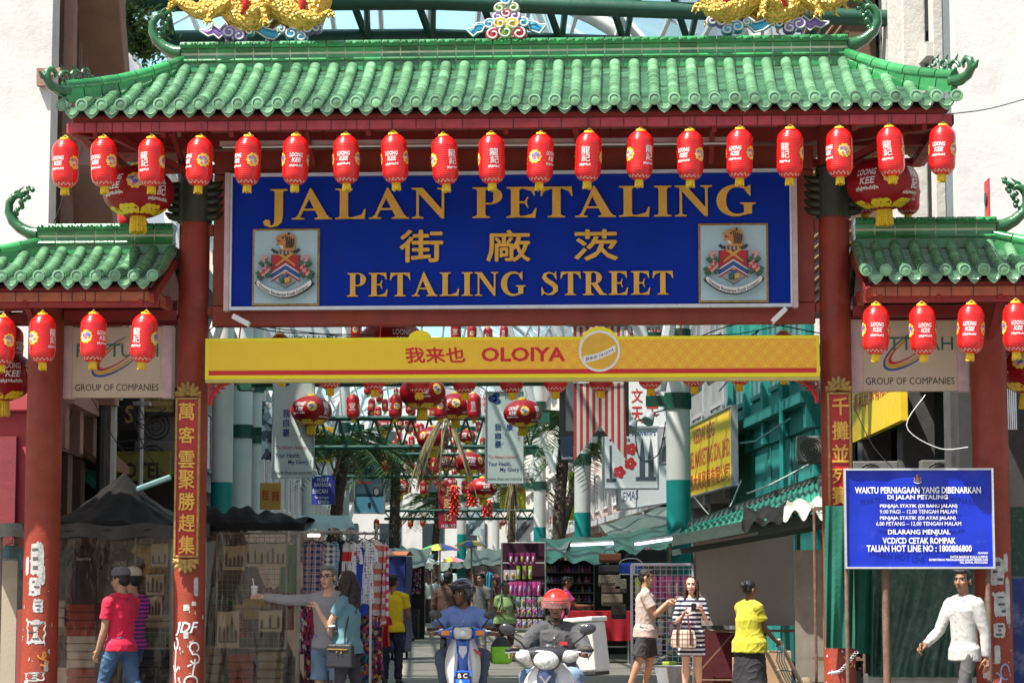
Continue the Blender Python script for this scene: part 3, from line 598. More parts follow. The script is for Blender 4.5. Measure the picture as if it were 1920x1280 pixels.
# ---------------- couplet plaques ----------------
def lotus(m,cx,z,up,y):
    s_=1 if up else -1
    for rr,n in((.15,7),(.10,5)):
        for i in range(n):
            t=PI*(i+.5)/n;d=V((math.cos(t),0,math.sin(t)*s_));p=V((cx,y,z));m.tube([p+d*.02,p+d*rr*.5+V((0,-.02,0)),p+d*rr*.85+V((0,-.028,0)),p+d*rr+V((0,-.035,0))],[.012,.026,.02,.004],7,flat=.5,up=V((0,1,0)))
    m.ball((cx,y-.03,z+.03*s_),(.03,.02,.035),8,6);m.tube([(cx-.14,y,z),(cx-.07,y-.015,z+.012*s_),(cx,y-.02,z+.02*s_),(cx+.07,y-.015,z+.012*s_),(cx+.14,y,z)],[.012,.018,.02,.018,.012],7)
for cx,chars,ztop,zbot,ys,lab in((IC[0]-.005,'萬客雲聚勝趕集',745,1045,None,'tall red plaque of gold characters on the column nearest the hotel side'),(IC[1]+.01,'千攤並列賽',735,1045,None,'tall red plaque of gold characters partly hidden by the blue notice')):
    lab='tall red plaque of seven gold characters on the left inner column' if cx<0 else 'tall red plaque of gold characters partly hidden by the blue notice'
    pxc=350 if cx<0 else 1576
    z1=P(pxc,ztop,-.2).z;z0=P(pxc,zbot,-.2).z
    t=empty('couplet_plaque',(cx,-.17,0),lab,'plaque');wd=.135 if cx<0 else .125
    m=MB();y0=-.05
    m.span((-wd,y0,z0),(-wd+.025,.0,z1));m.span((wd-.025,y0,z0),(wd,.0,z1));m.span((-wd+.0255,y0,z0),(wd-.0255,0,z0+.025));m.span((-wd+.0255,y0,z1-.025),(wd-.0255,0,z1));m.build('frame',brass,t,bevel=.006)
    m=MB();m.span((-wd+.0258,-.03,z0+.0255),(wd-.0258,-.004,z1-.0255));m.build('panel',mat('plaque_red',(.42,.008,.012),.4,var=.12,coat=.2),t)
    m=MB()
    if cx<0: yy=[(755,790),(801,833),(847,880),(892,927),(936,973),(978,1014),(1010,1045)];yy=[(757,790),(802,832),(846,880),(882,910),(922,953),(962,994),(1002,1040)]
    if cx<0: yy=[(754,789),(799,832),(844,879),(880,918),(922,958),(963,998),(1003,1040)]
    else: yy=[(744,780),(789,826),(832,868),(876,908),(910,948)]
    for ch,(a,b) in zip(chars,yy): q=bx(pxc-15,a+1,pxc+15,b-2,-.21);putt(m,ch,(q[0]-cx,q[1],q[2]-cx,q[3]),bold=.02,y=-.031,depth=.012,shear=.0)
    m.build('lettering',mat('bright_gold',(.75,.42,.07),.35,metal=.3,var=.1),t)
    m=MB();lotus(m,0,z1+.02,True,-.03);m.build('lotus_ornament',brass,t,smooth=60)
    m=MB();lotus(m,0,z0-.02,False,-.03);m.build('lotus_ornament',brass,t,smooth=60)
# ---------------- company boards under the side roofs ----------------
cream=mat('cream_board',(.60,.49,.36),.5,var=.08,dirt=((.3,.2,.12),.08,6))
for i,(px0,py0,px1,py1) in enumerate(((116,613,324,745),(1598,600,1813,733))):
    a=P(px0,py1,.12);b=P(px1,py0,.12);x0,z0,x1,z1=a.x,a.z,b.x,b.z
    t=empty('company_board',(0,.12,0),['cream company board with oval swoosh beside the HOTEL awning side of the gate','cream company board'][i],'sign')
    t['label']=['cream company board with oval swoosh hanging between the two columns on the left','cream company board with oval swoosh hanging above the blue notice'][i]
    m=MB();m.span((x0,0,z0),(x1,.12,z1));m.build('board',cream,t)
    m=MB();m.span((x0-.003,-.03,z0-.01),(x0+.11,.13,z1+.01));m.span((x1-.11,-.03,z0-.01),(x1+.003,.13,z1+.01));m.build('side_trim',pinkw,t)
    m=MB();wd=x1-x0;cx=(x0+x1)/2;cz=z0+(z1-z0)*.60
    def ell(k,a0,rx,rz,th,tilt,ox,oz):
        o=[];n_=[]
        for j in range(41):
            tt=R(a0+j*6.2);q=.25+.75*math.sin(PI*j/40)
            for lst,rr in((o,1.),(n_,1-th*q)): x,z=rx*rr*math.cos(tt),rz*rr*math.sin(tt);lst.append((cx+ox+x*math.cos(tilt)-z*math.sin(tilt),cz+oz+x*math.sin(tilt)+z*math.cos(tilt)))
        m.prism(o+n_[::-1],-.004-.0006*k,0,k)
    ell(0,60,.36,.145,.14,.62,.02,.0);ell(1,65,.345,.125,.24,.62,.03,.01);ell(2,70,.30,.09,.14,.62,.02,.02)
    putt(m,'PATTUAH',(x0+.155,cz-.02,x1-.155,cz+.125),k=3,bold=.0,y=-.0075)
    putt(m,'GROUP OF COMPANIES',(x0+.145,z0+.07,x1-.145,z0+.145),k=4,y=-.003)
    m.build('lettering',[cr['blue'],cr['gold'],cr['red'],mat('teal_green',(.02,.16,.10),.5),black],t)
# ---------------- blue notice board on posts ----------------
nb=mat('notice_blue',(.008,.03,.45),.3,spec=.3,var=.12,scale=2,bump=.35,bscale=3,coat=.3,dirt=((.25,.28,.5),.10,5))
t=empty('notice_board',(0,-.55,0),'blue trading hours notice with white capitals on rusty posts','notice board')
A=P(1588,1062,-.55);B=P(1858,881,-.55)
m=MB();m.grid(lambda u,v:(A.x+(B.x-A.x)*u,-.012*math.sin(u*9)*math.sin(v*5+1)-.01*math.sin(u*31+2)*(.4 if u<.3 else .1),A.z+(B.z-A.z)*v),28,16);m.build('board',nb,t,smooth=180)
m=MB();m.grid(lambda u,v:(B.x-(B.x-A.x)*u,.02,A.z+(B.z-A.z)*v),1,1);m.span((A.x-.02,-.03,A.z-.02),(B.x+.02,.03,A.z));m.span((A.x-.02,-.03,B.z),(B.x+.02,.03,B.z+.02));m.span((A.x-.02,-.03,A.z+.001),(A.x,.03,B.z-.001));m.span((B.x,-.03,A.z+.001),(B.x+.02,.03,B.z-.001));m.build('frame',alu,t)
m=MB()
for s_,px0,px1,y0,y1 in(('WAKTU PERNIAGAAN YANG DIBENARKAN',1603,1839,912,925),('DI JALAN PETALING',1664,1777,927,938),('PENJAJA STATIK (DI BAHU JALAN)',1650,1795,944.5,953),('9.00 PAGI – 12.00 TENGAH MALAM',1650,1794,955,962.5),('PENJAJA STATIK (DI ATAS JALAN)',1650,1792,967,975.5),('6.00 PETANG – 12.00 TENGAH MALAM',1643,1802,977.5,985),('DILARANG MENJUAL',1665,1782,992,1004),('VCD/CD CETAK ROMPAK',1655,1792,1007,1019),('TALIAN HOT LINE NO : 1800886800',1625,1822,1021,1034),('ARAHAN',1833,1852,1034,1038),('DATUK BANDAR KUALA LUMPUR',1782,1852,1041,1046),('KEMENTERIAN PERDAGANGAN DALAM NEGERI DAN',1742,1852,1046.5,1051),('HAL EHWAL PENGGUNA',1800,1852,1051.5,1056)):
    putt(m,s_,bx(px0,y0,px1,y1,-.58),bold=.028,y=-.03)
m.build('lettering',white,t)
c=P(1720,898,-.58);m=MB();crest(m,lambda x,z:(c.x+x*.042,c.z+z*.042),-.028,.001,True);m.build('coat_of_arms',list(cr.values()),t)
rust=mat('rusty_steel',(.16,.09,.06),.8,var=.35,scale=9,dirt=((.35,.3,.25),.25,12))
for px,yy,top,rr in((1587,.04,1062,.022),(1660,.08,1062,.04),(1852,.05,1062,.03)):
    q=P(px,top,-.55+yy);m=MB();m.tube([(q.x,yy,0),(q.x,yy,q.z+.9)],rr,10);m.build('post',rust,t,smooth=60)
# ---------------- dragons, clouds and pearl ornament on the ridge ----------------
dg=mat('dragon_gold',(.70,.42,.08),.35,metal=.45,var=.25,scale=12,bump=.0,dirt=((.35,.17,.03),.3,9))
def scales(nt,co): return None
nt_=dg.node_tree;b_=nt_.nodes['Principled BSDF'];v_=N(nt_,'ShaderNodeTexVoronoi',Scale=26.);co_=nt_.nodes.new('ShaderNodeTexCoord');lk(nt_,co_.outputs['Object'],v_.inputs['Vector']);bp_=N(nt_,'ShaderNodeBump',Strength=1.,Distance=.035,_invert=True);lk(nt_,v_.outputs['Distance'],bp_.inputs['Height']);lk(nt_,bp_.outputs[0],b_.inputs['Normal'])
dr=mat('dragon_red',(.5,.015,.02),.4);
cl={k:mat('cloud_'+k,c,.4,coat=.3,var=.12) for k,c in dict(blue=(.03,.34,.58),purple=(.22,.13,.45),rim=(.62,.60,.58),red=(.48,.02,.04),green=(.16,.30,.04),yellow=(.62,.42,.02),under=(.3,.3,.33)).items()};CL=list(cl)
def scroll(m,x,z,r,k,s_=1,y=0.,th=.09):
    """a puffy scrolled lobe: coloured face, pale spiral rim"""
    k=CL.index(k);n=20
    m.rings([[(x+r*q*math.cos(2*PI*i/n),y+d,z+r*q*.92*math.sin(2*PI*i/n)) for i in range(n)] for q,d in((.7,th/2),(1,th/3),(1,-th/4),(.72,-th/2-.02))],True,k)
    sp=[]
    for i in range(30):
        t=i/29*2*PI*1.45;q=1.0-.75*i/29;sp.append((x+s_*r*q*math.cos(t-.6),y-th/2-.012*(1-q)-.02*(1 if q<.75 else .2),z+r*q*.92*math.sin(t-.6)))
    m.tube(sp,[.011]*29+[.006],6,k=CL.index('rim'))
def ribbon(m,pts,k,th=.08,w_=.06):
    n=len(pts);m.tube([(x,0,z) for x,z in pts],[w_*(1-.85*abs(2*i/(n-1)-1)**3) for i in range(n)],8,flat=.7,k=CL.index(k),up=V((0,1,0)))
    for o in(1,-1):m.tube([(x,-.045,z+o*w_*(.9-.85*abs(2*i/(n-1)-1)**3)) for i,(x,z) in enumerate(pts)],.010,6,k=CL.index('rim'))
def px2(lst,Y=-.0): return [(P(a,b,Y).x,P(a,b,Y).z) for a,b in lst]
for s_,ox,lab in((-1,'l','gold dragon with its tail towards the blue glass canopy, on the ridge end by the hanging shrub'),(1,'r','gold dragon')):
    lab='gold ridge dragon striding along the roof above the lantern side with the shrub' if s_<0 else 'gold ridge dragon striding along the roof beside the pale tower block'
    lab='gold dragon with red ribbons on the ridge end closest to the leafy shrub' if s_<0 else 'gold dragon with red ribbons on the ridge end closest to the louvred tower'
    t=empty('dragon_statue',(0,-.02,0),lab,'statue','gold dragons on the ridge');del t['group']
    def D(a,b): # pixels given for the left dragon, mirrored for the right one about x=967
        if s_>0:a=1930-a;b=b-14-(a-1400)*.012
        p=P(a,b,-.02);return V((p.x,0,p.z))
    m=MB();pts=[D(318,-14),D(345,8),D(378,22),D(405,12),D(425,6),D(452,32),D(475,38),D(490,12),D(512,2),D(545,25),D(575,37),D(592,10),D(605,-30),D(640,-60),D(690,-70),D(725,-60)]
    fine=[];rr=[]
    for i in range(len(pts)-1):
        for j in range(4):
            u=j/4;p0,p1,p2,p3=pts[max(i-1,0)],pts[i],pts[i+1],pts[min(i+2,len(pts)-1)]
            fine.append(.5*((2*p1)+(p2-p0)*u+(2*p0-5*p1+4*p2-p3)*u*u+(3*p1-p0-3*p2+p3)*u**3));q=(i+u)/(len(pts)-1);rr.append(.03+.135*math.sin(PI*min(q*1.25,.5) if q<.4 else PI*.5)*(1 if q<.8 else 1-(q-.8)*1.6))
    m.tube(fine,rr,14,up=V((0,1,0)))
    for i in range(3,len(fine)-6,2):
        d=(fine[i+1]-fine[i-1]).normalized();nrm=V((-d.z,0,d.x))*(1 if d.x*(1 if s_<0 else -1)>0 else -1)
        m.tube([fine[i]+nrm*rr[i]*.8,fine[i]+nrm*(rr[i]+.045)+d*.01,fine[i]+nrm*(rr[i]+.09)-d*.03],[.03,.018,.003],5)
    def leg(a,b,c_,y):
        m.tube([D(*a)+V((0,y,0)),D(*b)+V((0,y*2,0)),D(*c_)+V((0,y*2,0))],[.085,.055,.035],8)
        f_=D(*c_)+V((0,y*2,0))
        for k in range(4):
            e=V((( -.5+k*.33)*-s_*.12-.0,-.03+.0*k,-.06-.03*(k%2)));m.tube([f_,f_+e*.6+V((0,-.02,.01)),f_+e],[.024,.02,.005],6)
    leg((430,10),(405,30),(398,44),-.1);leg((560,30),(600,44),(624,30),-.1);leg((470,30),(498,22),(503,44),-.1);leg((540,20),(520,30),(502,46),.08)
    h=D(740,-55);m.ball(h,(.2,.13,.15),12,8);m.tube([h,h+V((-s_*.2,0,-.03)),h+V((-s_*.33,0,-.01))],[.12,.1,.05],8)
    for k in(-1,1): m.tube([h+V((s_*.05,k*.06,.1)),h+V((s_*.18,k*.08,.25)),h+V((s_*.3,k*.1,.3))],[.03,.02,.006],6)
    m.build('body',dg,t,smooth=70)
    m=MB()
    for k in range(7): m.tube([D(335,0),D(322-k,-6+k*4),D(312+k*1.5,-14+k*7)+V((0,.02*(k-3),0))],[.035,.028,.004],6)
    m.build('tail_plume',dg,t,smooth=70)
    m=MB()
    for a,b,c_ in(((448,-6),(466,14),(450,40)),((548,-6),(572,10),(560,42)),((640,-60),(655,-40),(640,-20))): m.tube([D(a[0],a[1])+V((0,-.1,0)),D((a[0]+b[0])/2+8,(a[1]+b[1])/2-2)+V((0,-.16,0)),D(*b)+V((0,-.17,0)),D((c_[0]+b[0])/2+4,(c_[1]+b[1])/2)+V((0,-.16,0)),D(*c_)+V((0,-.13,0))],[.02,.038,.04,.03,.006],7)
    m.build('red_ribbon',dr,t,smooth=70)
    # cloud below
    t=empty('cloud_ornament',(0,-.03,0),'blue and purple scroll cloud under the dragon near the '+('shrub' if s_<0 else 'louvred tower'),'ornament')
    m=MB();Z=lambda a,b:(D(a,b).x,D(a,b).z)
    ribbon(m,[Z(*q) for q in((376,60),(392,64),(402,58),(412,66),(424,56),(436,66),(448,62))],'purple')
    ribbon(m,[Z(*q) for q in((455,52),(470,50),(485,54),(500,64),(515,68),(528,58),(540,62))],'blue')
    for a,b,r,k,sg in((432,63,.085,'purple',1),(450,70,.075,'purple',-1),(455,54,.06,'blue',1),(470,62,.05,'blue',1),(548,66,.08,'blue',1),(566,72,.07,'blue',-1),(557,50,.085,'purple',1),(577,56,.075,'purple',-1),(595,55,.06,'purple',1),(530,58,.05,'blue',-1)): scroll(m,*Z(a,b),r,k,sg*-s_)
    m.build('scrolls',list(cl.values()),t,smooth=60)
    m=MB();z_=7.43
    for a in(425,500,560): q=D(a,70);m.tube([(q.x,.03,7.40),(q.x,.03,q.z)],.02,6)
    m.build('stand',steel,t)
t=empty('cloud_ornament',(0,-.04,0),'pyramid of colourful scroll clouds at the middle of the main ridge','ornament');m=MB()
for a,b,r,k,sg in((926,66,.09,'red',1),(974,64,.09,'red',-1),(949,62,.10,'green',1),(938,46,.085,'yellow',1),(962,46,.085,'yellow',-1),(918,46,.075,'blue',1),(982,43,.075,'blue',-1),(934,33,.07,'purple',1),(966,31,.07,'purple',-1),(950,26,.07,'red',1),(937,16,.07,'green',1),(963,15,.07,'green',-1),(950,2,.075,'blue',1),(950,-14,.07,'yellow',-1)):
    q=P(a,b+2,-.04);scroll(m,q.x,q.z,r,k,sg,y=-.03*(r>.08))
ribbon(m,px2(((912,48),(905,55),(896,56),(888,64),(876,60))),'blue');ribbon(m,px2(((988,44),(995,52),(1004,54),(1012,58),(1024,50))),'blue')
m.build('scrolls',list(cl.values()),t,smooth=60)
# ---------------- lanterns ----------------
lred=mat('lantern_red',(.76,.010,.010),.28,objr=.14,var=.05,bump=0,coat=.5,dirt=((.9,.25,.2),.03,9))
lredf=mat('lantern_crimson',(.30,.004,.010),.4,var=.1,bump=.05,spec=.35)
lgold=mat('tassel_gold',(.78,.55,.02),.4,var=.25,scale=30,bump=.3,bscale=90)
lwhite=mat('print_white',(.85,.8,.8),.5,var=0,bump=0)
EM=[mat('print_yellow',(.85,.6,.03),.5,var=0,bump=0),mat('print_blue',(.10,.16,.5),.5,var=0,bump=0),mat('print_pink',(.75,.16,.14),.5,var=0,bump=0),mat('print_cream',(.75,.6,.5),.5,var=0,bump=0)]
LR,LH=.136,.25            # long lantern: radius and half height
def long_r(z):
    a=abs(z)/LH;return LR*(1-max(0,(a-.5)/.5)**2.6*.52) if a<=1 else LR*.4
RX,RZ=.385,.285
def round_r(z): return RX*math.sqrt(max(.02,1-(z/RZ)**2))
def wrap(rf,th,off): return lambda x,y,z:(lambda r:((r+off)*math.sin(th+x/r),-(r+off)*math.cos(th+x/r),z))(rf(z))
def emblem(m,rf,th,rad,zc=0):
    rnd=random.Random(int(th*100)+5);w0=wrap(rf,th,0)
    def flower(cx,cz,r,k,off,n,lob,am):
        f=wrap(rf,th,off);pts=[];mid=[]
        for i in range(n):
            t=2*PI*i/n;q=r*(1+am*math.cos(lob*t));pts.append(f(cx+q*math.cos(t),0,zc+cz+q*math.sin(t)));mid.append(f(cx+.55*q*math.cos(t),0,zc+cz+.55*q*math.sin(t)))
        vs=[f(cx,0,zc+cz)]+mid+pts;m.add(vs,[(0,1+(i+1)%n,1+i)[::-1] for i in range(n)]+[(1+i,1+(i+1)%n,1+n+(i+1)%n,1+n+i)[::-1] for i in range(n)],k)
    flower(0,0,rad,0,.002,40,10,.08);flower(0,0,rad*.72,3,.003,24,8,.1)
    for i in range(14):
        t=rnd.uniform(0,6.28);d=rad*rnd.uniform(.15,.74);flower(d*math.cos(t),d*math.sin(t),rad*rnd.uniform(.1,.24),rnd.choice((0,1,1,2,2,1)),.004+i*.0004,9,3,.3)
def script(m,rf,th,box,rows,k=0):
    """tiny print too fine to read: rows of short upright dashes"""
    rnd=random.Random(3);x0,z0,x1,z1=box;f=wrap(rf,th,.0025)
    n=rows
    for i in range(n):
        x=x0+(x1-x0)*(i+.1)/n;wd=(x1-x0)/n*.55;a=z0+(z1-z0)*rnd.uniform(0,.3);b=z1-(z1-z0)*rnd.uniform(0,.4)
        m.add([f(x,0,a),f(x+wd,0,a),f(x+wd,0,b),f(x,0,b)],[(0,1,2,3)],k)
        if i%2: m.add([f(x,0,(a+b)/2),f(x+wd*1.7,0,(a+b)/2),f(x+wd*1.7,0,(a+b)/2+.006),f(x,0,(a+b)/2+.006)],[(0,1,2,3)],k)
def tassel(m,r,z0,z1,n=22):
    m.lathe([(r,z0),(r*1.02,z0-.01),(r*.9,z0-.018)],16,cap=True)
    for i in range(n):
        t=2*PI*i/n;m.tube([(r*.86*math.cos(t),r*.86*math.sin(t),z0-.012),(r*random.uniform(.8,1.06)*math.cos(t),r*.95*math.sin(t),z1+random.uniform(-.004,.012))],.0075*r/.042,4)
def lantern(kind,redm):
    big=kind=='round';rf,hh=(round_r,RZ) if big else (long_r,LH)
    root=empty('round_lantern' if big else 'paper_lantern',(0,0,0),'red lantern','lantern')
    m=MB()
    if big:
        rs=[]
        for i in range(19):
            z=-hh*.965+hh*1.93*i/18;rs.append([(rf(z)*(1-.022*abs(math.cos(6*2*PI*j/72))**6)*math.cos(2*PI*j/72),rf(z)*(1-.022*abs(math.cos(6*2*PI*j/72))**6)*math.sin(2*PI*j/72),z) for j in range(72)])
        m.rings(rs,True)
    else:
        nb=26;pr=[]
        for i in range(nb*4+1):
            z=-LH+2*LH*i/(nb*4);pr.append((rf(z)+(-.0035*(1-abs(math.sin(PI*i/4))**.7)),z))
        m.lathe(pr,30)
    m.build('shade',redm,root,smooth=180 if big else 60)
    m=MB();rt=rf(hh*.965 if big else LH)
    m.lathe([(rt*.85,hh-.012),(rt*.8,hh+.02),(rt*.55,hh+.022),(rt*.5,hh+.018)],20);m.tube([(-rt*.6,0,hh+.02),(0,0,hh+.05),(rt*.6,0,hh+.02)],.004,5)
    m.build('cap',EM[0],root,smooth=40);m=MB();m.tube([(0,0,hh+.02),(0,0,hh+.16 if not big else hh+.3)],.003,5);m.build('string',black,root)
    m=MB();r_=.085 if big else .042;tassel(m,r_,-hh+.01,-hh-(.16 if big else .08));m.build('tassel',lgold,root)
    m=MB();q=1.9 if big else 1.
    for th in ((0,) if not big else (0,)):
        f=wrap(rf,th,.0022)
        if big:
            putt(m,'LOONG',(-.11,.06,.11,.13),bold=.02,f=f,shear=.2);putt(m,'KEE',(-.08,-.03,.10,.04),bold=.02,f=f,shear=.2);script(m,rf,th,(-.14,-.10,.13,-.05),15)
        else:
            putt(m,'LOONG',(-.068,.02,.068,.065),bold=.03,f=f,shear=.15);putt(m,'KEE',(-.045,-.035,.05,.01),bold=.03,f=f,shear=.15);script(m,rf,th,(-.07,-.085,.07,-.052),13)
    th=PI if not big else R(85);f=wrap(rf,th,.0022)
    if big: putt(m,'龍',(-.06,.03,.06,.15),bold=.015,f=lambda x,y,z:wrap(rf,th,.0022-y)(x,0,z));putt(m,'記',(-.05,-.09,.06,.02),bold=.015,f=lambda x,y,z:wrap(rf,th,.0022-y)(x,0,z));script(m,rf,th,(-.13,-.15,.13,-.11),15)
    else: putt(m,'龍',(-.04,.015,.045,.095),bold=.012,f=lambda x,y,z:wrap(rf,th,.0022-y)(x,0,z));putt(m,'記',(-.035,-.06,.05,.01),bold=.012,f=lambda x,y,z:wrap(rf,th,.0022-y)(x,0,z));script(m,rf,th,(-.06,-.11,.06,-.075),11)
    m.build('printed_name',lwhite,root)
    m=MB()
    for a in ((82,-82) if not big else (40,160,-110)): emblem(m,rf,R(a),.069 if not big else .09,.0 if not big else .05)
    if big:
        for i in range(6):
            for zz,rr in((-.222,.045),(-.245,.03),(-.2,.03)):
                for dx in(-.06,0,.06): emblem_=wrap(rf,R(60*i+20),.003);pts=[emblem_(dx+rr*math.cos(t)*1.2,0,zz+rr*.6*math.sin(t)) for t in [k*2*PI/10 for k in range(10)]];m.add(pts,[tuple(range(10))],0)
    else:
        for i in range(14):
            for zz in(-.215,-.228): emblem_=wrap(rf,R(26*i+(13 if zz<-.22 else 0)),.002);pts=[emblem_(.011*math.cos(t),0,zz+.007*math.sin(t)) for t in [k*2*PI/6 for k in range(6)]];m.add(pts,[tuple(range(6))],3)
    m.build('flower_print',EM,root)
    return root
LONG=lantern('long',lred);ROUND=lantern('round',lredf);LONGD=lantern('long',mat('lantern_shaded_red',(.52,.008,.014),.4,objr=.3,var=.08,bump=0))  # LONGD takes a darker red holding the shade where those lanterns hang
USED=set()
def hang(proto,px,py,Y,rz,label,group,sc_=1.,below=True):
    """py: pixel of the middle of the lantern"""
    p=P(px,py,Y);o=proto if proto.name not in USED else copy_tree(proto);USED.add(proto.name)
    o.location=p;o.rotation_euler=(random.uniform(-.055,.055),random.uniform(-.055,.055),R(rz+random.uniform(-7,7)));o.scale=(sc_,)*3
    o['label']=label
    if group:o['group']=group
    return o
ORD=['first','second','third','fourth','fifth','sixth','seventh','eighth','ninth','tenth','eleventh','twelfth','thirteenth','fourteenth','fifteenth','sixteenth','seventeenth','eighteenth','nineteenth']
row=[(122,259,-15),(195,257,-32),(284,257,150),(374,256,-55),(465,254,-48),(554,253,5),(649,252,-2),(740,250,-5),(834,253,222),(922,251,190),(1013,250,62),(1103,247,165),(1200,244,215),(1294,244,-35),(1387,241,-22),(1481,240,160),(1574,239,-58),(1670,237,155),(1767,234,-20)]
for i,(x,y,a) in enumerate(row): hang(LONG,x,y+48,-1.32,a,'%s from the left of the bright red lanterns along the main eave'%ORD[i],'lanterns along the main eave')
for i,(x,y,a) in enumerate(((4,592,-30),(80,587,240),(175,586,62),(270,586,150))): hang(LONG,x,y+48,-1.0,a,'%s from the left of the lanterns under the left side roof'%ORD[i],'lanterns under the side roofs')
for i,(x,y,a) in enumerate(((1642,571,-3),(1730,571,12),(1820,569,-8),(1905,566,-2))): hang(LONG,x,y+48,-1.0,a,'%s from the left of the lanterns under the right side roof'%ORD[i],'lanterns under the side roofs')
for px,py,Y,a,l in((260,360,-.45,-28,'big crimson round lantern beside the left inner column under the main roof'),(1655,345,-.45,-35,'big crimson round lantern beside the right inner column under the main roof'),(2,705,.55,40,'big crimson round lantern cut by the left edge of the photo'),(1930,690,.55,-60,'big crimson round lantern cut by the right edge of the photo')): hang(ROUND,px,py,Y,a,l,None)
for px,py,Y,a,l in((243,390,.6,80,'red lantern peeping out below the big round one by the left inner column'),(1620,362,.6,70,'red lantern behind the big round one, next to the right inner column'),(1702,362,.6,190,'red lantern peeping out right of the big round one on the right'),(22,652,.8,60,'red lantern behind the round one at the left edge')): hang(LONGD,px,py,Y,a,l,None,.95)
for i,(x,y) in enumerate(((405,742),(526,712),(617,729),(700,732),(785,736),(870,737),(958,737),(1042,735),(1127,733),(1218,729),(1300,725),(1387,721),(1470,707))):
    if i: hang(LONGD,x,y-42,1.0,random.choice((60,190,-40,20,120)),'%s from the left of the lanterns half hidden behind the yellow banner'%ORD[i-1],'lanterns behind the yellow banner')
m=MB();m.tube([P(x,y-95,1.0) for x,y in((385,690),(526,712),(700,732),(870,737),(1042,735),(1218,729),(1387,721),(1537,690))],.006,5);m.build('lantern_wire',black,label='sagging dark wire behind the yellow banner with lanterns on it',cat='wire')
# lanterns down the street: pixel of the middle and width in pixels give the distance
far_round=[(584,770,78,-30,'round lantern in front of the left pale health banner'),(980,775,73,-25,'round lantern in front of the right pale health banner'),(661,868,50,-20,'round lantern beside the car poster'),(735,645,128,30,'largest round lantern just above the yellow banner'),(792,736,88,10,'round lantern with gold base under the first truss beam'),(855,762,70,-40,'round lantern behind the two long ones under the upper truss'),(812,822,62,70,'round lantern behind the withered palm frond'),(905,915,54,15,'round lantern above the firecracker strings'),(836,866,46,0,'round lantern left of the firecracker strings, under the lower truss'),(752,914,40,20,'flat round lantern over the blue cart'),(880,868,58,10,'round lantern right below the lower truss'),(877,953,28,0,'small round lantern under the firecracker strings'),(938,978,23,0,'tiny round lantern left of the arrow poster'),(986,995,16,0,'tiniest round lantern by the third teal based post'),(868,705,60,120,'round lantern close behind the yellow banner middle'),(720,800,36,15,'round lantern between the first two palms, under the second truss beam'),(772,850,34,-20,'round lantern just above the third truss beam on its left half'),(800,892,38,40,'round lantern under the middle of the third truss beam'),(876,818,36,-10,'round lantern left of the right health banner, behind the frond'),(692,838,28,30,'round lantern right beside the top of the car poster'),(846,905,26,0,'round lantern touching the longest firecracker string')]
FARP=[]
for x,y,wpx,a,l in far_round:
    Y=min(FPX*.77/wpx-24.6,95);s_=1 if Y<95 else wpx/(FPX*.77/119.6);hang(ROUND,x,y,Y,a,l,'round lanterns hung along the street',s_);FARP.append((x,y,Y))
far_long=[(662,763,25),(742,762,25),(826,762,25),(889,762,26),(697,760,14),(722,760,13),(710,773,12),(768,762,15),(722,867,18),(768,868,17),(816,871,18),(864,870,18),(794,914,14),(831,916,14),(872,913,14),(706,983,11),(748,978,11),(770,978,11),(793,976,11),(964,978,9),(1035,880,9),(1034,975,8),(772,828,12),(790,805,12),(760,835,11),(800,842,12),(775,796,12),(748,818,11),(905,830,11),(842,812,12),(897,800,11),(690,725,16),(712,742,14),(855,622,20),(885,626,18),(915,630,18),(945,625,16),(668,618,22),(925,850,9),(930,950,9),(916,960,9),(690,720,15)]
rl=random.Random(12)
for i in range(38): far_long.append((rl.uniform(685,925),rl.uniform(735,905),rl.choice((10,11,12,12,13,14,16))))
for i,(x,y,wpx) in enumerate(far_long):
    Y=FPX*.272/wpx-24.6;s_=1
    if Y>95: s_=119.6*wpx/(FPX*.272);Y=95
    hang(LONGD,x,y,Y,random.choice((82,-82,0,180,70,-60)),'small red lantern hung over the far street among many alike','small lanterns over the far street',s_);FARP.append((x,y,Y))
# firecracker strings
for x,y0,y1,l in((852,905,962,'longest red and gold firecracker string over the street'),(886,900,945,'middle firecracker string beside the round lantern'),(913,932,968,'shortest firecracker string, right of the others')):
    Y=45;a=P(x,y0,Y);b=P(x,y1,Y);t=empty('firecracker_string',a,l,'decoration');m=MB();g_=MB();n=int((a.z-b.z)/.10)
    for i in range(n):
        z=-.10*i-.05
        for k in range(6):
            d=V((math.cos(k*1.05+i*.6),math.sin(k*1.05+i*.6),-.75));c=d*.07+V((0,0,z));m.tube([c,c+d*.09],.032,6,round_=True);g_.tube([c-d*.02,c+d*.012],.031,6)
    m.build('crackers',lred,t,smooth=60);g_.build('gold_ends',lgold,t);m=MB();m.tube([(0,0,.6),(0,0,b.z-a.z)],.01,5);m.build('string',black,t)
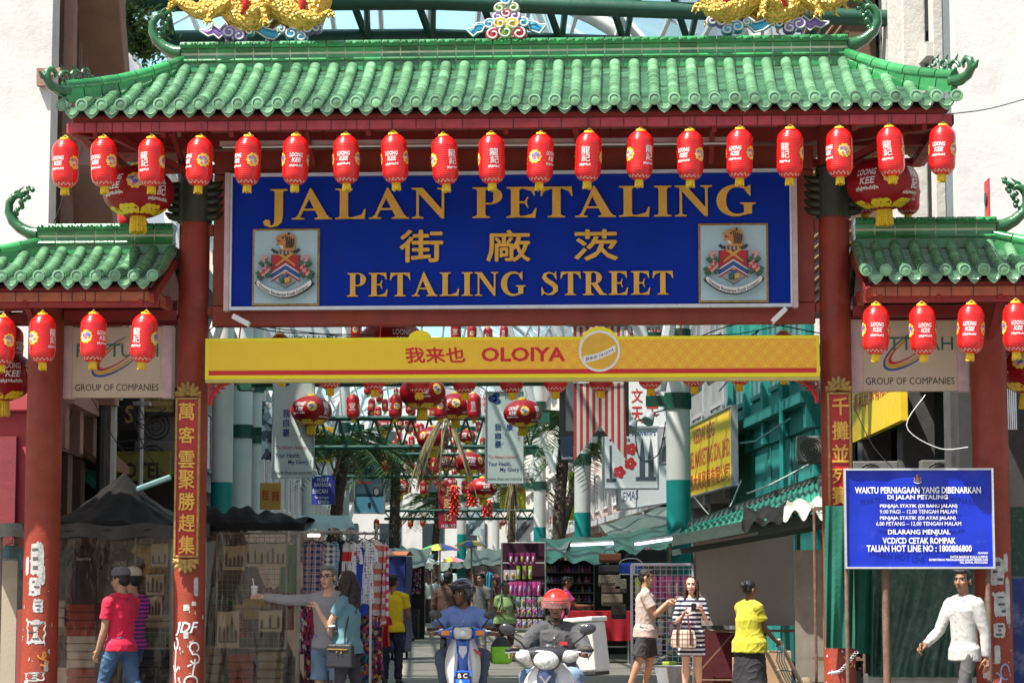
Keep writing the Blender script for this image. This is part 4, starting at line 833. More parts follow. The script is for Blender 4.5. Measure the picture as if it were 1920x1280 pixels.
# ---------------- buildings ----------------
FM=Matrix(((SN.x,SD.x,0,0),(SN.y,SD.y,0,0),(0,0,1,0),(0,0,0,1)))   # street frame: x to the right, y in
FR=math.atan2(SN.y,SN.x)
glass=mat('dark_glass',(.03,.045,.055),.08,var=.2,spec=.8);concr=mat('pale_concrete',(.55,.53,.50),.85,var=.12,scale=1.5,bump=.6,bscale=9,dirt=((.22,.2,.18),.22,1.3))
whitew=mat('white_render',(.66,.65,.64),.9,var=.10,scale=.5,bump=.22,bscale=16,dirt=((.36,.35,.34),.27,1.1))
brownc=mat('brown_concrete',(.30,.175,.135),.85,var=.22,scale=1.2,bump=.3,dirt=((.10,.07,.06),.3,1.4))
greyb=mat('grey_blue_render',(.26,.31,.33),.8,var=.15,scale=1,dirt=((.12,.14,.15),.2,1.5))
tealw=mat('teal_render',(.007,.21,.18),.75,var=.22,scale=1.2,bump=.3,dirt=((.05,.12,.11),.3,1.5))
maroon=mat('maroon_render',(.38,.05,.06),.7,var=.15,scale=1,dirt=((.5,.2,.2),.12,1.5))
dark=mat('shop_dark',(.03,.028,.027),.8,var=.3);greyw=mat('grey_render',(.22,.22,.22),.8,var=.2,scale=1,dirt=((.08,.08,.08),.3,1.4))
creamw=mat('cream_render',(.60,.55,.46),.85,var=.15,scale=1,dirt=((.25,.22,.2),.25,1.2));pinkb=mat('pink_render',(.55,.36,.33),.85,var=.15,dirt=((.25,.2,.2),.2,1.2))
louv=mat('brown_louvre',(.13,.075,.045),.7,isl=.3)
def block(name,label,side,d0,d1,a,z1,m,floors,bays,trim,z0=3.4,z_first=4.2,depth=9,shop=True,fh=3.1,pil=None,win=1.5):
    t=empty(name,S(side*a,d0),label,'building',rz=FR);L=d1-d0;s_=side
    M=Matrix.Identity(4)
    q=MB();q.span((0,0.02,z0 if shop else 0),(s_*depth,L-.02,z1));q.build('wall',m,t)
    if shop:
        q=MB();q.span((s_*1.6,.03,0),(s_*depth,L-.03,z0-.01));q.build('shop_recess_shade',dark,t)  # solid near-black block, the shade inside the shops is its colour
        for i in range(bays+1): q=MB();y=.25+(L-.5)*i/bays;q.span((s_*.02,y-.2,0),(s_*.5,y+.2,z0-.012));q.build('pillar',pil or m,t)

    q=MB()
    for i in range(bays+1): y=.16+(L-.32)*i/bays;q.span((-s_*.12,y-.15,z0),(-.0*s_,y+.15,z1-.3))
    for k in range(floors): q.span((-s_*.22,.02,z_first+fh*k-.55),(-s_*.001,L-.02,z_first+fh*k-.35))
    q.span((-s_*.35,.02,z1-.29),(-s_*.001,L-.02,z1+.15));q.build('cornice',trim,t)
    for k in range(floors):
        for i in range(bays):
            y=.16+(L-.32)*(i+.5)/bays;wd=(L/bays)*.55;z=z_first+fh*k;h=win
            if z+h>z1-.4: continue
            f=MB()
            for e in(-1,1): f.span((-s_*.06,y+e*wd/2-.05,z),(-s_*.002,y+e*wd/2+.05,z+h))
            f.span((-s_*.06,y-wd/2+.051,z),(-s_*.002,y+wd/2-.051,z+.09));f.span((-s_*.06,y-wd/2+.051,z+h-.09),(-s_*.002,y+wd/2-.051,z+h));f.span((-s_*.05,y-.03,z+.091),(-s_*.002,y+.03,z+h-.091))
            fo=f.build('window',trim,t);f=MB();f.span((-s_*.03,y-wd/2+.052,z+.092),(-s_*.001,y-.032,z+h-.092));f.span((-s_*.03,y+.032,z+.092),(-s_*.001,y+wd/2-.052,z+h-.092));f.build('pane',glass,fo)
    return t
# left: white end wall with a maroon base
t=empty('white_building',(0,0,0),'overexposed white building end on the left edge with a maroon base','building')
xr=P(93,300,3).x;q=MB();q.span((xr-14,3.0,3.82),(xr,3.35,26));q.build('wall',whitew,t)
q=MB();q.span((xr-14,2.95,0),(xr-.02,3.4,3.6));q.span((xr-14,2.8,3.6),(xr+.06,3.4,3.815));q.build('base',maroon,t,bevel=.02)
q=MB();q.span((xr-1.1,2.86,1.9),(xr-.3,2.949,3.3));q.build('window',mat('maroon_dark',(.22,.03,.04),.6),t)
q=MB();p=P(88,144,2.9);q.span((p.x-.13,2.9,p.z-.11),(p.x+.05,2.99,p.z+.11));q.bar((p.x-.05,2.9,p.z),(p.x+.22,2.75,p.z+.05),.06);q.build('bracket',brownc,t)
# left brown concrete frame building
t=block('brown_building','brown concrete building with slanting beams behind the left roof ends',-1,4.1,6.9,5.5,19,mat('recess_shade_brown',(.13,.08,.06),.85,var=.25,scale=1.2),5,2,brownc,depth=5,z0=3.2,z_first=4.3,win=1.6)  # wall behind the beams darkened, recess shade painted into the concrete
q=MB()
for k in range(4):
    for i in range(1): y=.1+i*2.3;q.bar((.3,y,6.9+k*3.2),(.3,y+2.2,4.4+k*3.2),.6,.45);q.bar((.22,y+2.3,3.9+k*3.2),(.22,y+2.3,7.05+k*3.2),.45,.4)
q.build('slanting_beam',brownc,t,bevel=.02)
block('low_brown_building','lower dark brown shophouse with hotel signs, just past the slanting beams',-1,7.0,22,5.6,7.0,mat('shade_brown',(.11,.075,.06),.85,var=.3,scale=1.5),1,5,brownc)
block('grey_shop_row','grey old shop row beyond the hotel signs on the left',-1,22.5,48,6.2,8.6,greyw,2,6,greyb)
block('cream_shop_row','cream shop row far down the left side of the street',-1,48.5,75,6.2,12.5,creamw,3,7,whitew)
block('white_shop_row','bright white shop row at the far left end of the street',-1,75.5,122,6.2,11,whitew,2,9,concr)
# right
t=block('tower_block','tall white and grey block with brown louvres on the right edge',1,6.2,16,6.2,27,greyb,6,3,concr,z0=5.0,z_first=6.2,win=2.2,pil=mat('shade_grey',(.06,.06,.06),.8,var=.3))
q=MB()
for k in range(5): q.span((-.55,3.9,6+k*3.3),(-.13,7.9,8.9+k*3.3))
q.build('louvre_box',louv,t)
q=MB()
for k in range(5):
    for j in range(16): q.bar((-.58,3.9,6+k*3.3+j*.18),(-.58,7.9,6+k*3.3+j*.18),.05,.03)
q.build('louvre',mat('tan_louvre',(.3,.19,.09),.6),t)
q=MB();q.span((-.45,.5,5.1),(-.122,1.5,27));q.build('fin',concr,t,bevel=.02)
t=empty('rendered_building',(0,0,0),'white roughly rendered building wall filling the upper right edge','building')
xl=P(1797,300,5.6).x;q=MB();q.span((xl,5.6,5.02),(xl+14,6.15,28));q.build('wall',whitew,t);q=MB();q.span((xl+.05,6.4,0),(xl+14,6.8,5.0));q.build('shop_recess_shade',dark,t)  # the lower dark slab is painted as the shade of the arcade
q=MB();q.span((xl,5.5,5.0),(xl+14,5.59,5.25));q.build('ledge',concr,t)
t=block('teal_building','teal painted old shophouse with an arched opening behind the right column',1,16.4,27,6.1,9.2,tealw,2,4,tealw,z0=4.3,z_first=5.3)
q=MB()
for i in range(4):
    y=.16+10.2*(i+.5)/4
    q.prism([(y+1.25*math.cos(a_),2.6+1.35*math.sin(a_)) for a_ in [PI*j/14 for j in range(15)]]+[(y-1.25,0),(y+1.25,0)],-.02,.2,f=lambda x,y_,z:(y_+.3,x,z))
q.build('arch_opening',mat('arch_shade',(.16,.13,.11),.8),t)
q=MB();q.span((.05,.03,0),(.3,10.57,4.29));q.build('arcade_wall',tealw,t)
q=MB()
for z in(4.5,5.9): q.tube([(-.3,.6,z),(-.28,5,z-.15),(-.3,9,z),(-.3,10.4,z-.1)],.02,5)
q.tube([(-.2,2.2,2.2),(-.2,2.2,5.8),(-.2,2.6,6.1)],.06,8);q.build('pipe',mat('teal_pipe',(.012,.2,.18),.4),t)
block('grey_building','grey metal clad building behind the yellow bag sign',1,27.4,46,6.1,12,greyw,3,5,mat('grey_trim',(.30,.31,.32),.6))
block('pink_building','pinkish shop building far down the right side',1,46.5,72,6.1,11,pinkb,2,6,whitew)
block('pale_building','pale cream shop building at the far right end',1,72.5,122,6.1,11.5,creamw,2,9,whitew)
t=empty('end_building',S(0,126),'white building closing the far end of the street','building',rz=FR)
q=MB();q.span((-16,0,0),(16,6,13));q.build('wall',whitew,t)
for i in range(7):
    for k in range(3): f=MB();f.span((-9+i*2.8,-.06,3.6+k*3),(-7.6+i*2.8,-.002,5.2+k*3));f.build('window',glass,t)
# ---------------- canopy over the street ----------------
cg=bpy.data.materials.new('canopy_glass');cg.use_nodes=True;nt=cg.node_tree;nt.nodes.clear();o_=nt.nodes.new('ShaderNodeOutputMaterial')
tr=N(nt,'ShaderNodeBsdfTransparent',Color=(.92,.95,.96,1));tl=N(nt,'ShaderNodeBsdfTranslucent',Color=(.28,.62,.75,1));gl=N(nt,'ShaderNodeBsdfGlossy',Color=(.6,.75,.8,1),Roughness=.15)
m1=N(nt,'ShaderNodeMixShader',i0=.42);m2=N(nt,'ShaderNodeMixShader',i0=.12);lk(nt,tr.outputs[0],m1.inputs[1]);lk(nt,tl.outputs[0],m1.inputs[2]);lk(nt,m1.outputs[0],m2.inputs[1]);lk(nt,gl.outputs[0],m2.inputs[2]);lk(nt,m2.outputs[0],o_.inputs[0])
dgreen=mat('truss_green',(.012,.075,.05),.45,var=.2,scale=3);ribw=mat('rib_white',(.66,.68,.68),.4,var=.1)
cn=empty('street_canopy',S(-.8,9),'arched blue glass canopy on white ribs and green trusses over the street','canopy',rz=FR)
HW,SPZ,CRZ=4.9,9.3,12.6;LEN=112
def va(u): a_=PI*(1-u);return (HW*math.cos(a_),SPZ+(CRZ-SPZ)*math.sin(a_))
for j in range(14):
    q=MB()
    for i in range(16):
        if (i*7+j*3)%11==0: continue
        a_,b_=va(i/16+.004),va((i+1)/16-.004);y0,y1=j*8+.06,j*8+7.94;q.add([(a_[0],y0,a_[1]),(b_[0],y0,b_[1]),(b_[0],y1,b_[1]),(a_[0],y1,a_[1])],[(0,1,2,3)])
    q.build('glass_panel',cg,cn)
for j in range(15):
    q=MB();q.tube([(va(i/24)[0]*1.01,j*8,va(i/24)[1]+.0) for i in range(25)],.15 if j else .18,8);
    if j<10 and j%2==0: q.tube([(va(i/24)[0]*.86,j*8+4,va(i/24)[1]-.55) for i in range(25)],.09,6)
    q.build('rib',ribw,cn,smooth=60)
q=MB()
for i in range(1,16):
    x,z=va(i/16);q.bar((x*.99,0,z-.1),(x*.99,LEN,z-.1),.07,.09)
for j in range(0,112,2):
    for s_ in(0,1): x0,z0=va(.14+.72*s_);q.bar((x0,j,z0-.05),(x0*.6,j+2,z0+1.55),.04)
q.build('purlin',ribw,cn)
q=MB()
for y,zb in((.4,10.25),(1.4,9.9)):
    q.tube([(-9,y,zb-.15),(0,y,zb),(9,y,zb-.25)],.13 if y<1 else .17,10);
q.tube([(-9,.9,11.1),(0,.9,11.25),(9,.9,11.05)],.13,10)
for i in range(19):
    x=-9+i;q.tube([(x,.4,10.15),(x+.5,.9,11.1)],.06,6);q.tube([(x+.5,.9,11.1),(x+1,1.4,9.85)],.06,6);q.tube([(x,.4,10.15),(x,1.4,9.85)],.05,6)
q.build('front_truss',dgreen,cn,smooth=60)
q=MB();q.span((-2.8,.5,10.4),(3.2,1.3,10.43));q.build('walkway_mesh',mat('mesh_grey',(.25,.28,.28),.6,alpha=.6),cn)
q=MB()
for s_ in(-1,1):
    q.bar((s_*HW,0,SPZ),(s_*HW,LEN,SPZ),.25,.3)
    for j in range(0,112,16): q.tube([(s_*4.2,j+8,5),(s_*HW,j+8,SPZ)],.12,8);q.tube([(s_*4.2,j+8,5),(s_*2,j+8,SPZ+2.7)],.12,8)
q.build('gutter_beam',ribw,cn)
# white posts with teal bases
postw=mat('post_white',(.66,.67,.64),.5,var=.1,scale=1.5,dirt=((.4,.42,.4),.15,2));teal=mat('post_teal',(.008,.25,.23),.45,var=.1)
posts=[(416,19,.205,True,'thick white post with teal base beside the left inner column'),(452,27,.24,False,'plain white post standing left of the pair by the left health banner'),(479,29,.16,False,'slimmer plain white post of the pair by the left health banner'),(576,36,.15,False,'plain white post behind the left health banner'),(645,44,.16,False,'white post just left of the car poster'),(1272,18.5,.225,True,'nearest white post with teal base on the right side'),(1092,39.5,.225,True,'second white post with teal base, below the striped pennant'),(1012,57.5,.22,True,'third white post with teal base, beside the right health banner'),(866,70,.19,True,'far white post under the firecracker strings'),(902,92,.2,False,'farthest white post, right of the motorbike poster'),(930,80,.16,False,'far white post behind the green and yellow sign')]
for px,Y,r,tb,l in posts:
    p=P(px,900,Y);t=empty('canopy_post',(p.x,Y,0),l,'post','white posts along the street');del t['group']
    q=MB();q.lathe([(r,3.42 if tb else 0),(r,9.6)],24);q.build('shaft',postw,t,smooth=50)
    if tb: q=MB();q.lathe([(r*1.01,0),(r*1.01,3.419)],24);q.build('base_band',teal,t,smooth=50)
    q=MB()
    for z in((4.75,5.95,7.6) if px!=416 else (7.6,)): q.lathe([(r+.03,z),(r+.03,z+.3)],20);q.span((-.6 if px>900 else 0,-.05,z+.05),(0 if px>900 else .6,.05,z+.25))
    q.build('clamp',dgreen,t,smooth=40)
# lattice beams
for px0,px1,yt,yb,Y,l in((470,1095,719,735,18.6,'nearest green truss beam, just under the yellow banner'),(566,1010,784,838,29,'second green truss beam, with lanterns in front of it'),(585,910,852,893,41,'third green truss beam, below the withered frond'),(720,1000,957,972,62,'fourth and farthest green truss beam over the umbrellas')):
    a=P(px0,yt,Y);b=P(px1,yt,Y);h=a.z-P(px0,yb,Y).z;wd=b.x-a.x;t=empty('truss_beam',a,l,'beam');q=MB();q.tube([(0,0,0),(wd,0,0)],.055,8);q.tube([(0,.3,0),(wd,.3,0)],.045,8);n=max(4,int(wd/.42))
    if h>.25:
        q.tube([(0,.15,-h),(wd,.15,-h)],.055,8)
        for i in range(n): x0=wd*i/n;x1=wd*(i+.5)/n;q.tube([(x0,0,0),(x1,.15,-h)],.025,5);q.tube([(x1,.15,-h),(wd*(i+1)/n,0,0)],.025,5);q.tube([(x0,.3,0),(x1,.15,-h)],.02,5)
    for i in range(n): q.tube([(wd*i/n,0,0),(wd*i/n,.3,0)],.02,4)
    q.build('lattice',dgreen,t,smooth=60);q=MB();q.span((-.25,-.05,-.12),(.02,.35,.12));q.span((wd-.02,-.05,-.12),(wd+.25,.35,.12));q.build('end_plate',dgreen,t)
# ---------------- palms and shrubs ----------------
trunkm=mat('palm_trunk',(.09,.065,.05),.9,var=.4,scale=9,bump=1.,bscale=14,isl=.4);fr=mat('frond_green',(.045,.10,.03),.5,isl=.5,var=.2,bump=0);dry=mat('frond_dry',(.36,.28,.15),.8,isl=.45,var=.2,bump=0);leafm=mat('shrub_leaf',(.09,.20,.035),.5,isl=.5,bump=0)
def frond(m,o,d,L,droop,nl=26,k=0,hang_=0.):
    o=V(o);d=V(d).normalized();side=d.cross(V((0,0,1)));side=side.normalized() if side.length>.1 else V((1,0,0));pts=[]
    for i in range(nl+1):
        u=i/nl;pts.append(o+d*L*u+V((0,0,-droop*u*u*L)))
    m.tube(pts[::2],[.018*(1-.8*i/(nl/2)) for i in range(len(pts[::2]))],5,k=k)
    for i in range(4,nl+1):
        u=i/nl;l=L*.36*(1-abs(u-.5)*1.1)
        for s_ in(-1,1):
            tip=pts[i]+side*s_*l*(.9-hang_)+d*l*.45+V((0,0,-l*(.25+hang_*1.2+random.uniform(0,.3))));w_=d*.018
            m.add([pts[i]-w_,pts[i]+w_,(pts[i]+tip)/2+w_+V((0,0,.05*l)),tip,(pts[i]+tip)/2-w_+V((0,0,.05*l))],[(0,1,2,3,4)],k)
for px,yb,Y,h,lean,l,dr_ in((742,1055,42,5.2,-.02,'palm with dark shaggy trunk behind the blue cart',1),(622,962,32,5.0,.1,'palm with dead hanging fronds beside the blue school sign',1),(1046,1000,34,5.6,.05,'palm whose dark trunk stands between the right health banner and the striped pennant',0),(1036,1000,52,6.2,.35,'leaning palm trunk behind the third teal based post',0),(815,1000,75,5,.05,'far palm behind the firecracker strings',1),(960,1000,66,5.5,0,'far palm over the green and yellow sign',1)):
    p=P(px,yb,Y);t=empty('palm_tree',(p.x,Y,0),l,'tree');q=MB();n=46
    c=lambda u:V((lean*u*u*h*.6+.03*math.sin(u*9),0,h*u))
    q.tube([c(i/14) for i in range(15)],[.17-.03*i/14 for i in range(15)],9)
    for i in range(n*5):
        u=random.random();a_=random.uniform(0,6.28);o=c(u);d=V((math.cos(a_),math.sin(a_),.9));q.add([o+d*.12+V((-.05*math.sin(a_),.05*math.cos(a_),0)),o+d*.12-V((-.05*math.sin(a_),.05*math.cos(a_),0)),o+d*.24+V((0,0,.06))],[(0,1,2)])
    q.build('trunk',trunkm,t);q=MB();top=c(1.)
    for i in range(22):
        a_=i*2.4;e=random.uniform(-.15,.8);frond(q,top,(math.cos(a_),math.sin(a_),e),random.uniform(1.5,2.1),random.uniform(.4,.8))
    q.build('crown',fr,t);q=MB()
    for i in range(3 if dr_ and Y<50 else 1): a_=i*1.9+.5;frond(q,top-V((0,0,.1)),(math.cos(a_)*.5,math.sin(a_)*.5,-.3),.6,1.1,hang_=.8)
    q.build('dead_frond',dry,t)
for px,py,Y,l,L in((838,785,28,'withered straw coloured palm frond hanging over the second truss beam',1.5),(960,905,44,'withered palm frond dangling under the right health banner',1.1)):
    q=MB();o=P(px,py,Y);t=empty('withered_frond',o,l,'palm frond')
    for k in range(15): frond(q,(random.uniform(-.12,.12),random.uniform(-.1,.1),random.uniform(-.1,.05)),(random.uniform(-.9,.6),random.uniform(-.4,.4),-.2 if L>1.2 else -1.6),L*random.uniform(.35,.62),1.5,nl=20,hang_=.75)
    q.build('leaflets',dry,t)
def shrub(px,py,Y,rx,rz,n,l,seed=1):
    rnd=random.Random(seed);o=P(px,py,Y);t=empty('shrub',o,l,'shrub');q=MB();b=MB()
    for k in range(16):
        d=V((rnd.gauss(0,.6),rnd.gauss(0,.4),rnd.uniform(-.9,.9)));e=V((d.x*rx,d.y*rx,d.z*rz));b.tube([(0,0,-rz*.4),e*.5+V((0,0,.1)),e],[.018,.012,.004],4)
        for i in range(n//16):
            c=e*rnd.uniform(.35,1.1)+V((rnd.gauss(0,.07),rnd.gauss(0,.07),rnd.gauss(0,.07)));s_=V((rnd.gauss(0,1),rnd.gauss(0,1),rnd.gauss(0,1))).normalized()*.055;u=V((rnd.gauss(0,1),rnd.gauss(0,1),rnd.gauss(0,1))).cross(s_).normalized()*.02;q.add([c-s_,c+u,c+s_,c-u],[(0,1,2,3)])
    q.build('foliage',leafm,t);b.build('stem',trunkm,t)
shrub(228,42,6.6,.45,.5,900,'leafy shrub growing out of the brown building above the left roof',1)
shrub(262,85,6.8,.25,.3,350,'smaller leafy shrub hanging below the bigger one on the brown building',2)
# ---------------- hanging banners and signs ----------------
def bsign(name,label,cat,x0,y0,x1,y1,Y0,mt,texts=(),Y1=None,thick=.12,frame=None,mats=(),art=None,skew=0,back=None):
    """a board whose left edge is at pixel x0 on the plane Y0 and right edge at x1 on Y1; y0,y1 top and bottom at the left edge"""
    Y1=Y0 if Y1 is None else Y1
    A=P(x0,y1,Y0);T=P(x0,y0,Y0);B=P(x1,y1,Y1);wd=math.hypot(B.x-A.x,Y1-Y0);h=T.z-A.z
    t=empty(name,A,label,cat,rz=math.atan2(Y1-Y0,B.x-A.x));q=MB();q.span((0,0,0),(wd,thick,h));q.build('board',mt,t)
    if frame:
        q=MB();e=frame[1];q.span((-e,-.03,-e),(wd+e,thick+.02,-.001));q.span((-e,-.03,h+.001),(wd+e,thick+.02,h+e));q.span((-e,-.03,0),(-.001,thick+.02,h));q.span((wd+.001,-.03,0),(wd+e,thick+.02,h));q.build('frame',frame[0],t)
    if texts:
        q=MB()
        for s_,a,b,c,d,k,*bd in texts: putt(q,s_,(a*wd,b*h,c*wd,d*h),bold=bd[0] if bd else 0,k=k,y=-.004-.002*k)
        q.build('lettering',list(mats),t)
    if art: q=MB();k=art(q,wd,h);q.build('picture',k,t)
    return t,wd,h
navy=mat('print_navy',(.02,.05,.2),.5);rdp=mat('print_red',(.5,.03,.03),.5);blk=mat('print_black',(.02,.02,.02),.5);clo=mat('banner_cloth',(.50,.58,.56),.8,var=.08,scale=2,bump=.3,bscale=5);yls=mat('sign_yellow',(.72,.50,.015),.5,var=.08);whs=mat('sign_white',(.66,.68,.68),.5,var=.06)
for x0,y0,x1,y1,Y,l in((511,699,587,895,18,'left of the two pale health banners on posts'),(911,735,981,905,22,'right of the two pale health banners, by the third teal post')):
    def bird(q,wd,h):
        for a,b,r in((.18,.93,.10),(.28,.965,.07),(.3,.90,.08)): q.prism([(wd*a+r*wd*math.cos(t_)*1.3,h*b+r*wd*math.sin(t_)) for t_ in [2*PI*i/12 for i in range(12)]],-.006,-.001)
        for i in range(40): x=wd*random.uniform(.15,.85);z=h*random.uniform(.35,.62);r=random.uniform(.006,.022);q.prism([(x+r*math.cos(t_),z+r*math.sin(t_)) for t_ in [2*PI*i/6 for i in range(6)]],-.003,-.001,1)
        return [navy,mat('pale_splash',(.36,.52,.58),.6)]
    bsign('cloth_banner',l,'banner',x0,y0,x1,y1,Y,clo,[('ZHEN-AO' if x0>600 else '珍奥',.5,.93,.92,.97,2),('康',.55,.575,.72,.65,0,.02),('我',.24,.575,.41,.65,0,.02),('自',.25,.485,.40,.555,0,.02),('豪',.24,.39,.41,.465,0,.02),('时',.84,.53,.93,.57,1),('代',.84,.46,.93,.51,1),('"The Millinium\'s Nutrition"',.06,.27,.85,.305,1),('Your Health,',.06,.18,.68,.235,0,.01),('My Glory !',.38,.115,.95,.17,0,.01),('www.zhen-ao.com.my',.05,.02,.97,.065,2)],mats=[navy,rdp,blk],art=bird,thick=.03,frame=(steel,.015))
# striped swallow-tailed pennant
p0=P(1075,612,14);p1=P(1166,612,14);wd=p1.x-p0.x;h=p0.z-P(1075,865,14).z
t=empty('striped_pennant',p0,'long red and cream striped swallow tailed pennant beside the souvenir signs','pennant');q=MB()
q.grid(lambda u,v:(u*wd+.10*wd*v*(u),.03*math.sin(u*9+v*3)-.02*math.sin(v*7),-h*v*(.74+.26*abs(2*u-1))),26,18)
q.build('cloth',mat('striped_cloth',pat=stripes(0,.105,.5,(.33,.035,.045),(.50,.46,.41)),rough=.9,var=.12,bump=.1),t,smooth=180);q=MB();q.grid(lambda u,v:(u*wd*1.03,-.01+.03*math.sin(u*9+1.6)-.02*math.sin(1.6*u),-h*.40-.05*v),12,1);q.build('hem',clo,t);q=MB();q.tube([(-.1,0,.02),(wd+.1,0,.02)],.02,8);q.build('rod',dgreen,t)
bsign('framed_panel','dark framed grey panel behind the striped pennant','panel',1058,640,1170,808,17,mat('panel_grey',(.12,.13,.14),.6),frame=(black,.09))
bsign('shop_sign','dark blue hanging sign with small white words below the framed panel','sign',1051,808,1075,862,24,mat('navy_board',(.015,.03,.06),.5),[('buncho',.1,.03,.95,.13,0)],mats=[whs])
bsign('lightbox_sign','white lightbox with red title and four big red characters','sign',1168,612,1250,800,24,whs,[('DAN KOMIK',.05,.88,.95,.99,0,.01),('WORLD SDN BHD',.0,.46,1.0,.56,1,.01),('天',.2,.04,.45,.20,0,.02),('下',.55,.04,.8,.20,0,.02),('文',.2,.24,.45,.38,0,.02),('章',.55,.24,.8,.38,0,.02)],mats=[rdp,navy],frame=(steel,.03))
def souv(q,wd,h):
    for a,b in((.72,.22),(.88,.22)): q.prism([(wd*(a-.05),h*.16),(wd*(a+.05),h*.16),(wd*(a+.05),h*.5),(wd*(a+.03),h*.66),(wd*a,h*.84),(wd*(a-.03),h*.66),(wd*(a-.05),h*.5)],-.006,-.001)
    q.span((wd*.72,-.005,h*.42),(wd*.88,-.001,h*.44));q.span((wd*.6,-.007,h*.12),(wd*.97,-.001,h*.18));q.span((wd*.12,-.006,h*.14),(wd*.16,-.001,h*.7));q.span((wd*.06,-.007,h*.1),(wd*.24,-.001,h*.15))
    for a,b in((.52,.64),(.5,.40),(.30,.26)):
        for k in range(5): t_=k*1.257;cx,cz=wd*a+.075*math.cos(t_),h*b+.075*math.sin(t_);q.prism([(cx+.06*math.cos(s_),cz+.06*math.sin(s_)) for s_ in [2*PI*i/10 for i in range(10)]],-.004-.0005*k,-.001,1)
    return [mat('tower_ink',(.08,.09,.12),.5),rdp]
bsign('souvenir_sign','white souvenir lightbox with red hibiscus flowers and grey twin towers','sign',1131,801,1233,914,24,whs,[('House Of Souvenirs',.05,.86,.97,.96,0,.01),('Malaysia',.12,.74,.5,.84,0,.01)],mats=[navy],art=souv,frame=(steel,.03),thick=.4)
bsign('shop_sign','slanting white shop board below the hibiscus lightbox','sign',1158,888,1262,955,34,whs,[('KEDAI JAM DAN',.12,.55,.75,.8,0),('EMAS',.12,.2,.4,.45,0)],mats=[navy],Y1=28,frame=(steel,.03))
def wiggle(q,wd,h): return [rdp]
bsign('shop_sign','yellow bag shop sign with red capitals slanting out over the right stalls','sign',1293,802,1374,930,31,yls,[('KEDAI BEG',.12,.72,.62,.93,0,.012),('NEL MARKETING SDN. BHD.',.0,.38,.96,.62,0,.012),('惠大具贸易有限公司',.0,.06,.94,.30,0,.012)],mats=[rdp],Y1=24,frame=(steel,.03),thick=.1)
bsign('shop_sign','yellow sign with red characters behind the right hand company board','sign',1598,722,1690,830,14,yls,[('泰和皮革有限公司',.05,.5,.95,.8,0,.01)],mats=[rdp],Y1=8.5,thick=.1)
bsign('hotel_awning_sign','olive green cloth sign with dark capitals above the tarpaulin stall roof','sign',203,846,318,900,7.9,mat('olive_cloth',(.17,.18,.04),.7),[('HOTEL',.06,.06,.9,.62,0,.03)],mats=[blk])
bsign('hotel_board','dark yellow board with a phone number under the left company board','sign',272,732,326,772,8,mat('mustard',(.36,.26,.08),.6),[('+603 20221',.05,.5,.98,.8,0),('www.sasanahotel',.05,.12,.98,.36,0)],mats=[blk],frame=(black,.05))
bsign('school_sign','blue language centre sign with white words','sign',584,892,627,945,27,mat('school_blue',(.02,.035,.26),.5),[('PUSAT',.25,.8,.75,.93,0,.01),('BAHASA',.12,.62,.85,.76,0,.01),('ERICAN',.05,.38,.7,.54,0,.01),('language',.15,.18,.75,.3,0),('centre',.3,.03,.75,.15,0)],mats=[whs])
bsign('shop_sign','orange shop sign with dark red characters beside the stall roof','sign',487,905,525,955,22,mat('sign_orange',(.55,.30,.06),.6),[('老店',.1,.35,.42,.75,0,.01),('茶餐',.58,.3,.95,.7,0,.01)],mats=[rdp])
bsign('shop_sign','yellow shop sign partly behind the second truss beam','sign',594,800,624,866,36,yls,[('KEDAI',.1,.78,.9,.95,0,.01),('SDN. BHD',.0,.42,1,.56,0,.01),('永安',.1,.08,.9,.34,0,.02)],mats=[rdp])
bsign('poster_board','black and white comic poster board beside the left health banner','poster',490,752,511,862,26,mat('comic',pat=blot([(.05,.06,.08),(.6,.65,.68),(.1,.12,.15),(.3,.36,.4)],7),rough=.6),[('UTIK',.05,.88,.98,.98,0)],mats=[whs])
def car(q,wd,h):
    q.span((0,-.003,h*.26),(wd,-.001,h*.72));q.prism([(wd*.0,h*.3),(wd*.9,h*.3),(wd*.97,h*.42),(wd*.9,h*.56),(wd*.55,h*.66),(0,h*.70)],-.006,-.001,1);q.prism([(wd*.05,h*.56),(wd*.75,h*.54),(wd*.5,h*.63),(wd*.05,h*.66)],-.008,-.001,0)
    q.prism([(wd*.05,h*.48),(wd*.5,h*.47),(wd*.55,h*.5),(wd*.1,h*.52)],-.009,-.001,2);q.prism([(wd*.75+.11*math.cos(a_),h*.34+.15*math.sin(a_)) for a_ in [2*PI*i/16 for i in range(16)]],-.010,-.001,3);q.prism([(wd*.75+.07*math.cos(a_),h*.34+.1*math.sin(a_)) for a_ in [2*PI*i/16 for i in range(16)]],-.011,-.001,4)
    q.prism([(wd*.5-.05,h*.16),(wd*.5+.05,h*.16),(wd*.5+.05,h*.1),(wd*.5,h*.05),(wd*.5-.05,h*.1)],-.006,-.001,3)
    return [mat('ad_dark',(.015,.035,.045),.3),mat('ad_car',(.06,.11,.13),.2),mat('ad_light',(.4,.02,.03),.3),blk,steel]
bsign('car_poster','tall blue poster of a dark car on a post','poster',666,846,719,960,44,mat('poster_blue',(.10,.30,.42),.4,var=.1),[('persona',.15,.86,.95,.94,0,.02),('Elegance Sempurna',.25,.78,.95,.83,0)],mats=[blk],art=car,frame=(steel,.04),thick=.15)
bsign('vertical_sign','dark red vertical sign with gold characters over the far umbrellas','sign',822,905,856,990,62,mat('deep_red_board',(.33,.01,.03),.5),[('金',.3,.72,.72,.92,0,.02),('莲',.3,.45,.72,.65,0,.02),('记',.3,.17,.72,.38,0,.02),('0838-7677',.15,.02,.95,.09,1)],mats=[mat('sign_gold',(.75,.55,.2),.5),whs])
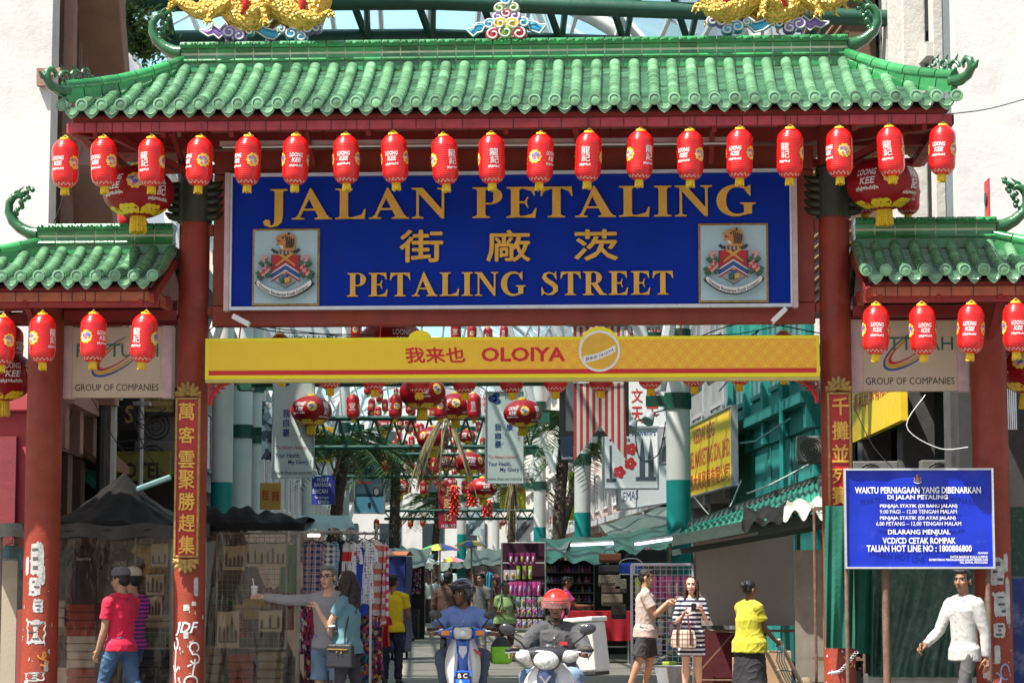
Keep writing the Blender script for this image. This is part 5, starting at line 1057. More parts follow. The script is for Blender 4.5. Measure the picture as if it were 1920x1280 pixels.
bsign('shop_sign','lime yellow sign with red characters behind the dangling frond','sign',937,912,986,958,66,mat('lime',(.50,.52,.03),.5),[('吉',.1,.7,.3,.95,0,.02),('隆',.4,.7,.6,.95,0,.02),('坡',.7,.7,.9,.95,0,.02),('No. 41',.1,.42,.45,.56,1),('Jalan Petaling',.1,.24,.7,.36,1),('Kuala Lumpur',.1,.06,.7,.18,1)],mats=[rdp,blk])
bsign('vertical_sign','green and lime vertical sign right of the leaning palm','sign',1066,884,1081,975,52,mat('lime2',(.30,.50,.02),.5),[('茶',.2,.75,.8,.92,0,.02),('室',.2,.5,.8,.68,0,.02),('坊',.2,.25,.8,.43,0,.02)],mats=[mat('sgreen',(.02,.2,.05),.5)])
bsign('motorbike_poster','pale blue and white poster of a motorbike under the firecracker strings','poster',878,950,908,1003,74,mat('moto',pat=blot([(.6,.68,.72),(.3,.4,.46),(.65,.7,.72),(.1,.14,.17),(.5,.6,.65)],3.2),rough=.5))
def arrow(q,wd,h):
    q.bar((wd*.2,-.003,h*.2),(wd*.75,-.003,h*.75),.06,.3);q.bar((wd*.55,-.004,h*.62),(wd*.9,-.004,h*.9),.2,.2);return [mat('tube_ink',(.12,.13,.16),.4)]
bsign('poster_board','white poster with a dark slanting tube on it, far right of the street end','poster',957,966,1001,1020,72,whs,art=arrow)
# right bay clutter: air conditioners, corrugated sheet, cables
for px,py,Y,l in((1640,895,8,'grey air conditioner unit behind the blue notice'),(1528,842,15.6,'dark air conditioner unit beside the right couplet plaque'),(1768,893,8,'second grey air conditioner unit behind the blue notice')):
    p=P(px,py,Y);t=empty('air_conditioner',p,l,'air conditioner');q=MB();t.scale=(.75,.75,.75);q.box((0,0,0),(.85,.35,.6));q.build('casing',mat('ac_grey',(.13,.13,.125),.5,dirt=((.15,.13,.1),.25,5)),t,bevel=.02)
    q=MB()
    for r in(.08,.14,.2,.25): q.tube([(-.1+r*math.cos(a_),-.185,r*math.sin(a_)) for a_ in [2*PI*i/20 for i in range(21)]],.008,4)
    q.build('fan_grille',black,t)
    q=MB();q.bar((-.4,-.1,-.33),(.4,-.1,-.33),.04);q.bar((-.35,.0,-.33),(-.35,.4,-.33),.04);q.build('bracket',rust,t)
q=MB();a=P(1880,610,4);b=P(1908,805,4);n=24
q.grid(lambda u,v:(a.x+(b.x-a.x)*u,4+.02*math.sin(u*40),b.z+(a.z-b.z)*v),40,1);q.build('corrugated_sheet',mat('zinc',(.5,.54,.58),.4,metal=.4,var=.2),label='pale corrugated sheet hanging right of the right outer column',cat='sheet')
t=empty('street_light_bracket',P(1842,360,5.0),'small red and white sign in a wire frame above the right side roof','sign');q=MB();q.box((.06,0,-.1),(.02,.35,.5));q.build('panel',rdp,t);q=MB();q.lathe([(.09,0),(.09,.012)],16,axis=(-1,0,0),c=(.045,0,-.1));q.build('lens',black,t);t.name='small_sign'
cab=mat('cable_black',(.02,.02,.022),.6);k=0
for pts,Y,l in(([(1780,214),(1850,205),(1925,185)],1.2,'thin black cable running from the main roof tip to the right wall'),([(1700,900),(1640,840),(1600,760)],6,'loose cable behind the right company board'),([(1735,740),(1700,800),(1760,840),(1815,838)],5.5,'white looped wire below the right company board'),([(120,640),(180,760),(240,850),(300,800)],5,'tangled cable below the left company board'),([(115,960),(112,860),(150,720)],4.5,'loose cable at the left outer column'),([(100,420),(118,370),(112,345)],1.5,'grey strap hanging from the leftmost eave lantern'),([(385,625),(430,600),(520,622),(700,628)],.3,'dark cable running behind the top of the yellow banner'),([(1290,640),(1400,605),(1540,625)],.3,'dark cable drooping by the right end of the yellow banner'),([(1190,800),(1200,860),(1235,850),(1248,790)],22,'cable drooping from the spotlights by the second right post'),([(1300,930),(1350,975),(1390,900)],20,'pale conduit under the yellow bag sign'),([(1400,925),(1450,905),(1535,860)],16,'pale conduit over the green awning')):
    q=MB();pp=[P(x,y,Y) for x,y in pts];n_=len(pp)
    def cr_(u):
        i=min(int(u),n_-2);u-=i;a_,b_,c_,d_=pp[max(i-1,0)],pp[i],pp[i+1],pp[min(i+2,n_-1)];return .5*(2*b_+(c_-a_)*u+(2*a_-5*b_+4*c_-d_)*u*u+(3*b_-a_-3*c_+d_)*u**3)
    q.tube([cr_((n_-1)*j/16) for j in range(17)],.007 if Y<10 else .014,6);q.build('cable',cab if 'white' not in l and 'pale' not in l else whs,label=l,cat='cable')
for px,py,l in((1190,790,'left spotlight of the pair on the second right post'),(1222,775,'right spotlight of the pair on the second right post')):
    p=P(px,py,22);t=empty('spotlight',p,l,'spotlight');q=MB();q.lathe([(.06,0),(.12,.2),(.13,.24)],12,axis=(-.3,-.5,-.6));q.build('housing',steel,t,smooth=40);q=MB();q.bar((0,0,0),(.5,.1,.15),.03);q.build('arm',black,t)

# clutter of the hotel front on the left
bsign('hanging_box_sign','dark box sign with curled script between the left columns','sign',226,748,258,806,7.5,mat('box_black',(.02,.02,.022),.4),[('S',.25,.2,.75,.8,0,.02)],mats=[MATS['mustard']],thick=.25)
bsign('white_wall_sign','white wall sign with small red lines just above the left end of the yellow banner','sign',517,612,640,640,24,whs,[('SAREMO KUALA LUMPUR',.2,.1,.95,.4,0,.01)],mats=[blk])
for px,py,w_,h_,Y,l in((150,840,70,90,6,'slanting brown awning below the left company board'),(175,910,60,70,7,'lower green edged awning behind the tarpaulin roof')):
    a=P(px-w_/2,py-h_/2,Y);b=P(px+w_/2,py+h_/4,Y);t=empty('awning',a,l,'awning');q=MB();q.add([(0,0,0),(0,2.,0),(b.x-a.x,2.,b.z-a.z),(b.x-a.x,0,b.z-a.z),(0,0,-.1),(0,2.,-.1),(b.x-a.x,2.,b.z-a.z-.1),(b.x-a.x,0,b.z-a.z-.1)],[(0,1,2,3),(7,6,5,4),(0,3,7,4),(3,2,6,7),(2,1,5,6),(1,0,4,5)]);q.build('sheet',brownc if px<160 else tealw,t);q=MB();q.bar((.05,.1,-.4),(b.x-a.x,.1,b.z-a.z-.06),.03);q.build('strut',cab,t)
for px,Y,l in((207,6.2,'grey drain pipe between the left columns'),(262,7.2,'thin grey pipe left of the hotel board'),(188,5.9,'black vertical pipe on the brown building')):
    a=P(px,960,Y);q=MB();q.tube([(a.x,Y,0),(a.x,Y,6.5)],.07 if px<210 else .04,8)
    for z in(2.5,4,5.5): q.span((a.x-.12,Y-.06,z),(a.x+.12,Y+.1,z+.05))
    q.build('drain_pipe',steel if px!=188 else cab,label=l,cat='pipe')
a=P(130,745,8.6);q=MB();q.span((a.x,8.6,0),(P(345,745,8.6).x,8.75,a.z));q.build('shopfront_shade',dark,label='dark slab painted as the shade of a shop front behind the left tarpaulin roof',cat='shop front')  # added near-black slab, the shade of the recess is its colour
for px,py,Y,l in((308,800,8.3,'pale air conditioner unit below the hotel board'),(300,860,8.2,'second air conditioner unit lower on the hotel front')):
    p=P(px,py,Y);t=empty('air_conditioner',p,l,'air conditioner');q=MB();q.box((0,0,0),(.7,.3,.5));q.build('casing',MATS['ac_grey'],t,bevel=.02);q=MB();[q.tube([(-.08+r*math.cos(a_),-.155,r*math.sin(a_)) for a_ in [2*PI*i/16 for i in range(17)]],.008,4) for r in(.07,.13,.19)];q.build('fan_grille',black,t)
for i in range(9):
    x0=random.uniform(120,320);pts=[P(x0,random.uniform(740,800),7),P(x0+random.uniform(-30,30),random.uniform(820,860),6.8),P(random.uniform(120,320),random.uniform(760,900),7)];q=MB();q.tube([pts[0].lerp(pts[1],u/8).lerp(pts[1].lerp(pts[2],u/8),u/8) for u in range(9)],.008,5);q.build('cable',cab,label='loose black cable in the tangle between the two left columns',cat='cable',group='tangled cables between the left columns')
# ---------------- stalls on the left ----------------
plast=bpy.data.materials.new('clear_plastic');plast.use_nodes=True;nt=plast.node_tree;nt.nodes.clear();o_=nt.nodes.new('ShaderNodeOutputMaterial')
tr=N(nt,'ShaderNodeBsdfTransparent',Color=(.80,.75,.68,1));gl=N(nt,'ShaderNodeBsdfGlossy',Color=(.8,.78,.75,1),Roughness=.12);df=N(nt,'ShaderNodeBsdfDiffuse',Color=(.34,.26,.18,1))
co=nt.nodes.new('ShaderNodeTexCoord').outputs['Object'];mp=N(nt,'ShaderNodeMapping',Scale=(1.6,1,.7));lk(nt,co,mp.inputs[0]);nn=noi(nt,mp.outputs[0],1.6,2);m1=N(nt,'ShaderNodeMixShader');lk(nt,ramp(nt,nn,(.4,.05),(.85,.20)),m1.inputs[0]);m2=N(nt,'ShaderNodeMixShader',i0=.055)
bp=N(nt,'ShaderNodeBump',Strength=.3,Distance=.05);lk(nt,noi(nt,mp.outputs[0],3.5,3),bp.inputs['Height']);lk(nt,bp.outputs[0],gl.inputs['Normal'])
lk(nt,tr.outputs[0],m1.inputs[1]);lk(nt,df.outputs[0],m1.inputs[2]);lk(nt,m1.outputs[0],m2.inputs[1]);lk(nt,gl.outputs[0],m2.inputs[2]);lk(nt,m2.outputs[0],o_.inputs[0])
tarp=mat('black_tarpaulin',(.010,.0095,.0095),.75,spec=.10,var=.3,scale=2,bump=.5,bscale=9,dirt=((.045,.043,.04),.2,2.5));tarpg=mat('green_tarpaulin',(.006,.08,.05),.5,var=.3,scale=1.5,bump=.4,bscale=6,dirt=((.25,.3,.25),.10,4))
tarpt=mat('teal_awning',(.16,.30,.30),.6,var=.15,scale=2);pole=mat('steel_pole',(.35,.34,.32),.5,metal=.5,var=.3)
def sheet(name,label,cat,x0,x1,yt,yb,Y,m,fold=.04,nf=9,nu=60,nv=14,sag=0,Y1=None,flare=0,parent=None):
    Y1=Y if Y1 is None else Y1;A=P(x0,yt,Y);B=P(x1,yt,Y1);zb=P(x0,yb,Y).z;q=MB();ph=random.random()*6
    def f(u,v):
        p=A.lerp(B,u);d=fold*(.25+.75*v)*(math.sin((u+.22*v)*nf*2*PI+ph+1.5*math.sin(u*7))+.5*math.sin(u*nf*4.7+v*3));return (p.x,p.y+d-flare*v,p.z-sag*4*u*(1-u)*(1-v)+(zb-p.z)*v)
    q.grid(f,nu,nv)
    o=q.build(name,m,parent,smooth=180)
    return tag(o,label,cat) if label else o
t=empty('market_stall',(0,0,0),'tarpaulin roofed clothes stall with dark clear plastic curtains behind the left columns','stall')
q=MB()
for px,Y in((2,1.15),(325,1.15),(385,1.2),(560,1.15),(2,4),(330,4),(560,4)): p=P(px,1000,Y);q.tube([(p.x,Y,0),(p.x,Y,2.2)],.022,8)
a,b=P(-60,990,1.15),P(565,990,1.15);q.tube([(a.x,1.15,2.17),(b.x,1.15,2.17)],.02,8);q.build('pole',pole,t)
q=MB();q.span((a.x-.3,3.02,0),(b.x,3.06,2.12));q.build('back_cloth',mat('stall_back_cloth',(.11,.085,.075),.9,var=.4,scale=3),t)
sheet('plastic_curtain',None,None,-60,327,990,1330,1.0,plast,.012,6,parent=t,sag=.03);sheet('plastic_curtain',None,None,372,568,985,1340,1.05,plast,.016,4,parent=t,flare=.12,sag=.02)
# peaked roof
pk=P(232,888,2.3);x0=P(-70,985,.9).x;x1=P(395,985,.9).x;zE=P(100,985,.9).z
q=MB()
def tent(u,v):
    x=x0+(x1-x0)*u;y=.85+3.3*v;dx=abs(x-pk.x)/(max(pk.x-x0,x1-pk.x)*.62);dy=abs(y-2.3)/1.6;d=math.sqrt(dx*dx+dy*dy*.9);ang=math.atan2(y-2.3,(x-pk.x))
    h=(pk.z-zE)*max(0,1-d)**1.35;return (x,y,zE+h+(.035*abs(math.sin(ang*7+.6*math.sin(d*5)))-.02)*min(1,d*2.2)+.012*math.sin(ang*23+d*9)+.02*math.sin(x*5+y*3)-(.08 if v<.001 else 0))
q.grid(tent,90,36);q.build('tarpaulin_roof',tarp,t,smooth=180)
q=MB();q.grid(lambda u,v:(x0+(x1-x0)*u,.84-.02*math.sin(u*40),zE+.01-.15*v-.02*math.sin(u*23)),80,2);q.build('valance',mat('grey_valance',(.06,.06,.056),.7,spec=.2,var=.25),t,smooth=180)
q=MB();c=P(475,968,1.5)
def heap(u,v):
    a_=P(375,985,1.2);b_=P(575,985,1.2);x=a_.x+(b_.x-a_.x)*u;return (x,1.0+1.2*v,a_.z+.28*math.sin(PI*v)*(1-.55*u)*(.8+.25*math.sin(u*13)*math.sin(v*7+u*5)+.12*math.sin(u*37+v*11))-.06*(v<.01))
q.grid(heap,60,20);q.build('bundled_tarpaulin',tarp,t,smooth=180)
p=P(285,905,1.9);q=MB();q.bar(p+V((-.18,0,-.08)),p+V((.2,.1,.07)),.18,.07);q.build('rolled_awning',tarpt,t,bevel=.02)
t2=empty('awning',(0,0,0),'grey teal awning flap above the rack of hanging clothes','awning');q=MB();a=P(545,992,1.0);b=P(668,990,1.3);a2=P(560,966,2.6);b2=P(655,966,2.6)
q.grid(lambda u,v:(a.lerp(b,u).lerp(a2.lerp(b2,u),v)+V((0,0,.015*math.sin(u*22)*(1-v)))),30,8);q.build('cloth',tarpt,t2,smooth=180)
q=MB();q.tube([a-V((0,0,.03)),b-V((0,0,.03))],.015,6);q.tube([P(565,998,1.4),P(712,1000,2.4)],.018,6);q.tube([(P(706,1000,2.2).x,2.2,0),(P(706,1000,2.2).x,2.2,2.2)],.02,6);q.build('pole',pole,t2)
q=MB();q.tube([P(577,1003,1.5),P(600,1003,1.5)],.018,8);q.build('tube_lamp',mat('lamp_on',(.95,.92,.85),.4,emit=1.2,var=0),label='short lit tube lamp over the rack of plaid shirts',cat='tube light')
# goods behind the plastic
def tee(px,py,wpx,hpx,Y,m,label,text=None,group='t shirts behind the plastic'):
    c=P(px,py,Y);s_=wpx/FPX*(Y+24.6);h=hpx/FPX*(Y+24.6);t=empty('t_shirt',c,label,'t-shirt',group);q=MB();w_=s_/2
    prof=[(0,.34),(.02,.36),(.1,.62),(.18,.68),(.4,.62),(1,.64)]
    q.rings([[(w_*r*(1.0)*math.cos(a_),.045*(1+.5*math.sin(3*a_+z*5))*math.sin(a_)*(.3 if i==0 else 1),-z*h) for a_ in [2*PI*k/28 for k in range(28)]] for i,(z,r) in enumerate(prof)],True)
    for e in(-1,1): q.tube([(e*w_*.5,0,-.08*h),(e*w_*.78,.0,-.16*h),(e*w_*.98,0,-.34*h)],[.05*s_/.4,.09*s_/.4,.095*s_/.4],9,flat=.5,up=V((0,1,0)))
    q.build('cloth',m,t,smooth=70)
    if text: q=MB();putt(q,text,(-w_*.35,-h*.27,w_*.35,-h*.2),y=-.075);q.build('chest_print',whs,t)
    q=MB();q.tube([(-w_*.3,0,0),(0,0,.03),(w_*.3,0,0)],.006,5);q.tube([(0,0,.03),(.01,0,.07),(.025,0,.09),(.0,0,.11)],.005,5);q.build('hanger',black,t)
TC=lambda n,c:mat('cotton_'+n,c,.9,var=.15,scale=4,bump=.2,bscale=20)
tee(22,1022,74,120,1.9,TC('teal',(.03,.22,.32)),'teal shirt at the far left behind plastic','XOXO');tee(160,1022,78,110,1.9,TC('navy',(.012,.014,.03)),'black navy shirt with a short white word behind plastic','Superdry');tee(228,1028,70,118,2.0,TC('plum',(.03,.016,.05)),'plum dark shirt with white word behind plastic','STONE PINES');tee(290,1020,66,60,2.0,TC('mustard',(.50,.30,.01)),'mustard yellow shirt beside the left inner column');tee(112,1025,40,100,2.1,TC('blue',(.02,.04,.14)),'dark blue shirt just right of the left outer column');tee(545,1020,60,90,2.2,TC('green',(.06,.30,.03)),'green shirt at the right end behind plastic');tee(530,1100,70,80,2.3,TC('wine',(.25,.02,.04)),'wine red shirt behind the mesh with canvas prints')
for i,(px,py,wp,hp,c,l) in enumerate(((158,1130,58,62,'red','upper red folded cloth below the navy shirt'),(158,1190,58,60,'offwhite','off white folded cloth below the upper red one'),(158,1252,60,80,'red','lower red folded cloth near the ground'),(115,1120,26,55,'offwhite','off white cloth beside the left outer column'),(118,1190,34,60,'navy','dark cloth beside the left outer column'),(290,1150,70,26,'khaki','khaki cloth stack below the canvas prints'),(290,1180,70,26,'dgreen','dark green cloth stack below the khaki one'),(290,1215,70,70,'navy','navy cloth stack at the bottom by the left inner column'),(455,1225,50,90,'red','red cloth right of the left inner column'),(512,1222,50,80,'khaki','khaki box cloth at the bottom of the right plastic curtain'),(405,1210,40,100,'khaki2','brownish cloth just right of the left inner column'),(545,1230,30,90,'navy','navy cloth at the right end of the plastic'),(475,1120,60,40,'mustard','mustard cloth behind the mesh'),(445,1145,40,50,'wine','wine cloth behind the mesh'),(430,1095,70,40,'dgreen','dark green cloth behind the mesh'))):
    cs=dict(red=(.33,.03,.03),offwhite=(.5,.46,.4),navy=(.02,.022,.04),khaki=(.33,.26,.16),dgreen=(.03,.08,.05),khaki2=(.2,.15,.09),mustard=(.5,.30,.01),wine=(.25,.02,.04))[c]
    o=P(px,py,2.3);s_=wp/FPX*26.9;h=hp/FPX*26.9;q=MB();n=max(2,int(h/.09))
    for k in range(n): q.box((random.uniform(-.01,.01),0,-h*(k+.5)/n),(s_*random.uniform(.94,1),.3,h/n*.94))
    o=q.build('folded_cloth',TC(c,cs),bevel=.02,loc=o,label=l,cat='cloth')
o=P(-12,1050,1.6);q=MB();q.span((-.1,0,-1.4),(.28,.03,0));q.build('cream_board',creamw,loc=o,label='cream board leaning inside the plastic at the left edge',cat='board')
def canvas(px,py,wp,hp,Y,l):
    c=P(px,py,Y);s_=wp/FPX*(Y+24.6);h=hp/FPX*(Y+24.6);t=empty('canvas_print',c,l,'print','canvas prints behind the plastic');del t['group']
    q=MB();q.grid(lambda u,v:((u-.5)*s_,.01*math.sin(u*6+v*3),-h*v),8,8);q.build('canvas',mat('canvas',(.50,.43,.32),.9,var=.1),t,smooth=180)
    q=MB();n=random.randint(3,5)
    for i in range(n): x=(-.36+.72*i/(n-1))*s_;hh=h*random.uniform(.3,.68);w_=s_*.05;q.prism([(x-w_,-h*.82),(x+w_,-h*.82),(x+w_,-h*.82+hh*.7),(x+w_*.3,-h*.82+hh),(x-w_*.3,-h*.82+hh),(x-w_,-h*.82+hh*.7)],-.018,-.012)
    q.span((-s_*.4,-.02,-h*.86),(s_*.4,-.011,-h*.82));q.build('skyline_print',mat('print_ink%d'%random.randint(0,2),random.choice(((.05,.06,.1),(.06,.05,.04),(.12,.04,.03))),.8),t)
    q=MB();q.tube([(-s_*.45,0,.0),(s_*.45,0,.0)],.006,5);q.tube([(0,0,0),(.0,0,.03),(.02,0,.05),(0,0,.065)],.005,5);q.build('hanger',black,t)
for px,py,wp,hp,l in((440,1022,42,46,'first of the three canvas prints in the upper row'),(479,1018,36,44,'middle of the three canvas prints in the upper row'),(517,1018,40,44,'last of the three canvas prints in the upper row'),(428,1145,42,68,'tall canvas print low beside the left inner column'),(507,1143,44,40,'small canvas print with a red heart, low by the clothes rack'),(299,1018,32,44,'bluish canvas print hanging highest left of the column'),(291,1075,34,40,'canvas print second down left of the column'),(287,1117,34,40,'canvas print third down left of the column')): canvas(px,py,wp,hp,1.45,l)
def mesh_panel(name,label,x0,x1,yt,yb,Y,m,step=.05,r=.0025,fr=.012,legs=False):
    A=P(x0,yt,Y);B=P(x1,yb,Y);t=empty(name,(0,Y,0),label,'wire panel');q=MB();x=A.x
    while x<B.x: q.tube([(x,0,B.z),(x,0,A.z)],r,4);x+=step
    z=B.z
    while z<A.z: q.tube([(A.x,.004,z),(B.x,.004,z)],r,4);z+=step
    q.build('wire_mesh',m,t);q=MB()
    q.tube([(A.x,0,0 if legs else B.z),(A.x,0,A.z)],fr,8);q.tube([(B.x,0,0 if legs else B.z),(B.x,0,A.z)],fr,8);q.tube([(A.x,0,A.z),(B.x,0,A.z)],fr,8);q.tube([(A.x,0,B.z),(B.x,0,B.z)],fr,8);q.build('frame',m,t,smooth=60)
wire=mat('wire_white',(.24,.23,.22),.4,var=.1)
mesh_panel('wire_panel','wire panel with canvas prints behind the right plastic curtain',408,536,1000,1215,1.6,wire,.06,.003);mesh_panel('wire_panel','wire panel with canvas prints left of the inner column',255,318,1000,1215,1.65,wire,.06,.003)
# rack of hanging clothes
def garment(px,py,wp,lp,Y,m,label,cat='shirt',name='hanging_shirt',sleeve=1,turn=0.,flare=.95):
    c=P(px,py,Y);k=(Y+24.6)/FPX;s_=wp*k/2;h=lp*k;t=empty(name,c,label,cat,rz=turn);q=MB();ph=random.random()*6
    prof=[(0,.30),(.025,.45),(.07,.85),(.16,.96),(.4,.88),(.7,.92),(1,flare)];rs=[]
    for z,r in prof: rs.append([(s_*r*math.cos(a_)*(1+.06*math.sin(7*a_+ph)*z),(.055+.035*z)*(1+.45*math.sin(6*a_+ph+z*2))*math.sin(a_)*(.35 if z<.03 else 1),-z*h+.015*math.sin(5*a_+ph)*(z>.9)) for a_ in [2*PI*j/36 for j in range(36)]])
    q.rings(rs,True)
    if sleeve:
        for e in(-1,1): q.tube([(e*s_*.72,0,-.09*h),(e*s_*1.0,0,-.16*h),(e*s_*1.12,0,-.36*h)],[s_*.2,s_*.26,s_*.28],9,flat=.6,up=V((0,1,0)))
    q.build('cloth',m,t,smooth=75);q=MB();q.tube([(-s_*.7,0,-.03*h),(0,0,.02),(s_*.7,0,-.03*h)],.007,5);q.tube([(0,0,.02),(.012,0,.05),(.03,0,.075),(.0,0,.1),(-.02,0,.08)],.005,5);q.build('hanger',black,t)
def fab(n,f): return mat('fabric_'+n,pat=f,rough=.85,var=.08,bump=.15,bscale=30)
pl1=fab('plaid_red',plaid((.5,.5,.5),(.03,.04,.16),(.4,.03,.04),.07));pl2=fab('plaid_black',plaid((.7,.7,.68),(.02,.02,.02),(.6,.6,.6),.06));pl3=fab('plaid_pink',plaid((.65,.5,.55),(.05,.06,.25),(.5,.1,.15),.05));pl4=fab('plaid_aqua',plaid((.6,.68,.72),(.05,.28,.45),(.02,.03,.1),.06))
flo=[fab('floral_%d'%i,blot(c,26)) for i,c in enumerate((((.02,.02,.03),(.5,.05,.08),(.7,.68,.62),(.02,.02,.05),(.3,.1,.3)),((.03,.03,.1),(.6,.25,.03),(.45,.03,.12),(.03,.03,.03),(.05,.2,.25)),((.3,.02,.08),(.03,.02,.03),(.55,.4,.1),(.35,.03,.2),(.03,.03,.03)),((.02,.02,.02),(.7,.7,.7),(.03,.03,.03),(.4,.4,.4),(.02,.02,.02))))]
L=[(588,1018,34,110,pl1,'red and navy plaid shirt, leftmost on the rack'),(600,1022,34,95,pl3,'pink plaid shirt second on the rack'),(614,1020,40,100,pl2,'black and white plaid shirt on the rack'),(630,1019,30,80,pl4,'aqua plaid shirt right of the black and white one'),(641,1018,26,110,TC('navy',(.012,.014,.03)),'plain navy shirt on the rack'),(652,1020,30,70,fab('tri',stripes(2,.22,.5,(.6,.03,.04),(.65,.63,.6))),'red and white banded shirt on the rack'),(662,1018,34,120,fab('polka',dots((.02,.025,.09),(.72,.72,.74),34)),'polka dot blouse left half on the rack'),(676,1026,32,130,fab('flagcol',stripes(0,.16,.4,(.02,.05,.4),(.02,.06,.5))),'bright blue long dress on the rack'),(686,1016,34,120,fab('polka2',dots((.02,.025,.09),(.72,.72,.74),30)),'polka dot blouse beside the coral striped dress'),(704,1015,44,158,fab('coral',stripes(2,.135,.5,(.62,.17,.11),(.68,.60,.56))),'coral and white striped sleeveless dress on the end of the rack'),(718,1018,20,150,flo[0],'dark floral dress behind the coral one'),(724,1020,16,140,fab('pinkst',stripes(2,.1,.5,(.75,.02,.2),(.7,.65,.65))),'hot pink and white striped dress at the rack end')]
for i,(px,py,wp,lp,m,l) in enumerate(L): garment(px-3,py-4,wp*1.15,lp,1.75+.02*i+(.25 if i>8 else 0),m,l,'dress' if lp>118 else 'shirt','hanging_dress' if lp>118 else 'hanging_shirt',sleeve=0 if i in(7,9,10,11) else 1,turn=random.uniform(-.5,.3) if i!=9 else -.1)
for i,(px,py,wp,lp,m,l) in enumerate(((572,1133,26,90,flo[0],'small dark floral dress, low left on the rack'),(582,1134,26,84,TC('rose',(.55,.04,.10)),'rose pink dress low on the rack'),(592,1132,22,82,TC('black',(.015,.015,.018)),'plain black dress low on the rack'),(604,1134,36,80,flo[3],'black and white patterned dress low on the rack'),(618,1133,22,84,TC('magenta',(.5,.03,.22)),'magenta dress low on the rack'),(585,1205,32,130,flo[2],'wine patterned trousers at the bottom of the rack'),(610,1208,30,120,flo[1],'dark patterned trousers at the bottom of the rack'),(690,1145,36,130,flo[1],'dark orange patterned long skirt behind the woman in teal'),(704,1150,30,120,flo[2],'purple and black patterned long skirt at the rack end'),(684,1225,50,90,flo[1],'folk patterned cloth hanging lowest on the rack'),(718,1150,26,60,TC('redtee',(.5,.015,.02)),'plain red shirt behind the man in yellow'),(712,1120,24,50,TC('royal',(.02,.05,.38)),'royal blue shirt behind the man in yellow'))): garment(px,py,wp,lp,1.9+.03*i+(.5 if i>9 else 0),m,l,'garment','hanging_garment',sleeve=0 if i<9 else 1,turn=random.uniform(-.4,.4),flare=1.15)
q=MB();x=P(695,1100,1.7).x;q.tube([(x,1.7,0),(x,1.7,1.45)],.014,8);q.build('white_pole',whs,label='thin white pole standing in front of the patterned skirts',cat='pole')
# covered cart, back stalls, umbrellas, van
def boxcart():
    a=P(716,1228,20.5);b=P(760,1042,20.5);t=empty('covered_cart',(a.x,20.5,0),'tall cart covered with a blue tarpaulin and orange top','cart');wd=b.x-a.x;h=b.z
    q=MB();q.grid(lambda u,v:(wd*u*(1),-.02*math.sin(u*9+v*4),.22+(h-.22)*v),12,12);q.grid(lambda u,v:(wd+.02*math.sin(v*9),1.3*u,.22+(h-.22)*v),8,12);q.grid(lambda u,v:(0,1.3*(1-u),.22+(h-.22)*v),8,12);q.grid(lambda u,v:(wd*(1-u),1.3,.22+(h-.22)*v),8,12);q.build('cover',mat('blue_tarp',(.015,.035,.19),.5,var=.2,bump=.3),t,smooth=180)
    q=MB();q.grid(lambda u,v:(-.03+(wd+.06)*u,-.05+1.4*v,h+.02+.08*math.sin(PI*v)),10,8);q.build('top_cover',mat('orange_tarp',(.55,.13,.03),.5),t,smooth=180)
    q=MB();q.span((0,0,.15),(wd,1.3,.215));q.build('base',black,t)
    for x,y in((.08,.1),(wd-.08,.1),(.08,1.2),(wd-.08,1.2)): q=MB();q.lathe([(.075,-.02),(.075,.02)],14,axis=(1,0,0),c=(x,y,.076));q.build('wheel',black,t,smooth=40)
boxcart()
def umbrella(px,py,wpx,Y,cols,l,base=0):
    c=P(px,py,Y);r=wpx/2*(Y+24.6)/FPX;t=empty('street_umbrella',(c.x,Y,0),l,'umbrella');ms=[mat('umb_%d_%d'%(int(a*100),int(b*100+c_*7)),(a,b,c_),.7,var=.1) for a,b,c_ in cols];q=MB();n=8
    for i in range(n):
        q.k=i%len(ms);a0,a1=2*PI*i/n+.2,2*PI*(i+1)/n+.2
        def f(u,v): a_=a0+(a1-a0)*u;rr=r*v;ed=1-.07*math.sin(PI*u)*v;return (rr*math.cos(a_)*ed,rr*math.sin(a_)*ed,c.z+r*.30*(1-v**1.7)-.03*v*math.sin(PI*u))
        q.grid(f,6,6)
    q.k=0;q.build('canopy',ms,t,smooth=50);q=MB();q.tube([(0,0,0),(0,0,c.z+r*.34)],.025,8);[q.tube([(0,0,c.z+r*.1),(r*.6*math.cos(2*PI*i/n+.2),r*.6*math.sin(2*PI*i/n+.2),c.z+r*.18)],.008,4) for i in range(n)];q.build('pole',pole,t)
umbrella(825,1030,74,50,((.05,.25,.06),(.6,.5,.05),(.03,.06,.25),(.5,.05,.12)),'green, yellow, blue and red umbrella over the street')
umbrella(846,1052,56,54,((.6,.6,.65),(.6,.45,.05),(.65,.2,.25),(.45,.4,.65)),'pastel striped umbrella just below the green and yellow one');umbrella(884,1022,64,44,((.6,.38,.04),(.05,.12,.35),(.6,.38,.04),(.03,.1,.3)),'amber and blue umbrella left of the third teal post');umbrella(795,1050,40,60,((.25,.35,.6),(.6,.65,.7)),'small pale blue umbrella behind the pastel one')
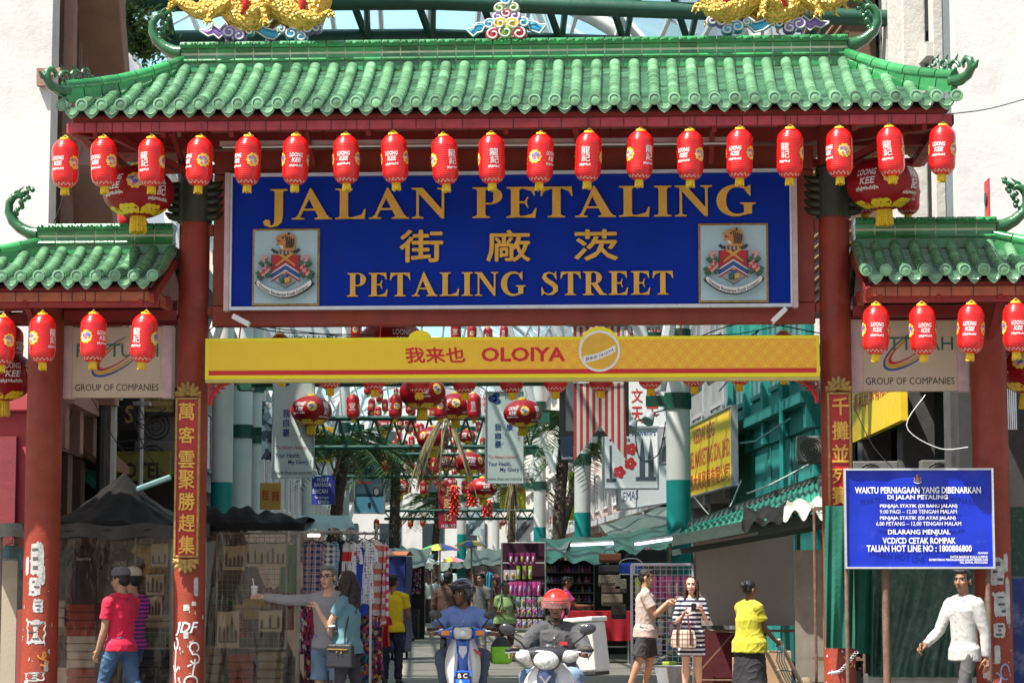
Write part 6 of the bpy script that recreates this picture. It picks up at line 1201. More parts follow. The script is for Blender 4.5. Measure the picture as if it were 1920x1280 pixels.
def tent(px0,px1,yt,yb,Y,dep,m,l,peak=.45):
    a=P(px0,yb,Y);b=P(px1,yb,Y);zt=P(px0,yt,Y+dep/2).z;t=empty('stall_tent',(0,0,0),l,'tent');q=MB()
    def f(u,v): d=max(abs(2*u-1),abs(2*v-1));return (a.x+(b.x-a.x)*u,Y+dep*v,a.z+(zt-a.z)*(1-d)**1.1+.02*math.sin(u*17+v*9))
    q.grid(f,24,16);q.grid(lambda u,v:(a.x+(b.x-a.x)*u,Y-.01,a.z-.18*v+.015*math.sin(u*30)),24,1);q.build('roof',m,t,smooth=180);q=MB()
    for x in(a.x+.05,b.x-.05):
        for y in(Y+.05,Y+dep-.05): q.tube([(x,y,0),(x,y,a.z)],.02,6)
    q.build('pole',pole,t);q=MB();q.span((a.x+.2,Y+.5,0),(b.x-.2,Y+dep-.3,.85));q.build('counter',dark,t)
tent(705,782,1022,1052,40,3,mat('tent_dark_green',(.02,.07,.06),.7,var=.2),'dark green tent roof left of the green and yellow umbrella');tent(762,812,1038,1056,58,3,mat('tent_pale',(.4,.42,.4),.7,var=.15),'pale grey tent roof behind the dark green one');tent(884,945,1046,1062,52,3,tarpg,'small green tent roof right of the pastel umbrella')
for i,(px,Y) in enumerate(((742,42),(756,46),(768,50),(735,44),(748,40))): garment(px,1065+i*2,14,60,Y,random.choice((TC('navy',(.012,.014,.03)),TC('teal',(.03,.22,.32)),flo[0],flo[3],TC('plum',(.03,.016,.05)))),['navy garment under the dark green tent','dark garment hanging below the green tent','patterned garment far back by the pale tent','shirt hung at the left end of the dark tent','shirt hung nearest the blue cart'][i],'garment','hanging_garment')
p=P(838,1080,84);t=empty('parked_van',(p.x,84,0),'pale teal white van parked far down the street','van');q=MB();bw=.88
q.rings([[(x*bw*s_,y,z) for x,z in((-1,.35),(-1,.95),(-.92,1.15),(-.8,1.85),(.8,1.85),(.92,1.15),(1,.95),(1,.35))] for y,s_ in((0,.94),(.3,1),(3.6,1),(3.9,.96))],True);q.build('body',mat('van_paint',(.45,.55,.55),.3,coat=.5,var=.05),t,bevel=.05)
q=MB();q.add([(-.78*bw,-.02,1.18),(.78*bw,-.02,1.18),(.70*bw,.02,1.74),(-.70*bw,.02,1.74)],[(0,1,2,3)]);q.build('windscreen',glass,t)
for s_ in(-1,1):
    q=MB();q.box((s_*.66,-.01,.85),(.26,.06,.16));q.build('headlight',whs,t,bevel=.02)
    for y in(.7,3.1): q=MB();q.lathe([(.2,-.1),(.31,-.1),(.31,.1),(.2,.1)],18,axis=(1,0,0),c=(s_*.78,y,.31));q.build('wheel',black,t,smooth=40)
q=MB();q.box((0,-.03,.45),(1.6,.12,.2));q.build('bumper',greyw,t,bevel=.02)
# ---------------- stalls on the right ----------------
def drape(name,label,pts,m,thick=0,cat='tarpaulin',wave=.05,n=30):
    """sheet over four corner points: front left, front right, back right, back left"""
    a,b,c,d=pts;q=MB();ph=random.random()*6
    q.grid(lambda u,v:(a.lerp(b,u)).lerp(d.lerp(c,u),v)+V((0,0,wave*(math.sin(u*14+v*5+ph)*.6+math.sin(v*9+u*4)*.5)-.18*4*u*(1-u)*v*(1-v)-.10*(1+.5*math.sin(u*18))*max(0,1-v*5))),n,14)
    return q.build(name,m,smooth=180,label=label,cat=cat)
drape('stall_tarpaulin','long green tarpaulin over the bottle stall below the second teal post',(P(1022,1040,21),P(1140,1048,20),P(1180,1000,26),P(1010,1010,27)),tarpg,wave=.04);drape('stall_tarpaulin','green tarpaulin roof rising to the nearest teal post on the right',(P(1130,1036,17),P(1262,1012,15.5),P(1300,972,21),P(1150,1002,22)),tarpg);drape('stall_tarpaulin','grey green tarpaulin roof behind the sagging green ones',(P(1150,1010,26),P(1265,975,24),P(1270,940,29),P(1120,985,31)),mat('tarp_grey_green',(.075,.10,.085),.6,var=.25))
drape('stall_tarpaulin','dark sheet over the accessory rack left of the second teal post',(P(955,1030,23),P(1060,1026,22),P(1080,1010,28),P(985,1012,29)),mat('tarp_dark',(.10,.11,.10),.6,var=.25))
# corrugated green roof
a,b,c,d=P(1262,1008,7.6),P(1556,956,6.6),P(1540,900,15),P(1300,985,16)  # front edge brought forward so the roof keeps sun off the board
t=empty('stall_roof',(0,0,0),'long corrugated green roof with dark ridge rolls over the grey board stall','roof');q=MB();q.grid(lambda u,v:a.lerp(b,u).lerp(d.lerp(c,u),v)+V((0,0,.02*math.sin(u*150))),220,3);q.build('corrugated_sheet',mat('green_zinc',(.02,.22,.15),.45,var=.2,dirt=((.1,.12,.1),.25,2)),t,smooth=180)
q=MB();q.bar(a-V((0,.05,.06)),b-V((0,.05,.06)),.05,.10);q.bar(a-V((0,-.6,.2)),b-V((0,-.6,.2)),.04,.08);[q.bar(a.lerp(b,u0)+V((0,-.04*k_,-.02-.05*k_)),a.lerp(b,u1)+V((0,-.04*k_,-.0-.05*k_)),.03,.12) for k_,(u0,u1) in enumerate(((.0,.45),(.3,.8),(.55,1.)))];q.tube([d,c],.09,8);q.tube([c,b+V((0,.3,.02))],.08,8)
for i in range(26): p=d.lerp(c,i/25);q.tube([p-V((0,.06,0)),p+V((0,.12,0))],.11,8)
q.build('ridge_roll',mat('roof_dark',(.03,.05,.045),.6,var=.2),t,smooth=40);q=MB()
for k,y in((0,.3),(1,5)):
    for u in((.97,) if k==0 else (.02,.97)): p=a.lerp(b,u);q.tube([(p.x,p.y+y,0),(p.x,p.y+y,p.z)],.025,6)
q.build('pole',rust,t)
drape('stall_tarpaulin','crumpled pale plastic heaped on the end of the green roof',(P(1468,958,6.4),P(1558,950,6.2),P(1552,930,8.2),P(1478,938,8.2)),mat('pale_plastic',(.33,.34,.31),.4,var=.35,bump=.6),wave=.06);drape('stall_tarpaulin','black bundled sheet along the front of the green roof',(P(1390,978,6.8),P(1480,962,6.6),P(1485,940,8.6),P(1395,955,8.6)),tarp,wave=.05)
lampm=mat('lamp_violet',(.80,.78,1.),.4,emit=2.2,var=0,bump=0)
for i,(x0,y0,x1,y1,Y) in enumerate(((1332,1000,1404,992,9.5),(1445,998,1474,996,8.6),(1190,1020,1300,1004,13),(1070,1022,1150,1018,19))):
    p,q_=P(x0,y0,Y),P(x1,y1,Y);t=empty('tube_light',p,['lit tube lamp above the left half of the grey board','short lit tube lamp above the right end of the grey board','longest lit tube lamp over the wire rack','lit tube lamp over the bottle shelf'][i],'tube light');q=MB();q.tube([(0,0,0),q_-p],.02,8);q.build('tube',lampm,t);q=MB();q.bar((0,.02,.04),q_-p+V((0,.02,.04)),.06,.03);q.build('batten',whs,t)
q=MB();q.span((0,0,0),(P(1490,1170,9).x-P(1306,1170,9).x,.05,P(1306,998,9).z-P(1306,1172,9).z));q.build('grey_board',mat('board_grey',(.27,.26,.25),.75,var=.12,scale=1.2,dirt=((.2,.2,.19),.2,1)),loc=P(1306,1172,9),label='large plain dark grey board standing behind the woman in yellow',cat='board')
x0,x1=P(1300,1172,8.8).x,P(1490,1172,8.8).x;q=MB();q.span((x0,8.85,0.05),(x1-.4,8.9,.82));q.build('red_cloth',mat('dark_red_cloth',(.07,.006,.010),.9,var=.2),label='dark red cloth hanging under the grey board',cat='cloth')
t=empty('trestle_frame',(x0,8.6,0),'low rusty frame and diagonal brace under the grey board','frame');q=MB();wd=x1-x0
for x in(0,wd): q.tube([(x,0,0),(x,0,.88)],.02,6)
q.tube([(0,0,.85),(wd,0,.85)],.02,6);q.tube([(0,0,.15),(wd,0,.15)],.015,6);q.bar((.1,-.02,.3),(.55,-.02,.8),.05,.02);q.build('tubes',rust,t)
p=P(1492,1250,7.2);q=MB();q.span((0,0,0),(P(1548,1250,7.2).x-p.x,.05,P(1492,1003,7.2).z-p.z));q.build('cream_door',mat('door_cream',(.21,.19,.15),.7,var=.25,dirt=((.2,.16,.1),.25,2)),loc=(p.x,7.2,p.z-.2),label='grimy cream door leaf at the right end of the grey board',cat='door')
q=MB();q.span((0,0,0),(.34,.3,.62));q.build('cardboard_box',mat('cardboard',(.34,.23,.13),.9,var=.15),loc=(P(1436,1250,6.5).x,6.5,.004),bevel=.005,label='flattened cardboard box standing behind the hand truck',cat='box')
q=MB();q.span((0,0,0),(.28,.2,.5));q.build('cardboard_box',MATS['cardboard'],loc=(P(1374,1250,7.5).x,7.5,.004),bevel=.005,label='tall cardboard piece behind the woman in the yellow blouse',cat='box')
# green curtain, frame, dark plastic wall around the notice
sheet('green_curtain','dark green canvas curtain hanging in front of the right inner column','curtain',1545,1600,948,1215,-.35,mat('green_canvas',(.008,.13,.085),.75,var=.25,scale=2,bump=.3,dirt=((.2,.3,.25),.08,6)),.05,3,flare=-.1);sheet('green_curtain','green canvas corner hanging behind the left post of the blue notice','curtain',1590,1635,1050,1225,.25,MATS['green_canvas'],.05,2)
sheet('plastic_wall','dirty dark green plastic wall below the blue notice','plastic sheet',1625,1835,1060,1268,.7,mat('green_plastic',(.055,.125,.10),.35,var=.45,scale=3,bump=1.,bscale=7,dirt=((.26,.34,.30),.36,9)),.05,8,flare=.05)
sheet('plastic_wall','crumpled shiny green plastic edge left of the wall below the notice','plastic sheet',1622,1660,1062,1265,.55,MATS['green_plastic'],.06,3,flare=.1)
q=MB();q.span((0,0,0),(P(1840,1268,.9).x-P(1622,1268,.9).x,.3,.55));q.build('low_wall',concr,loc=(P(1622,1268,.9).x,.75,0.004),bevel=.02,label='low concrete wall under the green plastic',cat='wall')
t=empty('metal_rack',(P(1527,1000,3.5).x,3.5,0),'rusty open metal rack in front of the cream door','rack');q=MB();wd=P(1617,1000,3.5).x-P(1527,1000,3.5).x
for x in(0,.12,wd): q.tube([(x,0,0),(x,0,P(1527,955,3.5).z)],.018,6)
for z in(.62,P(1527,952,3.5).z): q.bar((0,0,z),(wd,0,z),.03);q.bar((0,.5,z),(wd,.5,z),.03)
q.build('tubes',rust,t)
q=MB();pts=[P(1555,1262,-.2),P(1575,1258,-.25),P(1592,1240,-.25),P(1606,1222,-.3)]
for i in range(26):
    u=i/25*3;k=min(int(u),2);p=pts[k].lerp(pts[k+1],u-k);a_=i*PI/2;q.tube([p+V((.02*math.cos(t_),.012*math.sin(t_)*math.cos(a_),.012*math.sin(t_)*math.sin(a_)+.0)) for t_ in [2*PI*j/10 for j in range(11)]],.004,4)
q.build('chain',steel,label='steel chain looped round the foot of the right inner column',cat='chain')
q=MB();p=P(1885,1080,2.4);q.span((p.x,2.4,p.z),(p.x+.6,2.45,P(1885,950,2.4).z));q.build('graffiti_board',mat('chalk_green',(.02,.06,.04),.7,dirt=((.5,.55,.5),.2,20)),label='dark green board with white scribbles right of the right outer column',cat='board')
q=MB();q.span((p.x,2.42,0),(p.x+.6,2.5,p.z-.01));q.build('blue_panel',mat('panel_blue',(.02,.04,.2),.6,dirt=((.5,.5,.55),.3,3)),label='blue panel with torn white posters below the scribbled board',cat='panel')
# racks of goods
def pack(c,wd,h,m,l,g):
    t=empty('toy_pack',c,l,'pack',g);q=MB();q.box((0,0,-h/2),(wd,.03,h));q.build('card',m,t,bevel=.004);q=MB();q.ball((0,-.02,-h*.55),(wd*.28,.025,h*.28),8,6);q.build('toy',random.choice(PKM),t,smooth=60)
PKM=[mat('pk_%d'%i,c,.35,coat=.4,var=.1) for i,c in enumerate(((.6,.55,.6),(.35,.5,.05),(.55,.05,.3),(.1,.2,.5),(.6,.3,.1),(.7,.7,.7)))]
pinkp=mat('pack_pink',(.62,.08,.33),.35,coat=.3,var=.25,scale=9);limep=mat('pack_lime',(.38,.52,.06),.35,coat=.3,var=.25,scale=9);multi=[mat('pack_mix%d'%i,pat=blot(c,22),rough=.3,coat=.4) for i,c in enumerate((((.5,.5,.55),(.2,.3,.2),(.6,.6,.6),(.4,.1,.3)),((.6,.45,.2),(.5,.2,.1),(.6,.6,.5),(.2,.3,.5)),((.1,.3,.15),(.6,.6,.6),(.2,.4,.3),(.5,.5,.4))))]
t=empty('display_rack',(P(940,1100,21).x,21.2,0),'steel rack full of hanging toy packs behind the woman in green','rack');q=MB();wd=P(1022,1100,21).x-P(940,1100,21).x
for x in(0,wd): q.tube([(x,0,0),(x,0,2.3)],.02,6)
for z in(.55,.85,1.15,1.5,1.9,2.3): q.tube([(0,0,z),(wd,0,z)],.012,6)
q.build('tubes',pole,t);q=MB();q.span((0,.1,.62),(wd,.13,2.3));q.build('back_cloth',mat('magenta_dark',(.045,.008,.025),.8,pat=None),t)
for r,(py,n,x0,x1,h,ms,l) in enumerate(((1036,5,958,1000,.24,[mat('pack_magenta',(.30,.02,.14),.4,var=.4,scale=14)],'dark magenta pack at the very top of the rack'),(1060,3,972,994,.26,[limep],'lime green toy pack in the top row of the rack'),(1068,2,950,962,.2,[pinkp,PKM[0]],'pink toy pack beside the lime ones'),(1090,7,958,1010,.27,[pinkp],'pink doll pack in the middle row of the rack'),(1118,6,960,1012,.2,[multi[2],multi[0]],'silvery green pack in the third row of the rack'),(1137,6,958,1014,.2,[multi[0]],'white and pink bagged toy in the fourth row of the rack'),(1160,6,962,1014,.18,[multi[1]],'orange and blue bagged toy in the lowest row of the rack'))):
    for i in range(n): pack(P(x0+(x1-x0)*i/(n-1),py,21.05),(x1-x0)/FPX*45.6/(n)*.95 if n>2 else .12,h,random.choice(ms),l,'toy packs row %s of the rack'%ORD[r])
t=empty('bottle_shelf',(P(1020,1050,23).x,23,0),'dark shelf unit lined with small colourful bottles behind the pink shirted vendor','shelf');wd=P(1112,1050,23).x-P(1020,1050,23).x;zs=[P(1020,y,23).z for y in(1072,1092,1110,1127,1143)]
q=MB();q.span((0,.2,zs[-1]-.1),(wd,.23,zs[0]+.25));q.build('back',dark,t);q=MB()
for z in zs: q.span((0,0,z-.02),(wd,.195,z))
q.span((-.03,0,.1),(-.002,.2,zs[0]+.25));q.span((wd+.002,0,.1),(wd+.03,.2,zs[0]+.25));q.build('shelf_board',greyw,t)
q=MB();q.lathe([(.035,0),(.04,.01),(.042,.05),(.03,.075),(.016,.085),(.016,.105),(.022,.108),(.022,.125),(.004,.13)],10);me=[q.mesh('perfume_bottle',mat('bottle_%d'%i,c,.2,coat=.5,var=.1),60) for i,c in enumerate(((.5,.5,.52),(.45,.05,.2),(.1,.15,.4),(.5,.35,.08),(.03,.03,.03),(.5,.2,.3)))]
for r,z in enumerate(zs):
    for i in range(13):
        o=bpy.data.objects.new('perfume_bottle',random.choice(me));COL.objects.link(o);o.location=(P(1020,1050,23).x+.08+(wd-.16)*i/12,22.98+random.uniform(.05,.1),z+.002);tag(o,'small round bottle on the %s shelf board from the top of the bottle stall'%ORD[r],'bottle','bottles on the %s shelf'%ORD[r])
t=empty('stall_table',(P(1064,1140,19).x,19,0),'table under a bright red cloth in front of the bottle shelf','table');wd=P(1183,1140,19).x-P(1064,1140,19).x
q=MB();q.grid(lambda u,v:(wd*u,-.02+.025*math.sin(u*28)*v,.98-.55*v),50,6);q.grid(lambda u,v:(wd*u,-.02+.9*v,.981),4,4);q.build('red_cloth',mat('table_red',(.42,.008,.02),.8,var=.15),t,smooth=60);q=MB()
for x in(.05,wd-.05):
    for y in(.05,.8): q.tube([(x,y,0),(x,y,.97)],.02,6)
q.span((0,.2,.3),(wd,.8,.33));q.build('leg',pole,t);q=MB();q.span((.1,.3,.331),(wd-.1,.75,.6));q.build('storage',dark,t)
for i,(px,py,w_,h_,m,l) in enumerate(((1144,1046,42,18,mat('bag_brown',(.13,.04,.02),.35,coat=.3),'brown leather bag, topmost of the hanging bags'),(1142,1068,40,18,mat('bag_black',(.02,.022,.03),.4),'black bag second from the top'),(1143,1088,42,22,mat('bag_check',pat=dots((.5,.47,.4),(.12,.1,.07),60),rough=.5),'pale patterned bag in the column of bags'),(1146,1106,36,18,mat('bag_taupe',(.11,.075,.055),.45,var=.2),'taupe patterned bag below the pale one'),(1148,1124,40,22,mat('bag_lattice',pat=dots((.10,.075,.055),(.22,.17,.12),60),rough=.5),'lattice patterned brown bag low in the column of bags'),(1164,1098,22,26,MATS['bag_check'],'pale bag hanging beside the column of bags'),(1160,1146,28,28,mat('bag_dark',(.035,.022,.018),.4),'lowest dark brown bag by the red table'))):
    c=P(px,py,14);k=38.6/FPX;t=empty('hand_bag',c,l,'bag');q=MB();q.box((0,0,0),(w_*k,.12,h_*k));q.build('body',m,t,bevel=.03);q=MB();q.box((0,-.065,h_*k*.12),(w_*k*.98,.02,h_*k*.7));q.build('flap',m,t,bevel=.008);q=MB();q.tube([(-w_*k*.3,0,h_*k*.5),(-w_*k*.15,0,h_*k*.9),(w_*k*.15,0,h_*k*.9),(w_*k*.3,0,h_*k*.5)],.01,5);q.build('handle',black,t)
c=P(1183,1066,13);t=empty('sports_bag',c,'bright blue sports bag with white piping hung above the wire rack','bag');q=MB();q.box((0,0,0),(.38,.2,.2));q.build('body',mat('bag_blue',(.015,.07,.50),.5),t,bevel=.05);q=MB();q.tube([(.19*math.cos(a_),-.1,.07+.1*math.sin(a_)) for a_ in [PI*i/12 for i in range(13)]],.008,5);q.span((.03,-.106,-.08),(.07,-.1,.08));q.tube([(-.19,-.1,-.085),(.19,-.1,-.085)],.008,5);q.build('piping',whs,t);q=MB();q.tube([(.12*math.cos(a_),0,.1+.14*math.sin(a_)) for a_ in [PI*i/12 for i in range(13)]],.012,5);q.build('handle',black,t)
mesh_panel('wire_panel','tall white wire display panel behind the man in the pale tee',1184,1301,1058,1252,9.5,mat('wire_lilac',(.50,.52,.62),.4),.085,.004,.022,legs=True)
q=MB();
for r,(py,x0,x1,n,h,ms,l) in enumerate(((1080,1226,1298,6,.34,[pinkp],'long pink pack in the upper row behind the wire panel'),(1082,1196,1214,2,.34,[limep],'lime pack at the left end behind the wire panel'),(1128,1200,1296,6,.22,[multi[1],multi[2]],'mixed coloured pack in the second row behind the wire panel'),(1160,1200,1296,6,.24,[multi[1],limep,multi[0]],'mixed coloured pack in the third row behind the wire panel'),(1195,1200,1290,6,.25,[multi[2],pinkp,multi[1]],'mixed coloured pack in the lowest row behind the wire panel'))):
    for i in range(n): pack(P(x0+(x1-x0)*i/(n-1),py,10),.085,h,random.choice(ms),l,'packs in row %s behind the wire panel'%ORD[r])
t=empty('plastic_bin',(P(1262,1235,8.2).x,8.2,0),'translucent grey plastic bin on the ground behind the woman in the striped dress','bin');q=MB();q.lathe([(.16,.005),(.22,.36),(.235,.37),(.21,.36),(.15,.02)],4,sx=1.2);q.build('tub',mat('bin_grey',(.35,.38,.42),.3,alpha=.75),t);q=MB();q.box((-.05,0,.4),(.2,.12,.05));q.build('lime_lid',limep,t,bevel=.01)
# back walls of stalls
for px0,px1,yt,Y,l in((1110,1300,1030,24.5,'dark back wall of the bag stall'),(890,960,1060,40,'dark clothes stall far right of the umbrellas')):
    a=P(px0,yt,Y);b=P(px1,yt,Y);q=MB();q.span((a.x,Y,0),(b.x,Y+.1,a.z));q.build('stall_wall',dark if px0>1000 else mat('stall_brown',(.05,.04,.04),.9,var=.4,scale=6),label=l,cat='wall')
for i,(px,py,wp,lp,Y) in enumerate(((905,1070,14,42,34),(918,1072,14,44,33),(930,1076,13,50,32),(942,1078,13,44,31),(893,1072,12,40,36))): garment(px,py,wp,lp,Y,[flo[1],TC('teal',(.03,.22,.32)),flo[2],TC('plum',(.03,.016,.05)),TC('rust',(.2,.07,.03))][i],['patterned scarf','teal scarf','wine scarf','plum scarf','rust scarf'][i]+' on the rack behind the helmeted rider','scarf','hanging_scarf',sleeve=0)

bk=mat('stall_brown',(.05,.04,.04),.9,var=.4,scale=6)
for px0,px1,yt,Y,l,m in((700,790,1052,36,'dark stall wall behind the hanging garments on the left',dark),(755,800,1056,64,'far dark stall wall below the pale tent',bk),(800,835,1064,88,'farthest dark stall front on the left',dark),(858,900,1058,70,'far dark stall front right of the van',bk),(885,960,1050,46,'brown stall wall behind the amber umbrella',dark),(835,866,1060,96,'farthest dark stall front behind the van',bk)):
    a=P(px0,yt,Y);b=P(px1,yt,Y);t=empty('far_stall',(a.x,Y,0),l,'stall');wd=b.x-a.x;q=MB();q.span((0,.9,0),(wd,1.0,a.z));q.build('back_wall',m,t);q=MB();q.grid(lambda u,v:(-.2+(wd+.4)*u,1.1-2.2*v,a.z+.35-.5*v+.03*math.sin(u*21)),20,4);q.build('awning',random.choice((tarpg,MATS['tarp_dark'],MATS['tarp_grey_green'])),t,smooth=180)
    q=MB();q.span((.1,.1,0),(wd-.1,.7,.8));q.build('counter',bk,t);n=max(3,int(wd/.22))
    for i in range(n): garment(px0+(px1-px0)*(i+.5)/n,yt+5+random.uniform(0,5),random.uniform(.2,.3)*FPX/(Y+24.6),random.uniform(.55,.95)*FPX/(Y+24.6),Y+.2,random.choice((flo[0],flo[1],flo[2],flo[3],TC('wine',(.25,.02,.04)),TC('navy',(.012,.014,.03)),TC('teal',(.03,.22,.32)),TC('mustard',(.5,.3,.01)),pl1,pl4)),ORD[i]+' garment from the left in the '+l.split(' stall')[0]+' stall'+l.split(' wall')[-1].split(' front')[-1],'garment','hanging_garment',sleeve=i%2)

# sagging bundles and stacked goods under the right hand roof
for px,py,Y,w_,h_,c,l in((1470,1240,7.9,.4,.3,(.03,.03,.035),'dark bundle at the foot of the cream door'),(1510,1250,6.9,.22,.16,(.2,.16,.1),'small brown carton by the rusty rack')):
    p=P(px,py,Y);q=MB();q.rings([[(w_/2*s_*math.cos(a_)*(1+.12*math.sin(3*a_)),w_/2*.7*s_*math.sin(a_)*(1+.1*math.sin(5*a_)),z*h_*1.6) for a_ in [2*PI*j/18 for j in range(18)]] for z,s_ in((0,.9),(.15,1.05),(.6,1.),(.85,.75),(1,.3))],True);q.build('goods_sack',mat('sack_%d'%px,c,.8,bump=.5,bscale=10),smooth=70,loc=(p.x,Y,.01),label=l,cat='sack')
# ---------------- people ----------------
from mathutils import noise as MN, Euler
def remesh(mb,vox,it=3,name='body'):
    me=mb.mesh('tmp',[]);o=bpy.data.objects.new('tmp',me)
    r=o.modifiers.new('r','REMESH');r.mode='VOXEL';r.voxel_size=vox;r.use_smooth_shade=True
    if it: s_=o.modifiers.new('s','SMOOTH');s_.iterations=it;s_.factor=.5
    out=bake(o)
    bpy.data.objects.remove(o);bpy.data.meshes.remove(me);out.name=name;out.shade_smooth();return out
def wrinkle(me,amp,f=13.,seed=0):
    """soft folds: broad diagonal ridges with a little fine crumple"""
    n=len(me.vertices);co=[0.]*(3*n);no=[0.]*(3*n);me.vertices.foreach_get('co',co);me.vertices.foreach_get('normal',no);o=V((seed*3.1,seed*1.7,0))
    for i in range(0,3*n,3):
        x,y,z=co[i:i+3];d=1-2*abs(MN.noise(V((x*f*.8+z*f*.35,y*f*.8+z*f*.2,z*f*.7))+o));h=amp*(.9*d*d*d-.25+.5*MN.noise(V((x*f*.5,y*f*.5,z*f*.4))-o)+.2*MN.noise(V((x*f*2.4,y*f*2.4,z*f*2))+o))
        co[i]=x+no[i]*h;co[i+1]=y+no[i+1]*h;co[i+2]=z+no[i+2]*h
    me.vertices.foreach_set('co',co);me.update()
def link(me,name,mats,parent):
    me.materials.clear()
    for m in mats:me.materials.append(m)
    o=bpy.data.objects.new(name,me);COL.objects.link(o);par(o,parent);return o
def ell(mb,secs,n=18):
    """closed body of elliptical sections: (centre, lateral vector, forward vector)"""
    rs=[[c+a*math.cos(2*PI*j/n)+b*math.sin(2*PI*j/n) for j in range(n)] for c,a,b in secs];mb.rings(rs,True)
def hand(mb,w_,d,nrm,th,curl,k,spread=1.):
    d=d.normalized();nrm=(nrm-d*nrm.dot(d)).normalized();s_=nrm.cross(d)*(1 if th>0 else -1)
    mb.tube([w_-d*.02*k,w_+d*.03*k,w_+d*.085*k],[.026*k,.036*k,.036*k],10,flat=.48,up=nrm.cross(d))
    for i,(off,L) in enumerate(((.030,.066),(.010,.078),(-.011,.073),(-.031,.058))):
        p=w_+d*.078*k+s_*off*k*spread;dd=d+s_*off*1.5;pts=[p]
        for q,f in enumerate((.42,.32,.26)):
            a_=curl*(.5+.25*q+.06*i);c,sn=math.cos(a_*(q+1)*.62),math.sin(a_*(q+1)*.62);p=p+(dd.normalized()*c+nrm*sn)*L*f*k;pts.append(p)
        mb.tube(pts,[.0105*k,.0098*k,.0092*k,.0078*k],7,round_=True)
    p=w_+d*.018*k+s_*.026*k;mb.tube([p,p+(s_*.8+d*.6+nrm*.25)*.036*k,p+(s_*.75+d*1.3+nrm*.8)*.042*k,p+(s_*.6+d*1.7+nrm*(1.+curl*.3))*.05*k],[.015*k,.0125*k,.0108*k,.009*k],7,round_=True)
HAIR=dict(black=(.012,.011,.012),grey=(.14,.14,.145),brown=(.05,.025,.016),dkbrown=(.022,.014,.012))
def skinmat(c): return mat('skin_%d'%int(c[0]*1000),c,.5,var=.07,scale=9,bump=.05,spec=.35)
eyew=mat('eye_white',(.6,.57,.54),.3,var=0,bump=0);eyed=mat('eye_dark',(.02,.015,.012),.3,var=0,bump=0)
